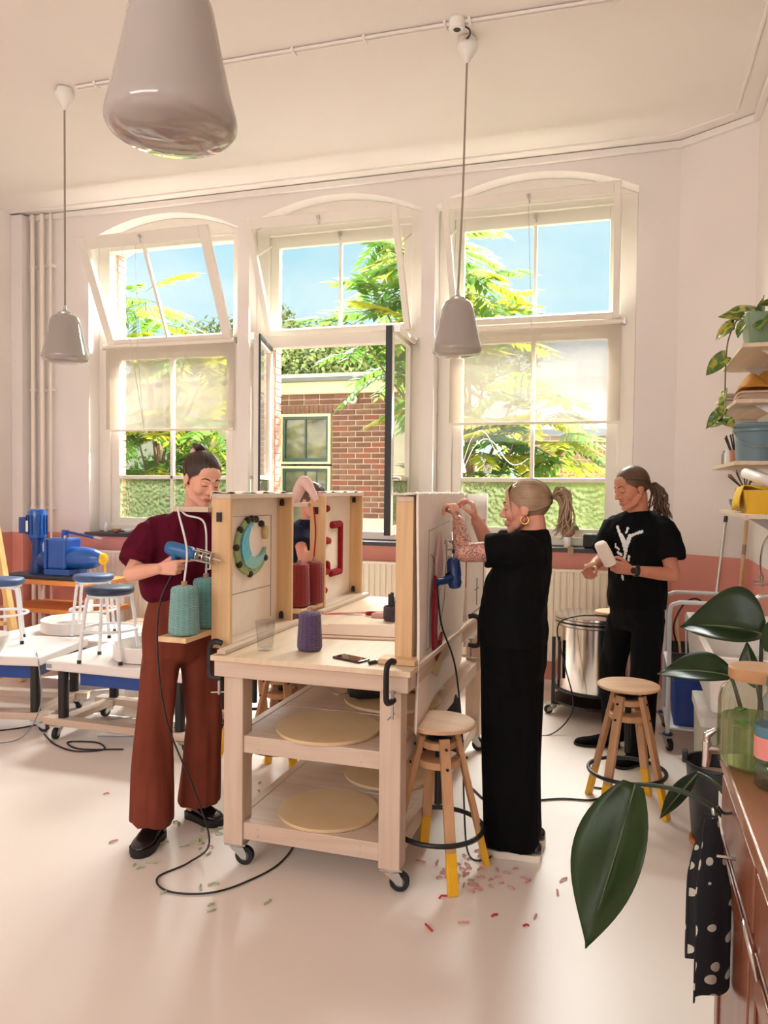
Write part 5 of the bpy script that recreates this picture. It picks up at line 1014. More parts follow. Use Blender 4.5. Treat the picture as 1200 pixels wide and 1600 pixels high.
# spotted towel
m_, t_, b_ = nodes('towel_spotted'); MAT['towel_spotted'] = m_
tcn = t_.nodes.new('ShaderNodeTexCoord'); sp_ = t_.nodes.new('ShaderNodeSeparateXYZ'); cb = t_.nodes.new('ShaderNodeCombineXYZ'); t_.links.new(tcn.outputs['UV'], sp_.inputs[0])
t_.links.new(sp_.outputs['X'], cb.inputs[0]); t_.links.new(sp_.outputs['Y'], cb.inputs[1])
vo = t_.nodes.new('ShaderNodeTexVoronoi'); vo.inputs['Scale'].default_value = 4.6; vo.inputs['Randomness'].default_value = .45; t_.links.new(cb.outputs[0], vo.inputs['Vector'])
rr = t_.nodes.new('ShaderNodeValToRGB'); rr.color_ramp.interpolation = 'CONSTANT'; rr.color_ramp.elements[0].color = lin((206, 200, 186)); rr.color_ramp.elements[1].position = .27; rr.color_ramp.elements[1].color = lin((30, 30, 34)); t_.links.new(vo.outputs['Distance'], rr.inputs[0]); t_.links.new(rr.outputs[0], b_.inputs['Base Color']); b_.inputs['Roughness'].default_value = .95
n2 = t_.nodes.new('ShaderNodeTexNoise'); n2.inputs['Scale'].default_value = 300; t_.links.new(tcn.outputs['Object'], n2.inputs['Vector']); bp = t_.nodes.new('ShaderNodeBump'); bp.inputs['Strength'].default_value = .5; bp.inputs['Distance'].default_value = .003; t_.links.new(n2.outputs[0], bp.inputs['Height']); t_.links.new(bp.outputs[0], b_.inputs['Normal'])
def towel(name, label, top, H_, W0, W1, seed):
    nu, nv = 40, 24; k = MB()
    def fn(u, v):
        w = W0 + (W1 - W0) * min(1, v * 1.6) ** .7; a = (u - .5) * 2 * pi; f = 1 + .18 * sin(3 * a + seed) * min(1, v * 2)
        return V((.042 * cos(a) * f * min(1, .35 + v * 1.5), w * .5 * sin(a * .5) * f ** .3 * 1.0 + .0, -H_ * v - .012 * cos(a * 2 + seed) * v + .0))
    k.grid(fn, nu, nv); o = k.build(name, 'towel_spotted', smooth=80, solid=.004); o.location = top
    uv = o.data.uv_layers.new(name='UVMap')
    for lp in o.data.loops:
        i = lp.vertex_index; uv.data[lp.index].uv = ((i % (nu + 1)) / nu * 1.1 * W1 / .2, (i // (nu + 1)) / nv * H_ / .2)
    return tag(o, label, 'towel')
towel('spotted_towel', 'black towel with pale dots and rabbits hanging on the cabinet', (CX - .068, 1.93, CZ - .075), .39, .03, .19, 1.0)
# drink dispenser jar, bottle
mt2 = bpy.data.materials.new('ribbed_glass'); mt2.use_nodes = True; MAT['ribbed_glass'] = mt2; glassy('ribbed_glass', (236, 240, 228), .86, .05)
mat('lemonade', (196, 208, 150), .1, var=.05, trans=.75, ior=1.1); leafmat('mint', (60, 130, 40), (110, 170, 60), .4); wood('lid_wood', (196, 150, 104), (178, 130, 88), 0, scale=2)
JX, JY = .325, 2.09
t = thing('drink_dispenser', 'ribbed glass drink dispenser with wooden lid and tap', 'jar', (JX, JY, CZ))
def ribring(R, z, n=64, a=.034): return [V((cos(2 * pi * k / n) * R * (1 + (a if k % 2 else -a)), sin(2 * pi * k / n) * R * (1 + (a if k % 2 else -a)), z)) for k in range(n)]
k = MB(); k.loft([ribring(.07, .002, a=0), ribring(.084, .012), ribring(.088, .03), ribring(.088, .165), ribring(.082, .195), ribring(.064, .215, a=0), ribring(.062, .228, a=0)], cap=False); k.build('glass', 'ribbed_glass', t, smooth=15)
k = MB(); k.lathe([(.078, .014), (.082, .02), (.083, .125), (.01, .126)], n=40); k.build('drink', 'lemonade', t, smooth=40)
k = MB(); k.lathe([(.066, .224), (.068, .228), (.068, .25), (.064, .254), (.01, .254)], n=40); k.build('lid', 'lid_wood', t, smooth=30)
for i in range(9): a = i * 2.1; put_leaf(t, 'mint', (.07 * cos(a), .07 * sin(a), .112 + .012 * (i % 2)), (sin(a) * .6, -cos(a), .15), (0, 0, 1), .035, .024)
k = MB(); k.tube([(-.085, -.01, .04), (-.115, -.015, .04)], .012, 12); k.tube([(-.115, -.015, .06), (-.115, -.015, .02), (-.118, -.018, -.005)], [.012, .011, .009], 10); k.build('tap', 'steel', t, smooth=50); k = MB(); k.tube([(-.115, -.015, .06), (-.115, -.015, .075), (-.095, -.01, .088)], [.008, .01, .006], 8); k.build('tap_lever', 'steel', t, smooth=50)
glassy('lemonade', (240, 243, 220), .97); glassy('bottle_plastic', (220, 234, 240), .85); mat('bottle_label', (222, 140, 130), .5); mat('bottle_blue', (120, 180, 200), .2, trans=.6)
t = thing('water_bottle', 'clear plastic bottle with pink and blue label beside the dispenser', 'bottle', (.337, 1.95, CZ))
k = MB(); k.lathe([(.03, .002), (.037, .01), (.038, .05), (.034, .06), (.038, .07), (.038, .16), (.03, .2), (.014, .225), (.014, .25)], n=32); k.build('body', 'bottle_plastic', t, smooth=40)
k = MB(); k.lathe([(.0386, .075), (.0386, .125)], n=32); k.build('label', 'bottle_label', t, smooth=40); k = MB(); k.lathe([(.0386, .125), (.0386, .15)], n=32); k.build('label_band', 'bottle_blue', t, smooth=40); k = MB(); k.lathe([(.016, .24), (.016, .262), (.01, .264)], n=20); k.build('cap', 'bottle_blue', t, smooth=40)
# things on the right window sill
t = thing('sill_succulent', 'tiny grey-green succulent in a white pot on the right sill', 'potted plant', (-.43, 6.285, 1.136)); 
k = MB(); k.lathe([(.028, 0), (.036, .07), (.04, .085), (.035, .085), (.03, .07)], n=24); k.build('lower_pot', 'ceramic_white', t, smooth=40); k = MB(); k.lathe([(.03, .088), (.055, .11), (.06, .15), (.055, .155), (.05, .14)], n=24); k.build('upper_pot', 'clay_brown', t, smooth=40)
leafmat('leaf_grey', (96, 104, 76), (150, 150, 118), .1); k = MB()
for i in range(420):
    d = V((random.gauss(0, 1), random.gauss(0, 1), abs(random.gauss(0, .8)))).normalized(); p = V((0, 0, .155)) + V((d.x * .085, d.y * .06, d.z * .075 - .015)) * random.random() ** .3; k.ell(p, (.007, .007, .005), n=5, m=3)
o = k.build('succulent_leaves', 'leaf_grey', t); o['kind'] = 'stuff'
o = MB().bx(-.022, .022, -.002, .002, -.06, .012).build('paper_tag', 'card_brown'); o.location = (-.40, YW - .038, 1.137); tag(o, 'small tan paper tag hanging from the right sill', 'tag')
t = thing('sill_speaker', 'black rounded speaker standing on the right sill', 'speaker', (-.19, 6.28, 1.136)); k = MB(); k.bx(-.12, .12, -.03, .03, 0, .115); k.build('body', 'plastic_black', t, bevel=.018); k = MB(); k.bx(-.11, .11, -.034, -.028, .01, .105); k.build('grille', 'rubber_black', t, bevel=.012)
# white chalk line and sticker on the right window pane
mat('window_marker', (246, 246, 242), .6)
t = thing('window_drawing', 'white wavy line and square drawn on the right window pane', 'drawing', (-1.33, YF - .012, 1.70))
wv1 = [(0.02, .07), (.06, .16), (.1, .24), (.16, .3), (.23, .31), (.3, .25), (.36, .16), (.43, .1), (.5, .11), (.56, .15)]
k = MB(); k.tube(spline([(x, 0, z) for x, z in wv1], 5), .009, 6, flat=.3); k.build('wave', 'window_marker', t); k = MB(); k.tube(spline([(x * .8 - .005, 0, z * 1.12 + .035) for x, z in wv1[:8]], 5), .006, 6, flat=.3); k.build('wave', 'window_marker', t)
k = MB(); R_ = Matrix.Rotation(rad(20), 3, 'Y')
for a, b in (((-.025, -.025), (.025, -.025)), ((.025, -.025), (.025, .025)), ((.025, .025), (-.025, .025)), ((-.025, .025), (-.025, -.025))): k.beam(R_ @ V((a[0], 0, a[1])) + V((.22, 0, .06)), R_ @ V((b[0], 0, b[1])) + V((.22, 0, .06)), .004, .022, up=(0, 1, 0) if False else (0, 0, 1))
k.build('square', 'window_marker', t)
# ------------------------------------------------------------------ wooden swivel stools with yellow-dipped legs
def wooden_stool(label, loc, rz, seat_z=.67, tilt=0):
    t = thing('swivel_stool', label, 'stool', loc, rz, 'wooden swivel stools with yellow legs')
    k = MB(); k.lathe([(.148, seat_z - .016), (.152, seat_z - .012), (.152, seat_z - .004), (.146, seat_z), (.02, seat_z)], n=44); k.build('seat', 'beech_seat', t, smooth=30)
    k = MB(); k.cyl((0, 0, .28), (0, 0, seat_z - .016), .016, n=12); k.lathe([(.06, seat_z - .03), (.06, seat_z - .016)], n=20); k.build('screw', 'plastic_black', t, smooth=40)
    for z, R in ((.45, .092), (.525, .076)): k = MB(); k.lathe([(R - .004, z), (R, z + .003), (R, z + .027), (R - .004, z + .03)], n=28); k.build('hub', 'beech', t, smooth=30)
    k = MB(); k.lathe([(.05, .556), (.055, .558), (.05, .564), (.02, .57)], n=24); k.build('collar', 'plastic_black', t, smooth=30)
    for i in range(4):
        a = pi / 4 + i * pi / 2; c, s = cos(a), sin(a)
        p = lambda z: V((c * (.218 - .25 * z), s * (.218 - .25 * z), z)); up = V((-s, c, 0))
        k = MB(); k.beam(p(.155), p(.575), .024, .042, up=up); lg = k.build('leg', 'beech', t, bevel=.003)
        k = MB(); k.beam(p(.0), p(.155), .0244, .0424, up=up); k.build('dipped_tip', 'yellow_dip', lg, bevel=.003)
        for z in (.465, .54): k = MB(); q = p(z) + V((c, s, 0)) * .018; k.cyl(q, q + V((c, s, 0)) * .006, .006, n=8); k.build('bolt', 'plastic_black', lg)
    k = MB(); k.tube([(.188 * cos(2 * pi * i / 40), .188 * sin(2 * pi * i / 40), .185) for i in range(40)], .0105, 8, closed=True); k.build('foot_ring', 'plastic_black', t, smooth=60); return t
wooden_stool('wooden stool with yellow leg tips in front of the woman in black', (-.72, 3.10, 0), rad(-15), .63)
wooden_stool('wooden stool with yellow leg tips in front of the man', (.037, 4.03, 0), rad(15), .625)
wooden_stool('wooden stool with yellow leg tips behind the table legs', (-1.78, 3.83, 0), 0, .70)
wooden_stool('wooden stool with yellow leg tips behind the woman in maroon', (-2.13, 4.2, 0), rad(4), .66)
# ================================================================== people
from mathutils.bvhtree import BVHTree
def skin(name, c, c2):
    m = mat(name, c, .5, var=.05, vs=9, col2=c2, spec=.35); setin(m.node_tree.nodes['Principled BSDF'], 'Subsurface Weight', .06); setin(m.node_tree.nodes['Principled BSDF'], 'Subsurface Radius', (.02, .008, .004)); return m
skin('skin_light', (232, 176, 150), (224, 164, 138)); skin('skin_rosy', (228, 164, 140), (218, 150, 126)); skin('skin_tan', (206, 140, 112), (196, 128, 102))
mat('lip_rose', (184, 96, 92), .45); mat('brow_brown', (66, 44, 34), .8); mat('lash_dark', (40, 28, 26), .8)
def hairmat(name, c1, c2):
    mat(name, c1, .42, vs=14, stretch=(1, 1, 1), col2=c2, bump=.5, bs=120, spec=.5)
hairmat('hair_dark', (44, 32, 28), (70, 48, 38)); hairmat('hair_blond', (128, 100, 76), (176, 146, 112)); hairmat('hair_brown', (66, 46, 34), (104, 74, 54)); hairmat('hair_pale', (212, 184, 148), (190, 160, 122))
def cloth(name, c, c2=None, rough=.85): mat(name, c, rough, vs=5, col2=c2, var=.06, bump=.25, bs=500, bdist=.001, sheen=.0, spec=.12)
cloth('tee_maroon', (96, 18, 42), (84, 14, 35)); cloth('trouser_rust', (124, 62, 46), (112, 54, 40)); cloth('tee_black', (11, 11, 13), (9, 9, 10)); cloth('trouser_black', (9, 9, 10), (8, 8, 9)); cloth('denim_black', (16, 16, 18), (13, 13, 15)); cloth('trouser_mauve', (120, 104, 112), (104, 90, 98)); cloth('sleeve_pink', (232, 196, 188), (222, 182, 174)); cloth('navy', (30, 34, 54))
mat('shoe_leather', (24, 22, 24), .22, coat=.4); mat('sole_black', (20, 20, 20), .6); mat('sole_white', (238, 228, 212), .6); mat('gold', (226, 180, 96), .25, 1.0)
DG = None
def remesh(mb, voxel, smooth=2, fold=None, name='m'):
    me0 = mb.mesh(name, 'canvas'); o = bpy.data.objects.new('tmp', me0); COL.objects.link(o)
    r = o.modifiers.new('r', 'REMESH'); r.mode = 'VOXEL'; r.voxel_size = voxel; r.adaptivity = 0
    if smooth: s = o.modifiers.new('s', 'SMOOTH'); s.factor = .5; s.iterations = smooth
    bpy.context.view_layer.update(); dg = bpy.context.evaluated_depsgraph_get(); me = bpy.data.meshes.new_from_object(o.evaluated_get(dg)); bpy.data.objects.remove(o); bpy.data.meshes.remove(me0)
    me.materials.clear()
    if fold:
        n = len(me.vertices); co = np.empty(n * 3); no = np.empty(n * 3); me.vertices.foreach_get('co', co); me.vertices.foreach_get('normal', no); co = co.reshape(-1, 3); no = no.reshape(-1, 3)
        d = np.array([fold(V(p)) for p in co]); co = co + no * d[:, None]; me.vertices.foreach_set('co', co.ravel()); me.update()
    me.polygons.foreach_set('use_smooth', [True] * len(me.polygons)); return me
def mkobj(name, me, mats, parent):
    for m in (mats if isinstance(mats, (list, tuple)) else [mats]): me.materials.append(MAT[m])
    o = bpy.data.objects.new(name, me); COL.objects.link(o); o.parent = parent; return o
def ring(c, F, a, bf, bb, n=28, tilt=0.0, p=.85):
    F = V((F[0], F[1], 0)).normalized(); R = V((F.y, -F.x, 0)); c = V(c); r = []
    for i in range(n):
        t = 2 * pi * i / n; cx, sy = cos(t), sin(t); x = a * math.copysign(abs(cx) ** p, cx); y = (bf if sy > 0 else bb) * math.copysign(abs(sy) ** p, sy); r.append(c + R * x + F * y + V((0, 0, tilt * y)))
    return r
def folds(amp, fx, fz, seed=0.0, vert=True):
    def f(p): return amp * (noise.noise(V((p.x * fx + seed, p.y * fx, p.z * fz))) + .5 * noise.noise(V((p.x * fx * 2.1, p.y * fx * 2.1 + seed, p.z * fz * 1.7))))
    return f
class Head:
    def __init__(s, c, fwd, up=(0, 0, 1), scale=.95):
        s.c = V(c); f = V(fwd).normalized(); u = V(up); r = f.cross(u).normalized(); u = r.cross(f); s.M = Matrix((r, f, u)).transposed(); s.k = scale
    def __call__(s, x, y, z): return s.c + s.M @ (V((x, y, z)) * s.k)
    def ell(s, mb, c, r, n=14, m=10): mb.ell(s(*c), tuple(x * s.k for x in r), s.M, n, m)
    def cap(s, mb, a, b, r0, r1=None): mb.cap(s(*a), s(*b), r0 * s.k, (r0 if r1 is None else r1) * s.k)
    def build(s, mb, jaw=1.0, nose=1.0):
        e, c = s.ell, s.cap
        e(mb, (0, -.018, .036), (.074, .094, .084), 20, 14); e(mb, (0, .022, .0), (.064, .066, .09), 18, 12); e(mb, (0, .034, -.045), (.052 * jaw, .05, .06), 16, 12)
        e(mb, (0, .062, -.094), (.026 * jaw, .022, .02))
        for q in (-1, 1):
            c(mb, (q * .058 * jaw, -.002, -.045), (q * .05 * jaw, .03, -.075), .016, .016); c(mb, (q * .05 * jaw, .03, -.075), (q * .012, .066, -.097), .016, .015)
            e(mb, (q * .034, .052, -.026), (.03, .028, .032)); e(mb, (q * .031, .074, .004), (.016, .012, .010))
            c(mb, (q * .008, .086, .024), (q * .045, .07, .022), .009, .008); e(mb, (q * .011, .092, -.033), (.008, .010, .007))
            e(mb, (q * .074, -.012, -.004), (.007, .02, .031), 12, 8); e(mb, (q * .076, -.006, -.022), (.006, .01, .012))
            c(mb, (q * .022, .075, -.062), (0, .086, -.057), .006, .0075); c(mb, (q * .019, .076, -.066), (0, .084, -.07), .007, .009)
        c(mb, (0, .080, .018), (0, .103 * nose, -.024), .0075, .0095); e(mb, (0, .103 * nose, -.029), (.009, .009, .0085))
        e(mb, (0, .052, .048), (.056, .034, .042))
    def face_bits(s, parent, body, brow='brow_brown', lips='lip_rose'):
        """brows, lash lines and lips laid on the face"""
        me = body.data; bv = BVHTree.FromPolygons([v.co for v in me.vertices], [p.vertices for p in me.polygons]); d = -(s.M @ V((0, 1, 0)))
        def on(x, z, off=.0006):
            h = bv.ray_cast(s(x, .2, z), d, .4); return (h[0] - d * off) if h[0] is not None else s(x, .08, z)
        for q in (-1, 1):
            k = MB(); k.tube([on(q * x, z) for x, z in ((.012, .026), (.02, .030), (.03, .032), (.04, .030), (.05, .023))], [.002, .003, .0032, .0026, .0012], 6); k.build('eyebrow', brow, parent, smooth=60)
            k = MB(); k.tube([on(q * x, z) for x, z in ((.016, .001), (.023, -.002), (.031, -.0035), (.04, -.002), (.047, .001))], [.0008, .0018, .0022, .0018, .001], 6); k.build('eyelashes', 'lash_dark', parent, smooth=60)
        k = MB(); k.tube([on(x, z, -.001) for x, z in ((-.021, -.064), (-.011, -.0605), (0, -.0615), (.011, -.0605), (.021, -.064))], [.001, .0034, .0034, .0034, .001], 8); k.tube([on(x, z, -.001) for x, z in ((-.018, -.066), (-.009, -.069), (0, -.070), (.009, -.069), (.018, -.066))], [.001, .0036, .0044, .0036, .001], 8); k.build('lips', lips, parent, smooth=60); s.on = on
    def cap_hair(s, mb, hairline=.078, side=-.004, n=64, m=44, grow=1.015):
        """shell of hair over the skull behind the hairline"""
        c0 = V((0, -.019, .037)); r = V((.0755, .0965, .087)) * grow; vs = []; keep = {}
        for i in range(m + 1):
            a = -pi / 2 + pi * i / m
            for j in range(n): b = 2 * pi * j / n; p = c0 + V((r.x * cos(a) * cos(b), r.y * cos(a) * sin(b), r.z * sin(a))); vs.append(p)
        def ok(p): return (p.y < .012 + .78 * p.z - .25 * max(0, .03 - abs(p.x)) * 0 - .3 * max(0, abs(p.x) - .05)) if p.z > .0 else (p.y < -.012 + .1 * p.z and p.z > -.075 + .5 * max(0, p.y + .05))
        fs = []
        for i in range(m):
            for j in range(n):
                q = (i * n + j, i * n + (j + 1) % n, (i + 1) * n + (j + 1) % n, (i + 1) * n + j)
                if all(ok(vs[z]) for z in q): fs.append(q)
        mb.add([s(*p) for p in vs], fs)
    def strands(s, mb, tie, count, seed, r=.0032, grow=1.035, starts=None):
        rn = random.Random(seed); c0 = V((0, -.019, .037)); rd = V((.0755, .0965, .087)) * grow; t = V(tie) - c0; td = V((t.x / rd.x, t.y / rd.y, t.z / rd.z)).normalized()
        for i in range(count):
            a = rn.uniform(-1, 1); gg = 1 + rn.uniform(-.012, .014)
            sg = 1 if a > 0 else -1; th = abs(a) ** .8; z_ = .095 - .115 * th; st = V((sg * .08 * min(1, th * 1.5), .014 + .78 * max(0, z_) - (.02 if z_ < 0 else 0), z_))
            d = st - c0; d = V((d.x / rd.x, d.y / rd.y, d.z / rd.z)).normalized(); pts = []
            for k in range(9):
                w = d.slerp(td, k / 8.0) if d.dot(td) > -.98 else d; g = gg + rn.uniform(-.003, .004); pts.append(s(*(c0 + V((w.x * rd.x, w.y * rd.y, w.z * rd.z)) * g)))
            mb.tube(pts, [r * .3, r * .8] + [r * rn.uniform(.8, 1.3)] * 6 + [r * .6], 5)
def hand(mb, wrist, fdir, thumb, palm, curls, tc=.5, k=1.0, spread=0.0):
    """palm, four jointed fingers and a thumb leaving the side of the palm; palm = direction the palm faces"""
    f = V(fdir).normalized(); n = V(palm); n = (n - f * n.dot(f)).normalized(); t = V(thumb); t = (t - f * t.dot(f) - n * t.dot(n)).normalized(); w = V(wrist)
    L = ((.042, .025, .020), (.046, .029, .021), (.042, .027, .020), (.033, .020, .018)); off = (.027, .009, -.009, -.026); kd = (.086, .09, .086, .078)
    for i in range(4):
        kn = w + f * kd[i] * k + t * off[i] * k; mb.cap(w + t * off[i] * .55 * k + f * .008, kn, .0135 * k, .0105 * k, 10); p = kn; th = 0; r = (.0086, .0088, .0083, .0072)[i] * k
        for j in range(3):
            th += curls[i][j]; d = f * cos(th) + n * sin(th) + t * (spread * off[i] * 6); d.normalize(); q = p + d * L[i][j] * k; mb.cap(p, q, r * (1 - .07 * j), r * (.93 - .08 * j), 10); p = q
    mb.ell(w + f * .045 * k, tuple(x * k for x in (.03, .048, .013)), Matrix((t, f, n)).transposed(), 12, 8)
    b = w + f * .022 * k + t * .020 * k + n * .006; m1 = w + f * .055 * k + t * .044 * k + n * .02 * k; d2 = (f * .8 + t * (.45 - tc * .6) + n * tc).normalized(); d3 = (f * .8 + t * (.1 - tc) + n * tc * .9).normalized()
    mb.cap(b, m1, .0135 * k, .011 * k); mb.cap(m1, m1 + d2 * .031 * k, .010 * k, .009 * k); mb.cap(m1 + d2 * .031 * k, m1 + (d2 * .031 + d3 * .024) * k, .009 * k, .0072 * k)
def arm(mb, sh, el, wr, k=1.0):
    mb.cap(sh, el, .046 * k, .037 * k, 12); e = V(el); w = V(wr); mid = e + (w - e) * .35; mb.cap(e, mid, .037 * k, .036 * k, 12); mb.cap(mid, w, .036 * k, .0245 * k, 12)
GRIP = [(1.1, 1.2, .8)] * 4
def shoe(parent, heel, toe, w, sole_h, up_h, mt, solemt, ankle=True):
    h, t = V(heel), V(toe); d = (t - h); L = d.length; d.normalize(); s = V((-d.y, d.x, 0)); up = V((0, 0, 1))
    def outline(sc, z): return [h + d * (L * u) + s * (w * .5 * sc * v) + up * z for u, v in ((.0, -.35), (.02, -.62), (.1, -.8), (.3, -.78), (.5, -.86), (.68, -1), (.84, -.92), (.94, -.62), (1.0, -.2), (1.0, .2), (.95, .62), (.85, .92), (.68, 1), (.5, .86), (.3, .78), (.1, .8), (.02, .62), (0, .35))]
    k = MB(); k.loft([outline(.96, .001), outline(1.0, .006), outline(1.0, sole_h)]); sh = MB()
    def sec(u, ww, z0, zt, n=12): return [h + d * (L * u) + s * (w * .5 * ww * cos(2 * pi * i / n)) + up * (z0 + (zt - z0) * (.5 + .5 * sin(2 * pi * i / n)) if True else 0) for i in range(n)]
    sh.loft([sec(.0, .45, sole_h, up_h * .8), sec(.05, .72, sole_h - .004, up_h), sec(.25, .78, sole_h - .004, up_h * 1.02), sec(.45, .82, sole_h - .004, up_h * .86), sec(.62, .92, sole_h - .004, up_h * .66), sec(.8, .9, sole_h - .004, up_h * .56), sec(.93, .62, sole_h - .004, up_h * .46), sec(.985, .25, sole_h, up_h * .32)])
    if ankle: sh.cap(h + d * L * .2 + up * (up_h * .6), h + d * L * .2 + up * (up_h * 1.25), w * .38, w * .36)
    me = remesh(sh, .006, 2); o = mkobj('shoe', me, mt, parent); k.build('sole', solemt, o, smooth=40); return o
def person(label, loc): return thing('person', label, 'person', loc)
def decal(obj, origin, F, Rr, shapes, mt, parent, cell=.006, ext=.16, off=.0018, name='printed_motif'):
    """printed shapes laid onto the cloth by casting rays; shapes are predicates of (u, v)"""
    me = obj.data; bv = BVHTree.FromPolygons([v.co for v in me.vertices], [p.vertices for p in me.polygons]); k = MB(); F = V(F).normalized(); Rr = V(Rr).normalized(); cache = {}
    def pt(i, j):
        if (i, j) not in cache:
            o = V(origin) + Rr * (i * cell) + V((0, 0, 1)) * (j * cell) + F * .4; h = bv.ray_cast(o, -F, .8); cache[(i, j)] = (h[0] + h[1] * off) if h[0] is not None else None
        return cache[(i, j)]
    N = int(ext / cell)
    for i in range(-N, N):
        for j in range(-N, N):
            u, v = (i + .5) * cell, (j + .5) * cell
            if any(s_(u, v) for s_ in shapes):
                q = [pt(i, j), pt(i + 1, j), pt(i + 1, j + 1), pt(i, j + 1)]
                if all(x is not None for x in q): k.add(q, [(0, 1, 2, 3)])
    return k.build(name, mt, parent, smooth=80)
def seg(x0, y0, x1, y1, r0, r1=None):
    r1 = r0 if r1 is None else r1
    def f(u, v):
        dx, dy = x1 - x0, y1 - y0; t = max(0, min(1, ((u - x0) * dx + (v - y0) * dy) / (dx * dx + dy * dy + 1e-9))); return math.hypot(u - x0 - dx * t, v - y0 - dy * t) < r0 + (r1 - r0) * t
    return f
# ------------------------------------------------------------------ woman in maroon with the tufting gun
P1 = person('woman in maroon T-shirt and rust trousers aiming a blue tufting gun', (0, 0, 0))
F1 = V((.75, -.66, 0)).normalized()
hd = Head((-1.815, 3.05, 1.622), (.80, -.46, -.32), (.12, 0, 1), .98)
b = MB(); hd.build(b, .95)
b.cap((-1.875, 3.09, 1.46), hd(0, -.03, -.04), .052, .046, 14)
b.loft([ring((-1.945, 3.085, .95), F1, .14, .1, .1), ring((-1.94, 3.085, 1.2), F1, .13, .09, .09), ring((-1.90, 3.08, 1.42), F1, .15, .08, .08), ring((-1.88, 3.085, 1.47), F1, .07, .05, .05)])
sh_r, el_r, wr_r = (-2.02, 3.0, 1.40), (-2.03, 2.835, 1.215), (-1.875, 2.805, 1.245); arm(b, sh_r, el_r, wr_r, .95)
sh_l, el_l, wr_l = (-1.845, 3.20, 1.405), (-1.84, 3.26, 1.19), (-1.80, 3.15, 1.20); arm(b, sh_l, el_l, wr_l, .92)
hand(b, wr_r, (.92, .12, .08), (0.1, .1, 1), (.1, 1, 0), [(.5, .3, .2), (1.15, 1.25, .8), (1.2, 1.3, .8), (1.2, 1.3, .8)], .75, .92)
hand(b, wr_l, (.5, -.75, -.05), (.2, 0, 1), (1, .2, 0), [(.4, .5, .4), (.5, .6, .4), (.6, .7, .4), (.7, .7, .4)], .6, .9)
for hp, kn, an in (((-1.995, 3.04, .9), (-2.0, 2.98, .5), (-1.985, 2.94, .07)), ((-1.885, 3.13, .9), (-1.9, 3.17, .5), (-1.95, 3.2, .07))): b.cap(hp, kn, .075, .05); b.cap(kn, an, .05, .035)
bo = mkobj('body', remesh(b, .0040, 2), 'skin_light', P1); hd.face_bits(P1, bo)
k = MB(); hd.cap_hair(k, .074, .0); hd.strands(k, (0, -.085, .115), 240, 3, .0036); ho = k.build('hair', 'hair_dark', P1, smooth=80, solid=.004)
k = MB(); bc = hd(0.0, -.085, .128)
for i in range(7): a = i * 2 * pi / 7; k.tube([bc + hd.M @ V((.024 * cos(a + t), .022 * sin(a + t) * .8, .012 * sin(t * 1.7 + i))) for t in [x * .35 for x in range(8)]], [.006, .009, .010, .011, .011, .010, .008, .005], 8)
k.ell(bc, .022); k.build('hair_bun', 'hair_dark', P1, smooth=80)
k = MB(); bt = hd(0, -.088, .108); k.tube([bt + hd.M @ V((.027 * cos(2 * pi * i / 20), .018 * sin(2 * pi * i / 20) , .006 * sin(5 * pi * i / 10))) for i in range(20)], .009, 8, closed=True); k.build('hair_tie', 'sleeve_pink', P1, smooth=80)
k = MB(); k.ell(hd(.079, -.004, -.042), .005); k.build('earring', 'gold', P1, smooth=60)
s = MB()
s.loft([ring((-1.95, 3.09, 1.075), F1, .145, .11, .105), ring((-1.95, 3.09, 1.10), F1, .175, .13, .12), ring((-1.945, 3.09, 1.16), F1, .188, .135, .125), ring((-1.935, 3.09, 1.25), F1, .185, .13, .12), ring((-1.92, 3.085, 1.33), F1, .187, .125, .12), ring((-1.91, 3.085, 1.40), F1, .18, .11, .11), ring((-1.895, 3.085, 1.45), F1, .14, .085, .09), ring((-1.878, 3.087, 1.483), F1, .075, .06, .062)])
s.ell((-1.975, 3.02, 1.40), .07); s.ell((-1.87, 3.15, 1.40), .07); s.tube([(-1.99, 3.02, 1.40), (-2.02, 2.95, 1.365), (-2.03, 2.89, 1.30), (-2.028, 2.862, 1.26)], [.072, .074, .073, .074], 18); s.tube([(-1.86, 3.18, 1.41), (-1.838, 3.22, 1.34), (-1.832, 3.235, 1.27)], [.07, .072, .07], 18)
mkobj('t_shirt', remesh(s, .0065, 6, folds(.014, 13, 7, 1.0)), 'tee_maroon', P1)
s = MB(); s.loft([ring((-1.95, 3.09, 1.125), F1, .13, .1, .095), ring((-1.948, 3.09, 1.08), F1, .145, .108, .1), ring((-1.945, 3.088, 1.0), F1, .165, .12, .12), ring((-1.943, 3.085, .92), F1, .178, .128, .13), ring((-1.942, 3.085, .83), F1, .176, .12, .12), ring((-1.942, 3.085, .79), F1, .165, .09, .09)])
def leg(s, pts):
    s.loft([ring(c, F, a, b_, b_, 24) for c, F, a, b_ in pts])
leg(s, [((-2.0, 3.035, .86), F1, .09, .1), ((-2.008, 3.005, .7), F1, .084, .092), ((-2.014, 2.975, .5), F1, .078, .084), ((-2.003, 2.95, .3), F1, .084, .09), ((-1.992, 2.932, .095), F1, .092, .105)])
leg(s, [((-1.885, 3.135, .86), F1, .09, .1), ((-1.876, 3.155, .7), F1, .084, .092), ((-1.878, 3.185, .5), F1, .08, .086), ((-1.905, 3.2, .3), F1, .087, .092), ((-1.925, 3.205, .085), F1, .095, .106)])
mkobj('trousers', remesh(s, .0075, 4, folds(.013, 13, 1.6, 4.0)), 'trouser_rust', P1)
shoe(P1, (-1.995, 3.0, 0), (-1.962, 2.77, 0), .108, .036, .1, 'shoe_leather', 'sole_black'); shoe(P1, (-1.985, 3.225, 0), (-1.775, 3.165, 0), .104, .036, .1, 'shoe_leather', 'sole_black')
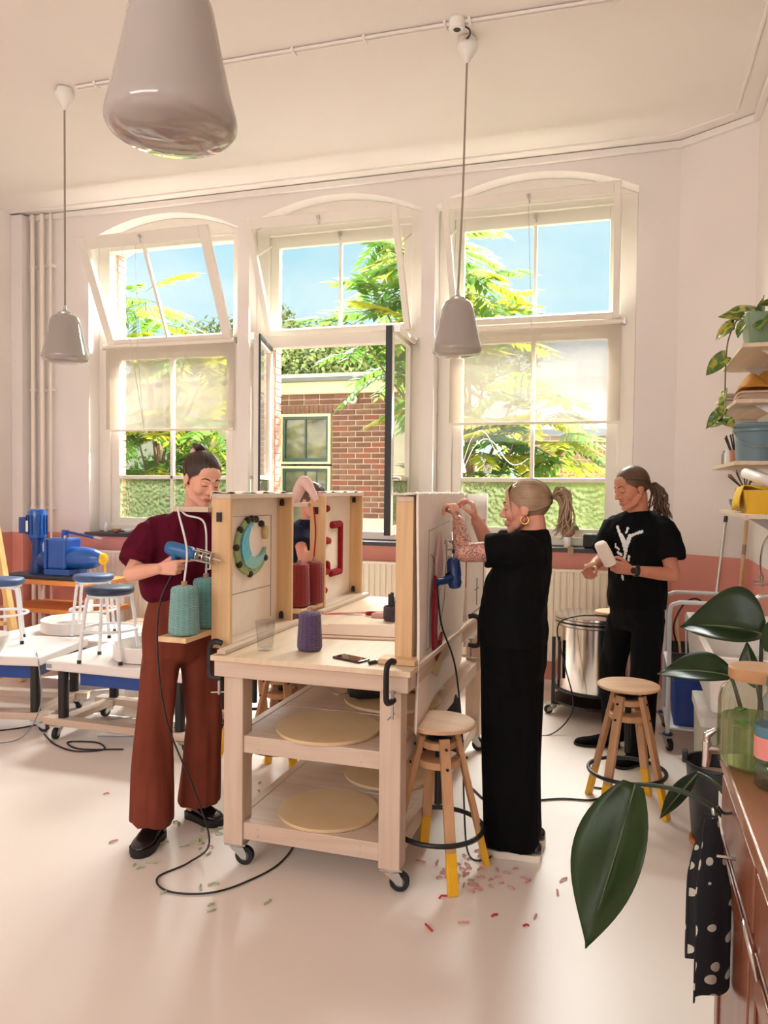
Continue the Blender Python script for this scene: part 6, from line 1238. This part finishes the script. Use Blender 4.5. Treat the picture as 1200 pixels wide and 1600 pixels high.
# tufting gun
mat('gun_blue', (44, 104, 158), .35, var=.05); mat('gun_navy', (34, 64, 120), .35, var=.05)
def tufting_gun(label, loc, d, up, body='gun_blue'):
    t = thing('tufting_gun', label, 'tufting gun', loc); d = V(d).normalized(); u = V(up); r = d.cross(u).normalized(); u = r.cross(d); M = Matrix((d, r, u)).transposed()
    T = lambda pts: [M @ V(p) for p in pts]
    k = MB(); k.tube(T([(-.005, 0, 0), (.0, 0, 0), (.02, 0, 0), (.07, 0, 0), (.115, 0, -.002), (.13, 0, -.002)]), [.012, .024, .031, .031, .029, .02], 16); k.build('housing', body, t, smooth=50)
    k = MB(); k.tube(T([(.045, 0, -.01), (.035, 0, -.05), (.025, 0, -.085), (.02, 0, -.115)]), [.019, .018, .0175, .016], 12); k.build('handle', body, t, smooth=50)
    k = MB(); k.tube(T([(.065, 0, -.03), (.06, 0, -.045), (.052, 0, -.055)]), .006, 8); k.build('trigger', 'plastic_black', t, smooth=50)
    for s1, s2 in ((-1, 1), (1, 1), (-1, -1), (1, -1)): k = MB(); k.tube(T([(.12, s1 * .02, s2 * .022), (.205, s1 * .018, s2 * .02)]), .0035, 6); k.build('guide_rod', 'steel', t)
    for x in (.135, .165, .2): k = MB(); k.tube(T([(x, 0, 0), (x + .004, 0, 0)]), .026, 12); k.build('plate', 'zinc', t, smooth=30)
    k = MB(); k.tube(T([(.13, 0, 0), (.245, 0, 0)]), [.007, .003], 8); k.build('needle', 'steel', t, smooth=40)
    k = MB(); k.tube(T([(.2, .0, -.02), (.205, 0, -.045), (.19, 0, -.05)]), .005, 8); k.build('presser_foot', 'steel', t, smooth=40)
    k = MB(); k.beam(M @ V((.03, -.0315, .008)), M @ V((.05, -.0315, .008)), .002, .012); k.build('label_plate', 'white_plastic', t)
    return t
tufting_gun('blue tufting gun held by the woman in maroon', (-1.855, 2.835, 1.335), (.97, .18, -.22), (.2, 0, 1))
# ------------------------------------------------------------------ woman in black at the right frame
P2 = person('woman in black with a tattooed arm reaching up to the right frame', (0, 0, 0))
F2 = V((-1, 0, 0))
hd = Head((-.412, 3.35, 1.515), (-1, .05, -.06), (-.03, 0, 1), .97)
b = MB(); hd.build(b, 1.0, 1.02)
b.cap((-.365, 3.35, 1.385), hd(0, -.035, -.045), .055, .05, 14)
b.loft([ring((-.44, 3.34, .95), F2, .14, .1, .1), ring((-.43, 3.34, 1.2), F2, .13, .09, .09), ring((-.40, 3.345, 1.34), F2, .15, .08, .08), ring((-.375, 3.35, 1.39), F2, .07, .05, .05)])
sh2, el2, wr2 = (-.415, 3.185, 1.345), (-.635, 3.155, 1.33), (-.685, 3.265, 1.455); arm(b, sh2, el2, wr2, 1.08)
sh3, el3, wr3 = (-.415, 3.51, 1.345), (-.60, 3.545, 1.34), (-.65, 3.485, 1.455); arm(b, sh3, el3, wr3, 1.0)
hand(b, wr2, (-.35, .35, .85), (.2, .9, .1), (-.9, .3, -.2), [(.9, .9, .5), (1.1, 1.1, .6), (1.2, 1.1, .6), (1.2, 1.2, .6)], .8, .92)
hand(b, wr3, (-.15, -.3, .95), (.1, -.9, .1), (-.9, -.3, .1), [(.7, .8, .5), (.9, 1.0, .6), (1.0, 1.1, .6), (1.1, 1.1, .6)], .8, .92)
for y in (3.28, 3.42): b.cap((-.44, y, .9), (-.44, y + .02, .5), .07, .05); b.cap((-.44, y + .02, .5), (-.40, y + .04, .06), .05, .034)
me = remesh(b, .0042, 2)
# tattooed skin on the near arm
m_, t_, b_ = nodes('skin_tattoo'); MAT['skin_tattoo'] = m_; tcn = t_.nodes.new('ShaderNodeTexCoord'); n1 = t_.nodes.new('ShaderNodeTexNoise'); n1.inputs['Scale'].default_value = 22; n1.inputs['Detail'].default_value = 2; n1.inputs['Distortion'].default_value = 3.0; t_.links.new(tcn.outputs['Object'], n1.inputs['Vector'])
rr = t_.nodes.new('ShaderNodeValToRGB'); sk = lin((222, 158, 136)); ink = lin((84, 70, 72)); E_ = rr.color_ramp.elements; E_[0].position = .0; E_[0].color = sk; E_[1].position = 1; E_[1].color = sk
for p_, c_ in ((.40, sk), (.44, ink), (.47, sk), (.52, sk), (.56, ink), (.63, lin((132, 108, 104))), (.66, sk)): e_ = E_.new(p_); e_.color = c_
t_.links.new(n1.outputs[0], rr.inputs[0]); t_.links.new(rr.outputs[0], b_.inputs['Base Color']); b_.inputs['Roughness'].default_value = .5
bo = mkobj('body', me, ['skin_rosy', 'skin_tattoo'], P2)
def dseg(p, a, c):
    a, c = V(a), V(c); d = c - a; t = max(0, min(1, (p - a).dot(d) / d.length_squared)); return (p - a - d * t).length
wr2b = V(el2).lerp(V(wr2), .93); ids = [1 if (p.center.y < 3.30 and min(dseg(p.center, V(sh2).lerp(V(el2), .45), el2), dseg(p.center, el2, wr2b)) < .056) else 0 for p in me.polygons]; me.polygons.foreach_set('material_index', ids)
hd.face_bits(P2, bo)
k = MB(); hd.cap_hair(k, .078, .0); hd.strands(k, (0, -.115, .035), 240, 5, .0036); k.build('hair', 'hair_blond', P2, smooth=80, solid=.004)
k = MB(); rn = random.Random(4); tie = hd(0, -.118, .035)
for i in range(46):
    o_ = V((rn.gauss(0, .012), rn.gauss(0, .016), rn.gauss(0, .012))); L_ = rn.uniform(.10, .17); sp_ = rn.gauss(0, .022); bx_ = rn.uniform(-.01, .03)
    k.tube(spline([tie, tie + V((.022 + bx_ * .6, 0, .022)) + o_, tie + V((.045 + bx_, sp_ * .6, .0)) + o_, tie + V((.055 + bx_ * .4 + rn.gauss(0, .012), sp_, -L_ * .55)) + o_, tie + V((.04 + rn.gauss(0, .018), sp_ * 1.2, -L_)) + o_], 3), [.002] + [.0045] * 9 + [.003, .002, .001], 5)
k.build('ponytail', 'hair_blond', P2, smooth=80)
k = MB()
for i in range(18): x = -.06 + .12 * i / 17; k.tube([hd(x * .7, .05, .108), hd(x * .9, .081 - abs(x) * .3, .085), hd(x * 1.08, .086 - abs(x) * .45, .05), hd(x * 1.2 + rn.gauss(0, .003), .074 - abs(x) * .5, .012 - .05 * (abs(x) > .04))], [.003, .0038, .0028, .001], 5)
k.build('fringe', 'hair_pale', P2, smooth=80)
k = MB(); k.tube([tie + V((0, .016 * cos(2 * pi * i / 16), .016 * sin(2 * pi * i / 16))) for i in range(16)], .006, 6, closed=True); k.build('hair_tie', 'hair_dark', P2, smooth=60)
k = MB(); ec = hd(-.084, -.012, -.05); k.tube([ec + V((.017 * cos(rad(a)), 0, .017 * sin(rad(a)))) for a in range(100, 440, 17)], [.0022 + .0022 * sin(pi * i / 19) for i in range(20)], 8); k.build('hoop_earring', 'gold', P2, smooth=60)
s = MB(); s.loft([ring((-.45, 3.34, .93), F2, .175, .145, .14), ring((-.452, 3.34, 1.0), F2, .178, .148, .145), ring((-.45, 3.34, 1.1), F2, .175, .142, .14), ring((-.435, 3.34, 1.2), F2, .175, .132, .135), ring((-.42, 3.345, 1.29), F2, .18, .115, .125), ring((-.40, 3.347, 1.355), F2, .165, .095, .1), ring((-.382, 3.35, 1.395), F2, .12, .075, .08), ring((-.37, 3.352, 1.425), F2, .07, .058, .058)])
s.ell((-.395, 3.225, 1.335), (.085, .06, .072)); s.tube([(-.39, 3.245, 1.335), (-.44, 3.20, 1.337), (-.50, 3.172, 1.338), (-.548, 3.16, 1.337)], [.08, .08, .075, .07], 18); s.ell((-.395, 3.47, 1.335), (.085, .06, .072)); s.tube([(-.39, 3.45, 1.335), (-.45, 3.51, 1.342), (-.54, 3.535, 1.342)], [.08, .076, .068], 18)
mkobj('t_shirt', remesh(s, .0065, 6, folds(.011, 13, 9, 2.0)), 'tee_black', P2)
s = MB(); s.loft([ring((-.45, 3.34, 1.0), F2, .16, .135, .13), ring((-.45, 3.34, .93), F2, .168, .14, .14), ring((-.45, 3.34, .84), F2, .168, .135, .14), ring((-.45, 3.34, .76), F2, .155, .12, .12)])
for y, yy in ((3.275, 3.315), (3.425, 3.465)): leg(s, [((-.45, y, .85), F2, .085, .125), ((-.45, y * .6 + yy * .4, .6), F2, .08, .122), ((-.447, y * .3 + yy * .7, .35), F2, .076, .12), ((-.443, yy, .045), F2, .073, .122)])
mkobj('trousers', remesh(s, .0075, 4, folds(.010, 13, 1.6, 7.0)), 'trouser_black', P2)
shoe(P2, (-.31, 3.315, 0), (-.58, 3.322, 0), .1, .032, .075, 'shoe_leather', 'sole_white', False); shoe(P2, (-.31, 3.465, 0), (-.57, 3.472, 0), .1, .032, .075, 'shoe_leather', 'sole_white', False)
t = tufting_gun('navy tufting gun hanging from the cloth beside the woman in black', (-.70, 3.28, 1.165), (-.10, .16, .98), (.45, .9, 0), 'gun_navy')
k = MB(); k.cyl((-.0, -.03, .16), (.02, -.07, .175), .009, n=10); k.ell((.022, -.073, .176), .013); k.build('knob', 'plastic_black', t, smooth=50)
# ------------------------------------------------------------------ man in black by the right window
P3 = person('long-haired man in a black printed T-shirt holding a white roll', (0, 0, 0))
F3 = V((-.60, -.80, 0)).normalized()
hd = Head((.035, 4.735, 1.607), (-.80, -.52, -.26), (-.06, 0, 1), 1.04)
b = MB(); hd.build(b, 1.04, 1.03)
b.cap((.075, 4.79, 1.44), hd(0, -.03, -.04), .062, .056, 14)
b.loft([ring((.08, 4.8, .92), F3, .15, .1, .1), ring((.08, 4.8, 1.2), F3, .15, .1, .1), ring((.08, 4.795, 1.36), F3, .15, .08, .08), ring((.078, 4.792, 1.44), F3, .08, .06, .06)])
shl, ell_, wrl = (.215, 4.70, 1.36), (.268, 4.60, 1.125), (.045, 4.50, 1.15); arm(b, shl, ell_, wrl, 1.06)
shr, elr, wrr = (-.055, 4.885, 1.36), (-.125, 4.76, 1.19), (-.178, 4.60, 1.145); arm(b, shr, elr, wrr, 1.0)
hand(b, wrl, (-.93, -.2, .2), (-.1, .1, 1), (-.2, 1, .1), [(.5, .6, .4), (.6, .7, .4), (.7, .7, .4), (.8, .8, .5)], .5, 1.02)
hand(b, wrr, (-.3, -.92, -.05), (.7, -.1, .6), (.6, .0, -.75), [(1.1, 1.2, .7), (1.2, 1.3, .8), (1.2, 1.3, .8), (1.2, 1.3, .8)], .7, 1.0)
for hp, kn, an in (((.02, 4.86, .88), (-.05, 4.93, .5), (-.04, 4.95, .08)), ((.14, 4.75, .88), (.12, 4.72, .5), (.11, 4.70, .08))): b.cap(hp, kn, .08, .05); b.cap(kn, an, .05, .036)
bo = mkobj('body', remesh(b, .0042, 2), 'skin_tan', P3); hd.face_bits(P3, bo)
k = MB(); k.tube([hd.on(x, -.050 - abs(x) * .15) for x in (-.022, -.01, 0, .01, .022)], [.001, .002, .0014, .002, .001], 6); k.build('moustache', 'brow_brown', P3)
k = MB(); hd.cap_hair(k, .08, .0); hd.strands(k, (0, -.115, .0), 240, 8, .0036); k.build('hair', 'hair_brown', P3, smooth=80, solid=.004)
k = MB(); rn = random.Random(9); tie = hd(0, -.118, .0); bd_ = -(hd.M @ V((0, 1, 0))); bd_.z = 0; bd_.normalize(); sd_ = V((-bd_.y, bd_.x, 0))
for i in range(60):
    a_, L_ = rn.gauss(0, .025), rn.uniform(.16, .24); w_1 = rn.uniform(0, 6)
    pts = [tie, tie + bd_ * .03 + V((0, 0, .005)) + sd_ * a_ * .4] + [tie + bd_ * (.045 + .012 * sin(j * 1.3 + w_1) + .012 * j * rn.random()) + sd_ * (a_ * (1 + .1 * j) + .006 * sin(j + w_1)) - V((0, 0, L_ * j / 6)) for j in range(1, 7)]
    k.tube(pts, [.002, .005, .006, .006, .006, .005, .004, .0015], 5)
k.build('ponytail', 'hair_brown', P3, smooth=80)
s = MB(); s.loft([ring((.08, 4.8, .90), F3, .178, .12, .115), ring((.08, 4.8, 1.0), F3, .18, .122, .115), ring((.08, 4.8, 1.12), F3, .182, .12, .115), ring((.08, 4.797, 1.24), F3, .19, .122, .118), ring((.08, 4.795, 1.34), F3, .198, .118, .12), ring((.08, 4.795, 1.405), F3, .185, .098, .11), ring((.079, 4.794, 1.445), F3, .145, .08, .09), ring((.077, 4.792, 1.475), F3, .085, .065, .068)])
s.ell((.205, 4.705, 1.382), (.07, .07, .066)); s.ell((-.045, 4.885, 1.382), (.07, .07, .066)); s.tube([(.21, 4.705, 1.38), (.245, 4.67, 1.33), (.258, 4.645, 1.27), (.264, 4.63, 1.215)], [.072, .07, .068, .07], 18); s.tube([(-.055, 4.89, 1.385), (-.085, 4.86, 1.33), (-.105, 4.82, 1.27), (-.114, 4.795, 1.235)], [.072, .07, .068, .07], 18)
so = mkobj('t_shirt', remesh(s, .0065, 6, folds(.012, 13, 8, 3.0)), 'tee_black', P3)
Rv = V((.80, -.60, 0))
decal(so, (.0, 4.68, 1.25), (-.45, -.89, 0), (.89, -.45, 0), [seg(-.075, .13, -.055, .105, .009), seg(-.055, .105, -.01, .05, .006, .018), seg(.10, .11, .075, .10, .009), seg(.075, .10, .03, .08, .006, .010), seg(.03, .08, .0, .0, .012, .012), seg(-.01, .05, -.005, .0, .016, .01), seg(.0, .10, .005, .125, .009), seg(.005, .0, -.01, -.06, .012, .008), seg(-.01, -.06, -.02, -.12, .012, .014), seg(-.03, -.03, -.05, -.02, .008), seg(-.045, -.0, -.06, .01, .006), seg(.025, -.035, .02, -.06, .007), seg(-.07, .03, -.07, .01, .005), seg(.01, -.075, .015, -.09, .006), seg(-.02, -.16, -.015, -.175, .01, .006), seg(-.05, -.055, -.04, -.05, .006)], 'strand_white', P3, .0055, .19)
k = MB(); wd = (V(wrl) - V(ell_)).normalized(); wc = V(wrl) - wd * .025; 
k.tube([wc - wd * .011, wc + wd * .011], .0325, 20); k.build('watch_strap', 'plastic_black', P3, smooth=40); k = MB(); k.cyl(wc + V((-.01, -.033, .004)), wc + V((-.013, -.041, .005)), .018, n=18); k.build('watch_face', 'plastic_black', P3, smooth=40)
s = MB(); s.loft([ring((.08, 4.8, .98), F3, .155, .105, .105), ring((.08, 4.8, .9), F3, .165, .115, .12), ring((.08, 4.805, .8), F3, .165, .11, .115), ring((.08, 4.81, .76), F3, .15, .09, .09)])
leg(s, [((.01, 4.865, .84), F3, .088, .098), ((-.03, 4.90, .65), F3, .08, .085), ((-.05, 4.93, .48), F3, .072, .075), ((-.04, 4.945, .25), F3, .066, .07), ((-.035, 4.95, .05), F3, .066, .07)])
leg(s, [((.145, 4.745, .84), F3, .088, .098), ((.135, 4.735, .65), F3, .08, .085), ((.125, 4.72, .48), F3, .075, .078), ((.118, 4.71, .25), F3, .072, .075), ((.11, 4.70, .05), F3, .075, .078)])
mkobj('trousers', remesh(s, .0075, 4, folds(.010, 13, 6, 5.0)), 'denim_black', P3)
shoe(P3, (.0, 4.955, 0), (-.275, 4.92, 0), .1, .015, .085, 'trouser_black', 'sole_black', True); shoe(P3, (.155, 4.735, 0), (-.02, 4.565, 0), .1, .015, .085, 'trouser_black', 'sole_black', True)
o = MB().loft([[V((-.125, 4.52, 1.285)) + (V((.055, -.05, -.10)) * u) + Matrix.Rotation(rad(0), 3, 'X') @ V((cos(2 * pi * i / 18) * .033 * sc, sin(2 * pi * i / 18) * .028 * sc, sin(2 * pi * i / 18 + .7) * .018 * sc)) for i in range(18)] for u, sc in ((-.15, .45), (-.1, .85), (.0, 1.0), (.5, 1.06), (1.0, .98), (1.06, .5))]).build('cloth_roll', 'canvas', smooth=60); tag(o, 'white rolled cloth in the hands of the man', 'cloth roll')
o = MB().cap((-.205, 4.49, 1.165), (-.155, 4.46, 1.185), .009, .013).build('wooden_tool', 'board_x', smooth=60); tag(o, 'small pale wooden tool held in the fist of the man', 'tool')
# ------------------------------------------------------------------ person half hidden behind the left frames
P4 = person('person in navy top and mauve trousers half hidden behind the left frames', (.02, .12, 0))
F4 = V((1, -.15, 0)); hd = Head((-1.91, 4.40, 1.50), (.9, -.3, -.3), (0, 0, 1), .95)
b = MB(); hd.build(b); b.cap((-1.95, 4.42, 1.35), hd(0, -.03, -.04), .05, .046); b.loft([ring((-1.98, 4.43, .9), F4, .13, .1, .1), ring((-1.98, 4.43, 1.3), F4, .14, .09, .09), ring((-1.96, 4.42, 1.38), F4, .07, .05, .05)])
arm(b, (-1.95, 4.27, 1.31), (-1.86, 4.14, 1.16), (-1.76, 4.13, 1.22), .9); arm(b, (-1.95, 4.57, 1.31), (-1.86, 4.68, 1.2), (-1.78, 4.6, 1.3), .9)
hand(b, (-1.76, 4.13, 1.22), (.3, .2, .9), (0, -1, 0), (1, 0, 0), GRIP, .6, .9); hand(b, (-1.78, 4.6, 1.3), (.3, -.3, .9), (0, -1, 0), (1, 0, 0), GRIP, .6, .9)
for y in (4.36, 4.5): b.cap((-1.98, y, .9), (-1.98, y, .5), .07, .05); b.cap((-1.98, y, .5), (-1.98, y, .06), .05, .034)
bo = mkobj('body', remesh(b, .006, 2), 'skin_rosy', P4); hd.face_bits(P4, bo); k = MB(); hd.cap_hair(k); hd.strands(k, (0, -.11, .05), 80, 2); k.build('hair', 'hair_brown', P4, smooth=80, solid=.004)
s = MB(); s.loft([ring((-1.98, 4.43, .92), F4, .165, .12, .12), ring((-1.98, 4.43, 1.15), F4, .165, .115, .115), ring((-1.97, 4.43, 1.3), F4, .17, .1, .105), ring((-1.96, 4.425, 1.36), F4, .11, .075, .08), ring((-1.955, 4.42, 1.39), F4, .06, .055, .055)]); s.tube([(-1.95, 4.29, 1.31), (-1.9, 4.2, 1.24)], .062, 14); s.tube([(-1.95, 4.56, 1.31), (-1.9, 4.63, 1.25)], .062, 14)
mkobj('t_shirt', remesh(s, .009, 3), 'navy', P4)
s = MB(); s.loft([ring((-1.98, 4.43, .97), F4, .14, .1, .1), ring((-1.98, 4.43, .88), F4, .16, .12, .12), ring((-1.98, 4.43, .78), F4, .155, .11, .11)])
for y in (4.36, 4.5): leg(s, [((-1.98, y, .84), F4, .08, .1), ((-1.98, y, .5), F4, .075, .085), ((-1.98, y, .06), F4, .07, .08)])
mkobj('trousers', remesh(s, .009, 2), 'trouser_mauve', P4)
for y in (4.36, 4.5): shoe(P4, (-2.04, y, 0), (-1.82, y, 0), .09, .02, .08, 'shoe_leather', 'sole_white', True)
# pale pink fabric rolled over the top of the rear left frame
o = MB().tube(spline([(-1.80, 4.02, 1.50), (-1.74, 3.98, 1.60), (-1.70, 3.95, 1.625), (-1.66, 3.94, 1.58), (-1.62, 3.93, 1.52)], 5), [.02, .026, .03, .032, .034, .034, .034, .034, .034, .034, .034, .032, .03, .028, .026, .024, .022, .02, .018, .016, .012][:21], 10).build('fabric_roll', 'sleeve_pink', smooth=70); tag(o, 'pale pink fabric roll slung over the rear left frame', 'fabric')
# ================================================================== yarn clippings and cables on the floor
mat('clip_green', (176, 186, 150), .9); mat('clip_rose', (206, 150, 140), .9); mat('clip_red', (190, 50, 50), .9)
def clippings(label, mt, spots, seed):
    r = random.Random(seed); k = MB()
    for (cx, cy, sx, sy, n) in spots:
        for i in range(n):
            x, y, a, L = r.gauss(cx, sx), r.gauss(cy, sy), r.uniform(0, 6.3), r.uniform(.012, .03); b = a + r.uniform(-.8, .8)
            k.tube([(x, y, .005), (x + L * cos(a), y + L * sin(a), .008), (x + L * cos(a) + L * .6 * cos(b), y + L * sin(a) + L * .6 * sin(b), .004)], .0042, 5)
    o = k.build('yarn_clippings', mt); tag(o, label, 'yarn clippings', kind='stuff')
clippings('pale green yarn clippings on the floor left of the table', 'clip_green', [(-1.72, 3.35, .09, .14, 55), (-1.75, 2.9, .12, .1, 10), (-1.5, 2.55, .1, .06, 6), (-1.9, 3.0, .1, .2, 6)], 1)
clippings('rose yarn clippings on the floor by the front stool', 'clip_rose', [(-.62, 3.12, .07, .09, 34), (-.5, 3.02, .1, .1, 12), (-.4, 3.05, .12, .15, 6), (-2.1, 2.75, .2, .2, 3)], 2)
clippings('red yarn clippings scattered under and around the table', 'clip_red', [(-1.55, 3.95, .12, .1, 7), (-.55, 2.85, .12, .08, 4), (-1.4, 4.1, .2, .15, 8)], 3)
o = MB().tube(spline([(-1.62, 4.0, .004), (-1.55, 3.95, .02), (-1.5, 4.02, .05), (-1.46, 3.98, .03), (-1.52, 3.9, .005), (-1.6, 3.86, .005)], 6), .006, 6).build('yarn_strand', 'strand_red', smooth=60); tag(o, 'red yarn loop lying on the floor under the table', 'yarn')
cable('black gun cable trailing from the maroon woman to the floor', [(-1.833, 2.835, 1.215), (-1.865, 2.80, 1.1), (-1.87, 2.79, .9), (-1.83, 2.80, .6), (-1.72, 2.84, .3), (-1.66, 2.86, .08), (-1.72, 2.8, .012), (-1.78, 2.66, .006), (-1.68, 2.58, .006), (-1.52, 2.62, .006), (-1.42, 2.75, .006), (-1.36, 2.95, .006), (-1.4, 3.3, .006)], .004)
cable('black cable hanging from the blue gun beside the woman in black', [(-.756, 3.178, 1.192), (-.748, 3.185, 1.1), (-.735, 3.20, 1.0), (-.70, 3.32, .8), (-.68, 3.40, .45), (-.66, 3.35, .2), (-.62, 3.25, .02), (-.55, 3.22, .008), (-.52, 3.3, .008), (-.58, 3.36, .008)], .004)
cable('black cable across the floor behind the woman in black', [(-.75, 4.0, .006), (-.6, 3.85, .006), (-.3, 4.0, .006), (-.12, 4.05, .006), (-.05, 4.2, .006), (-.15, 4.22, .006)], .005)
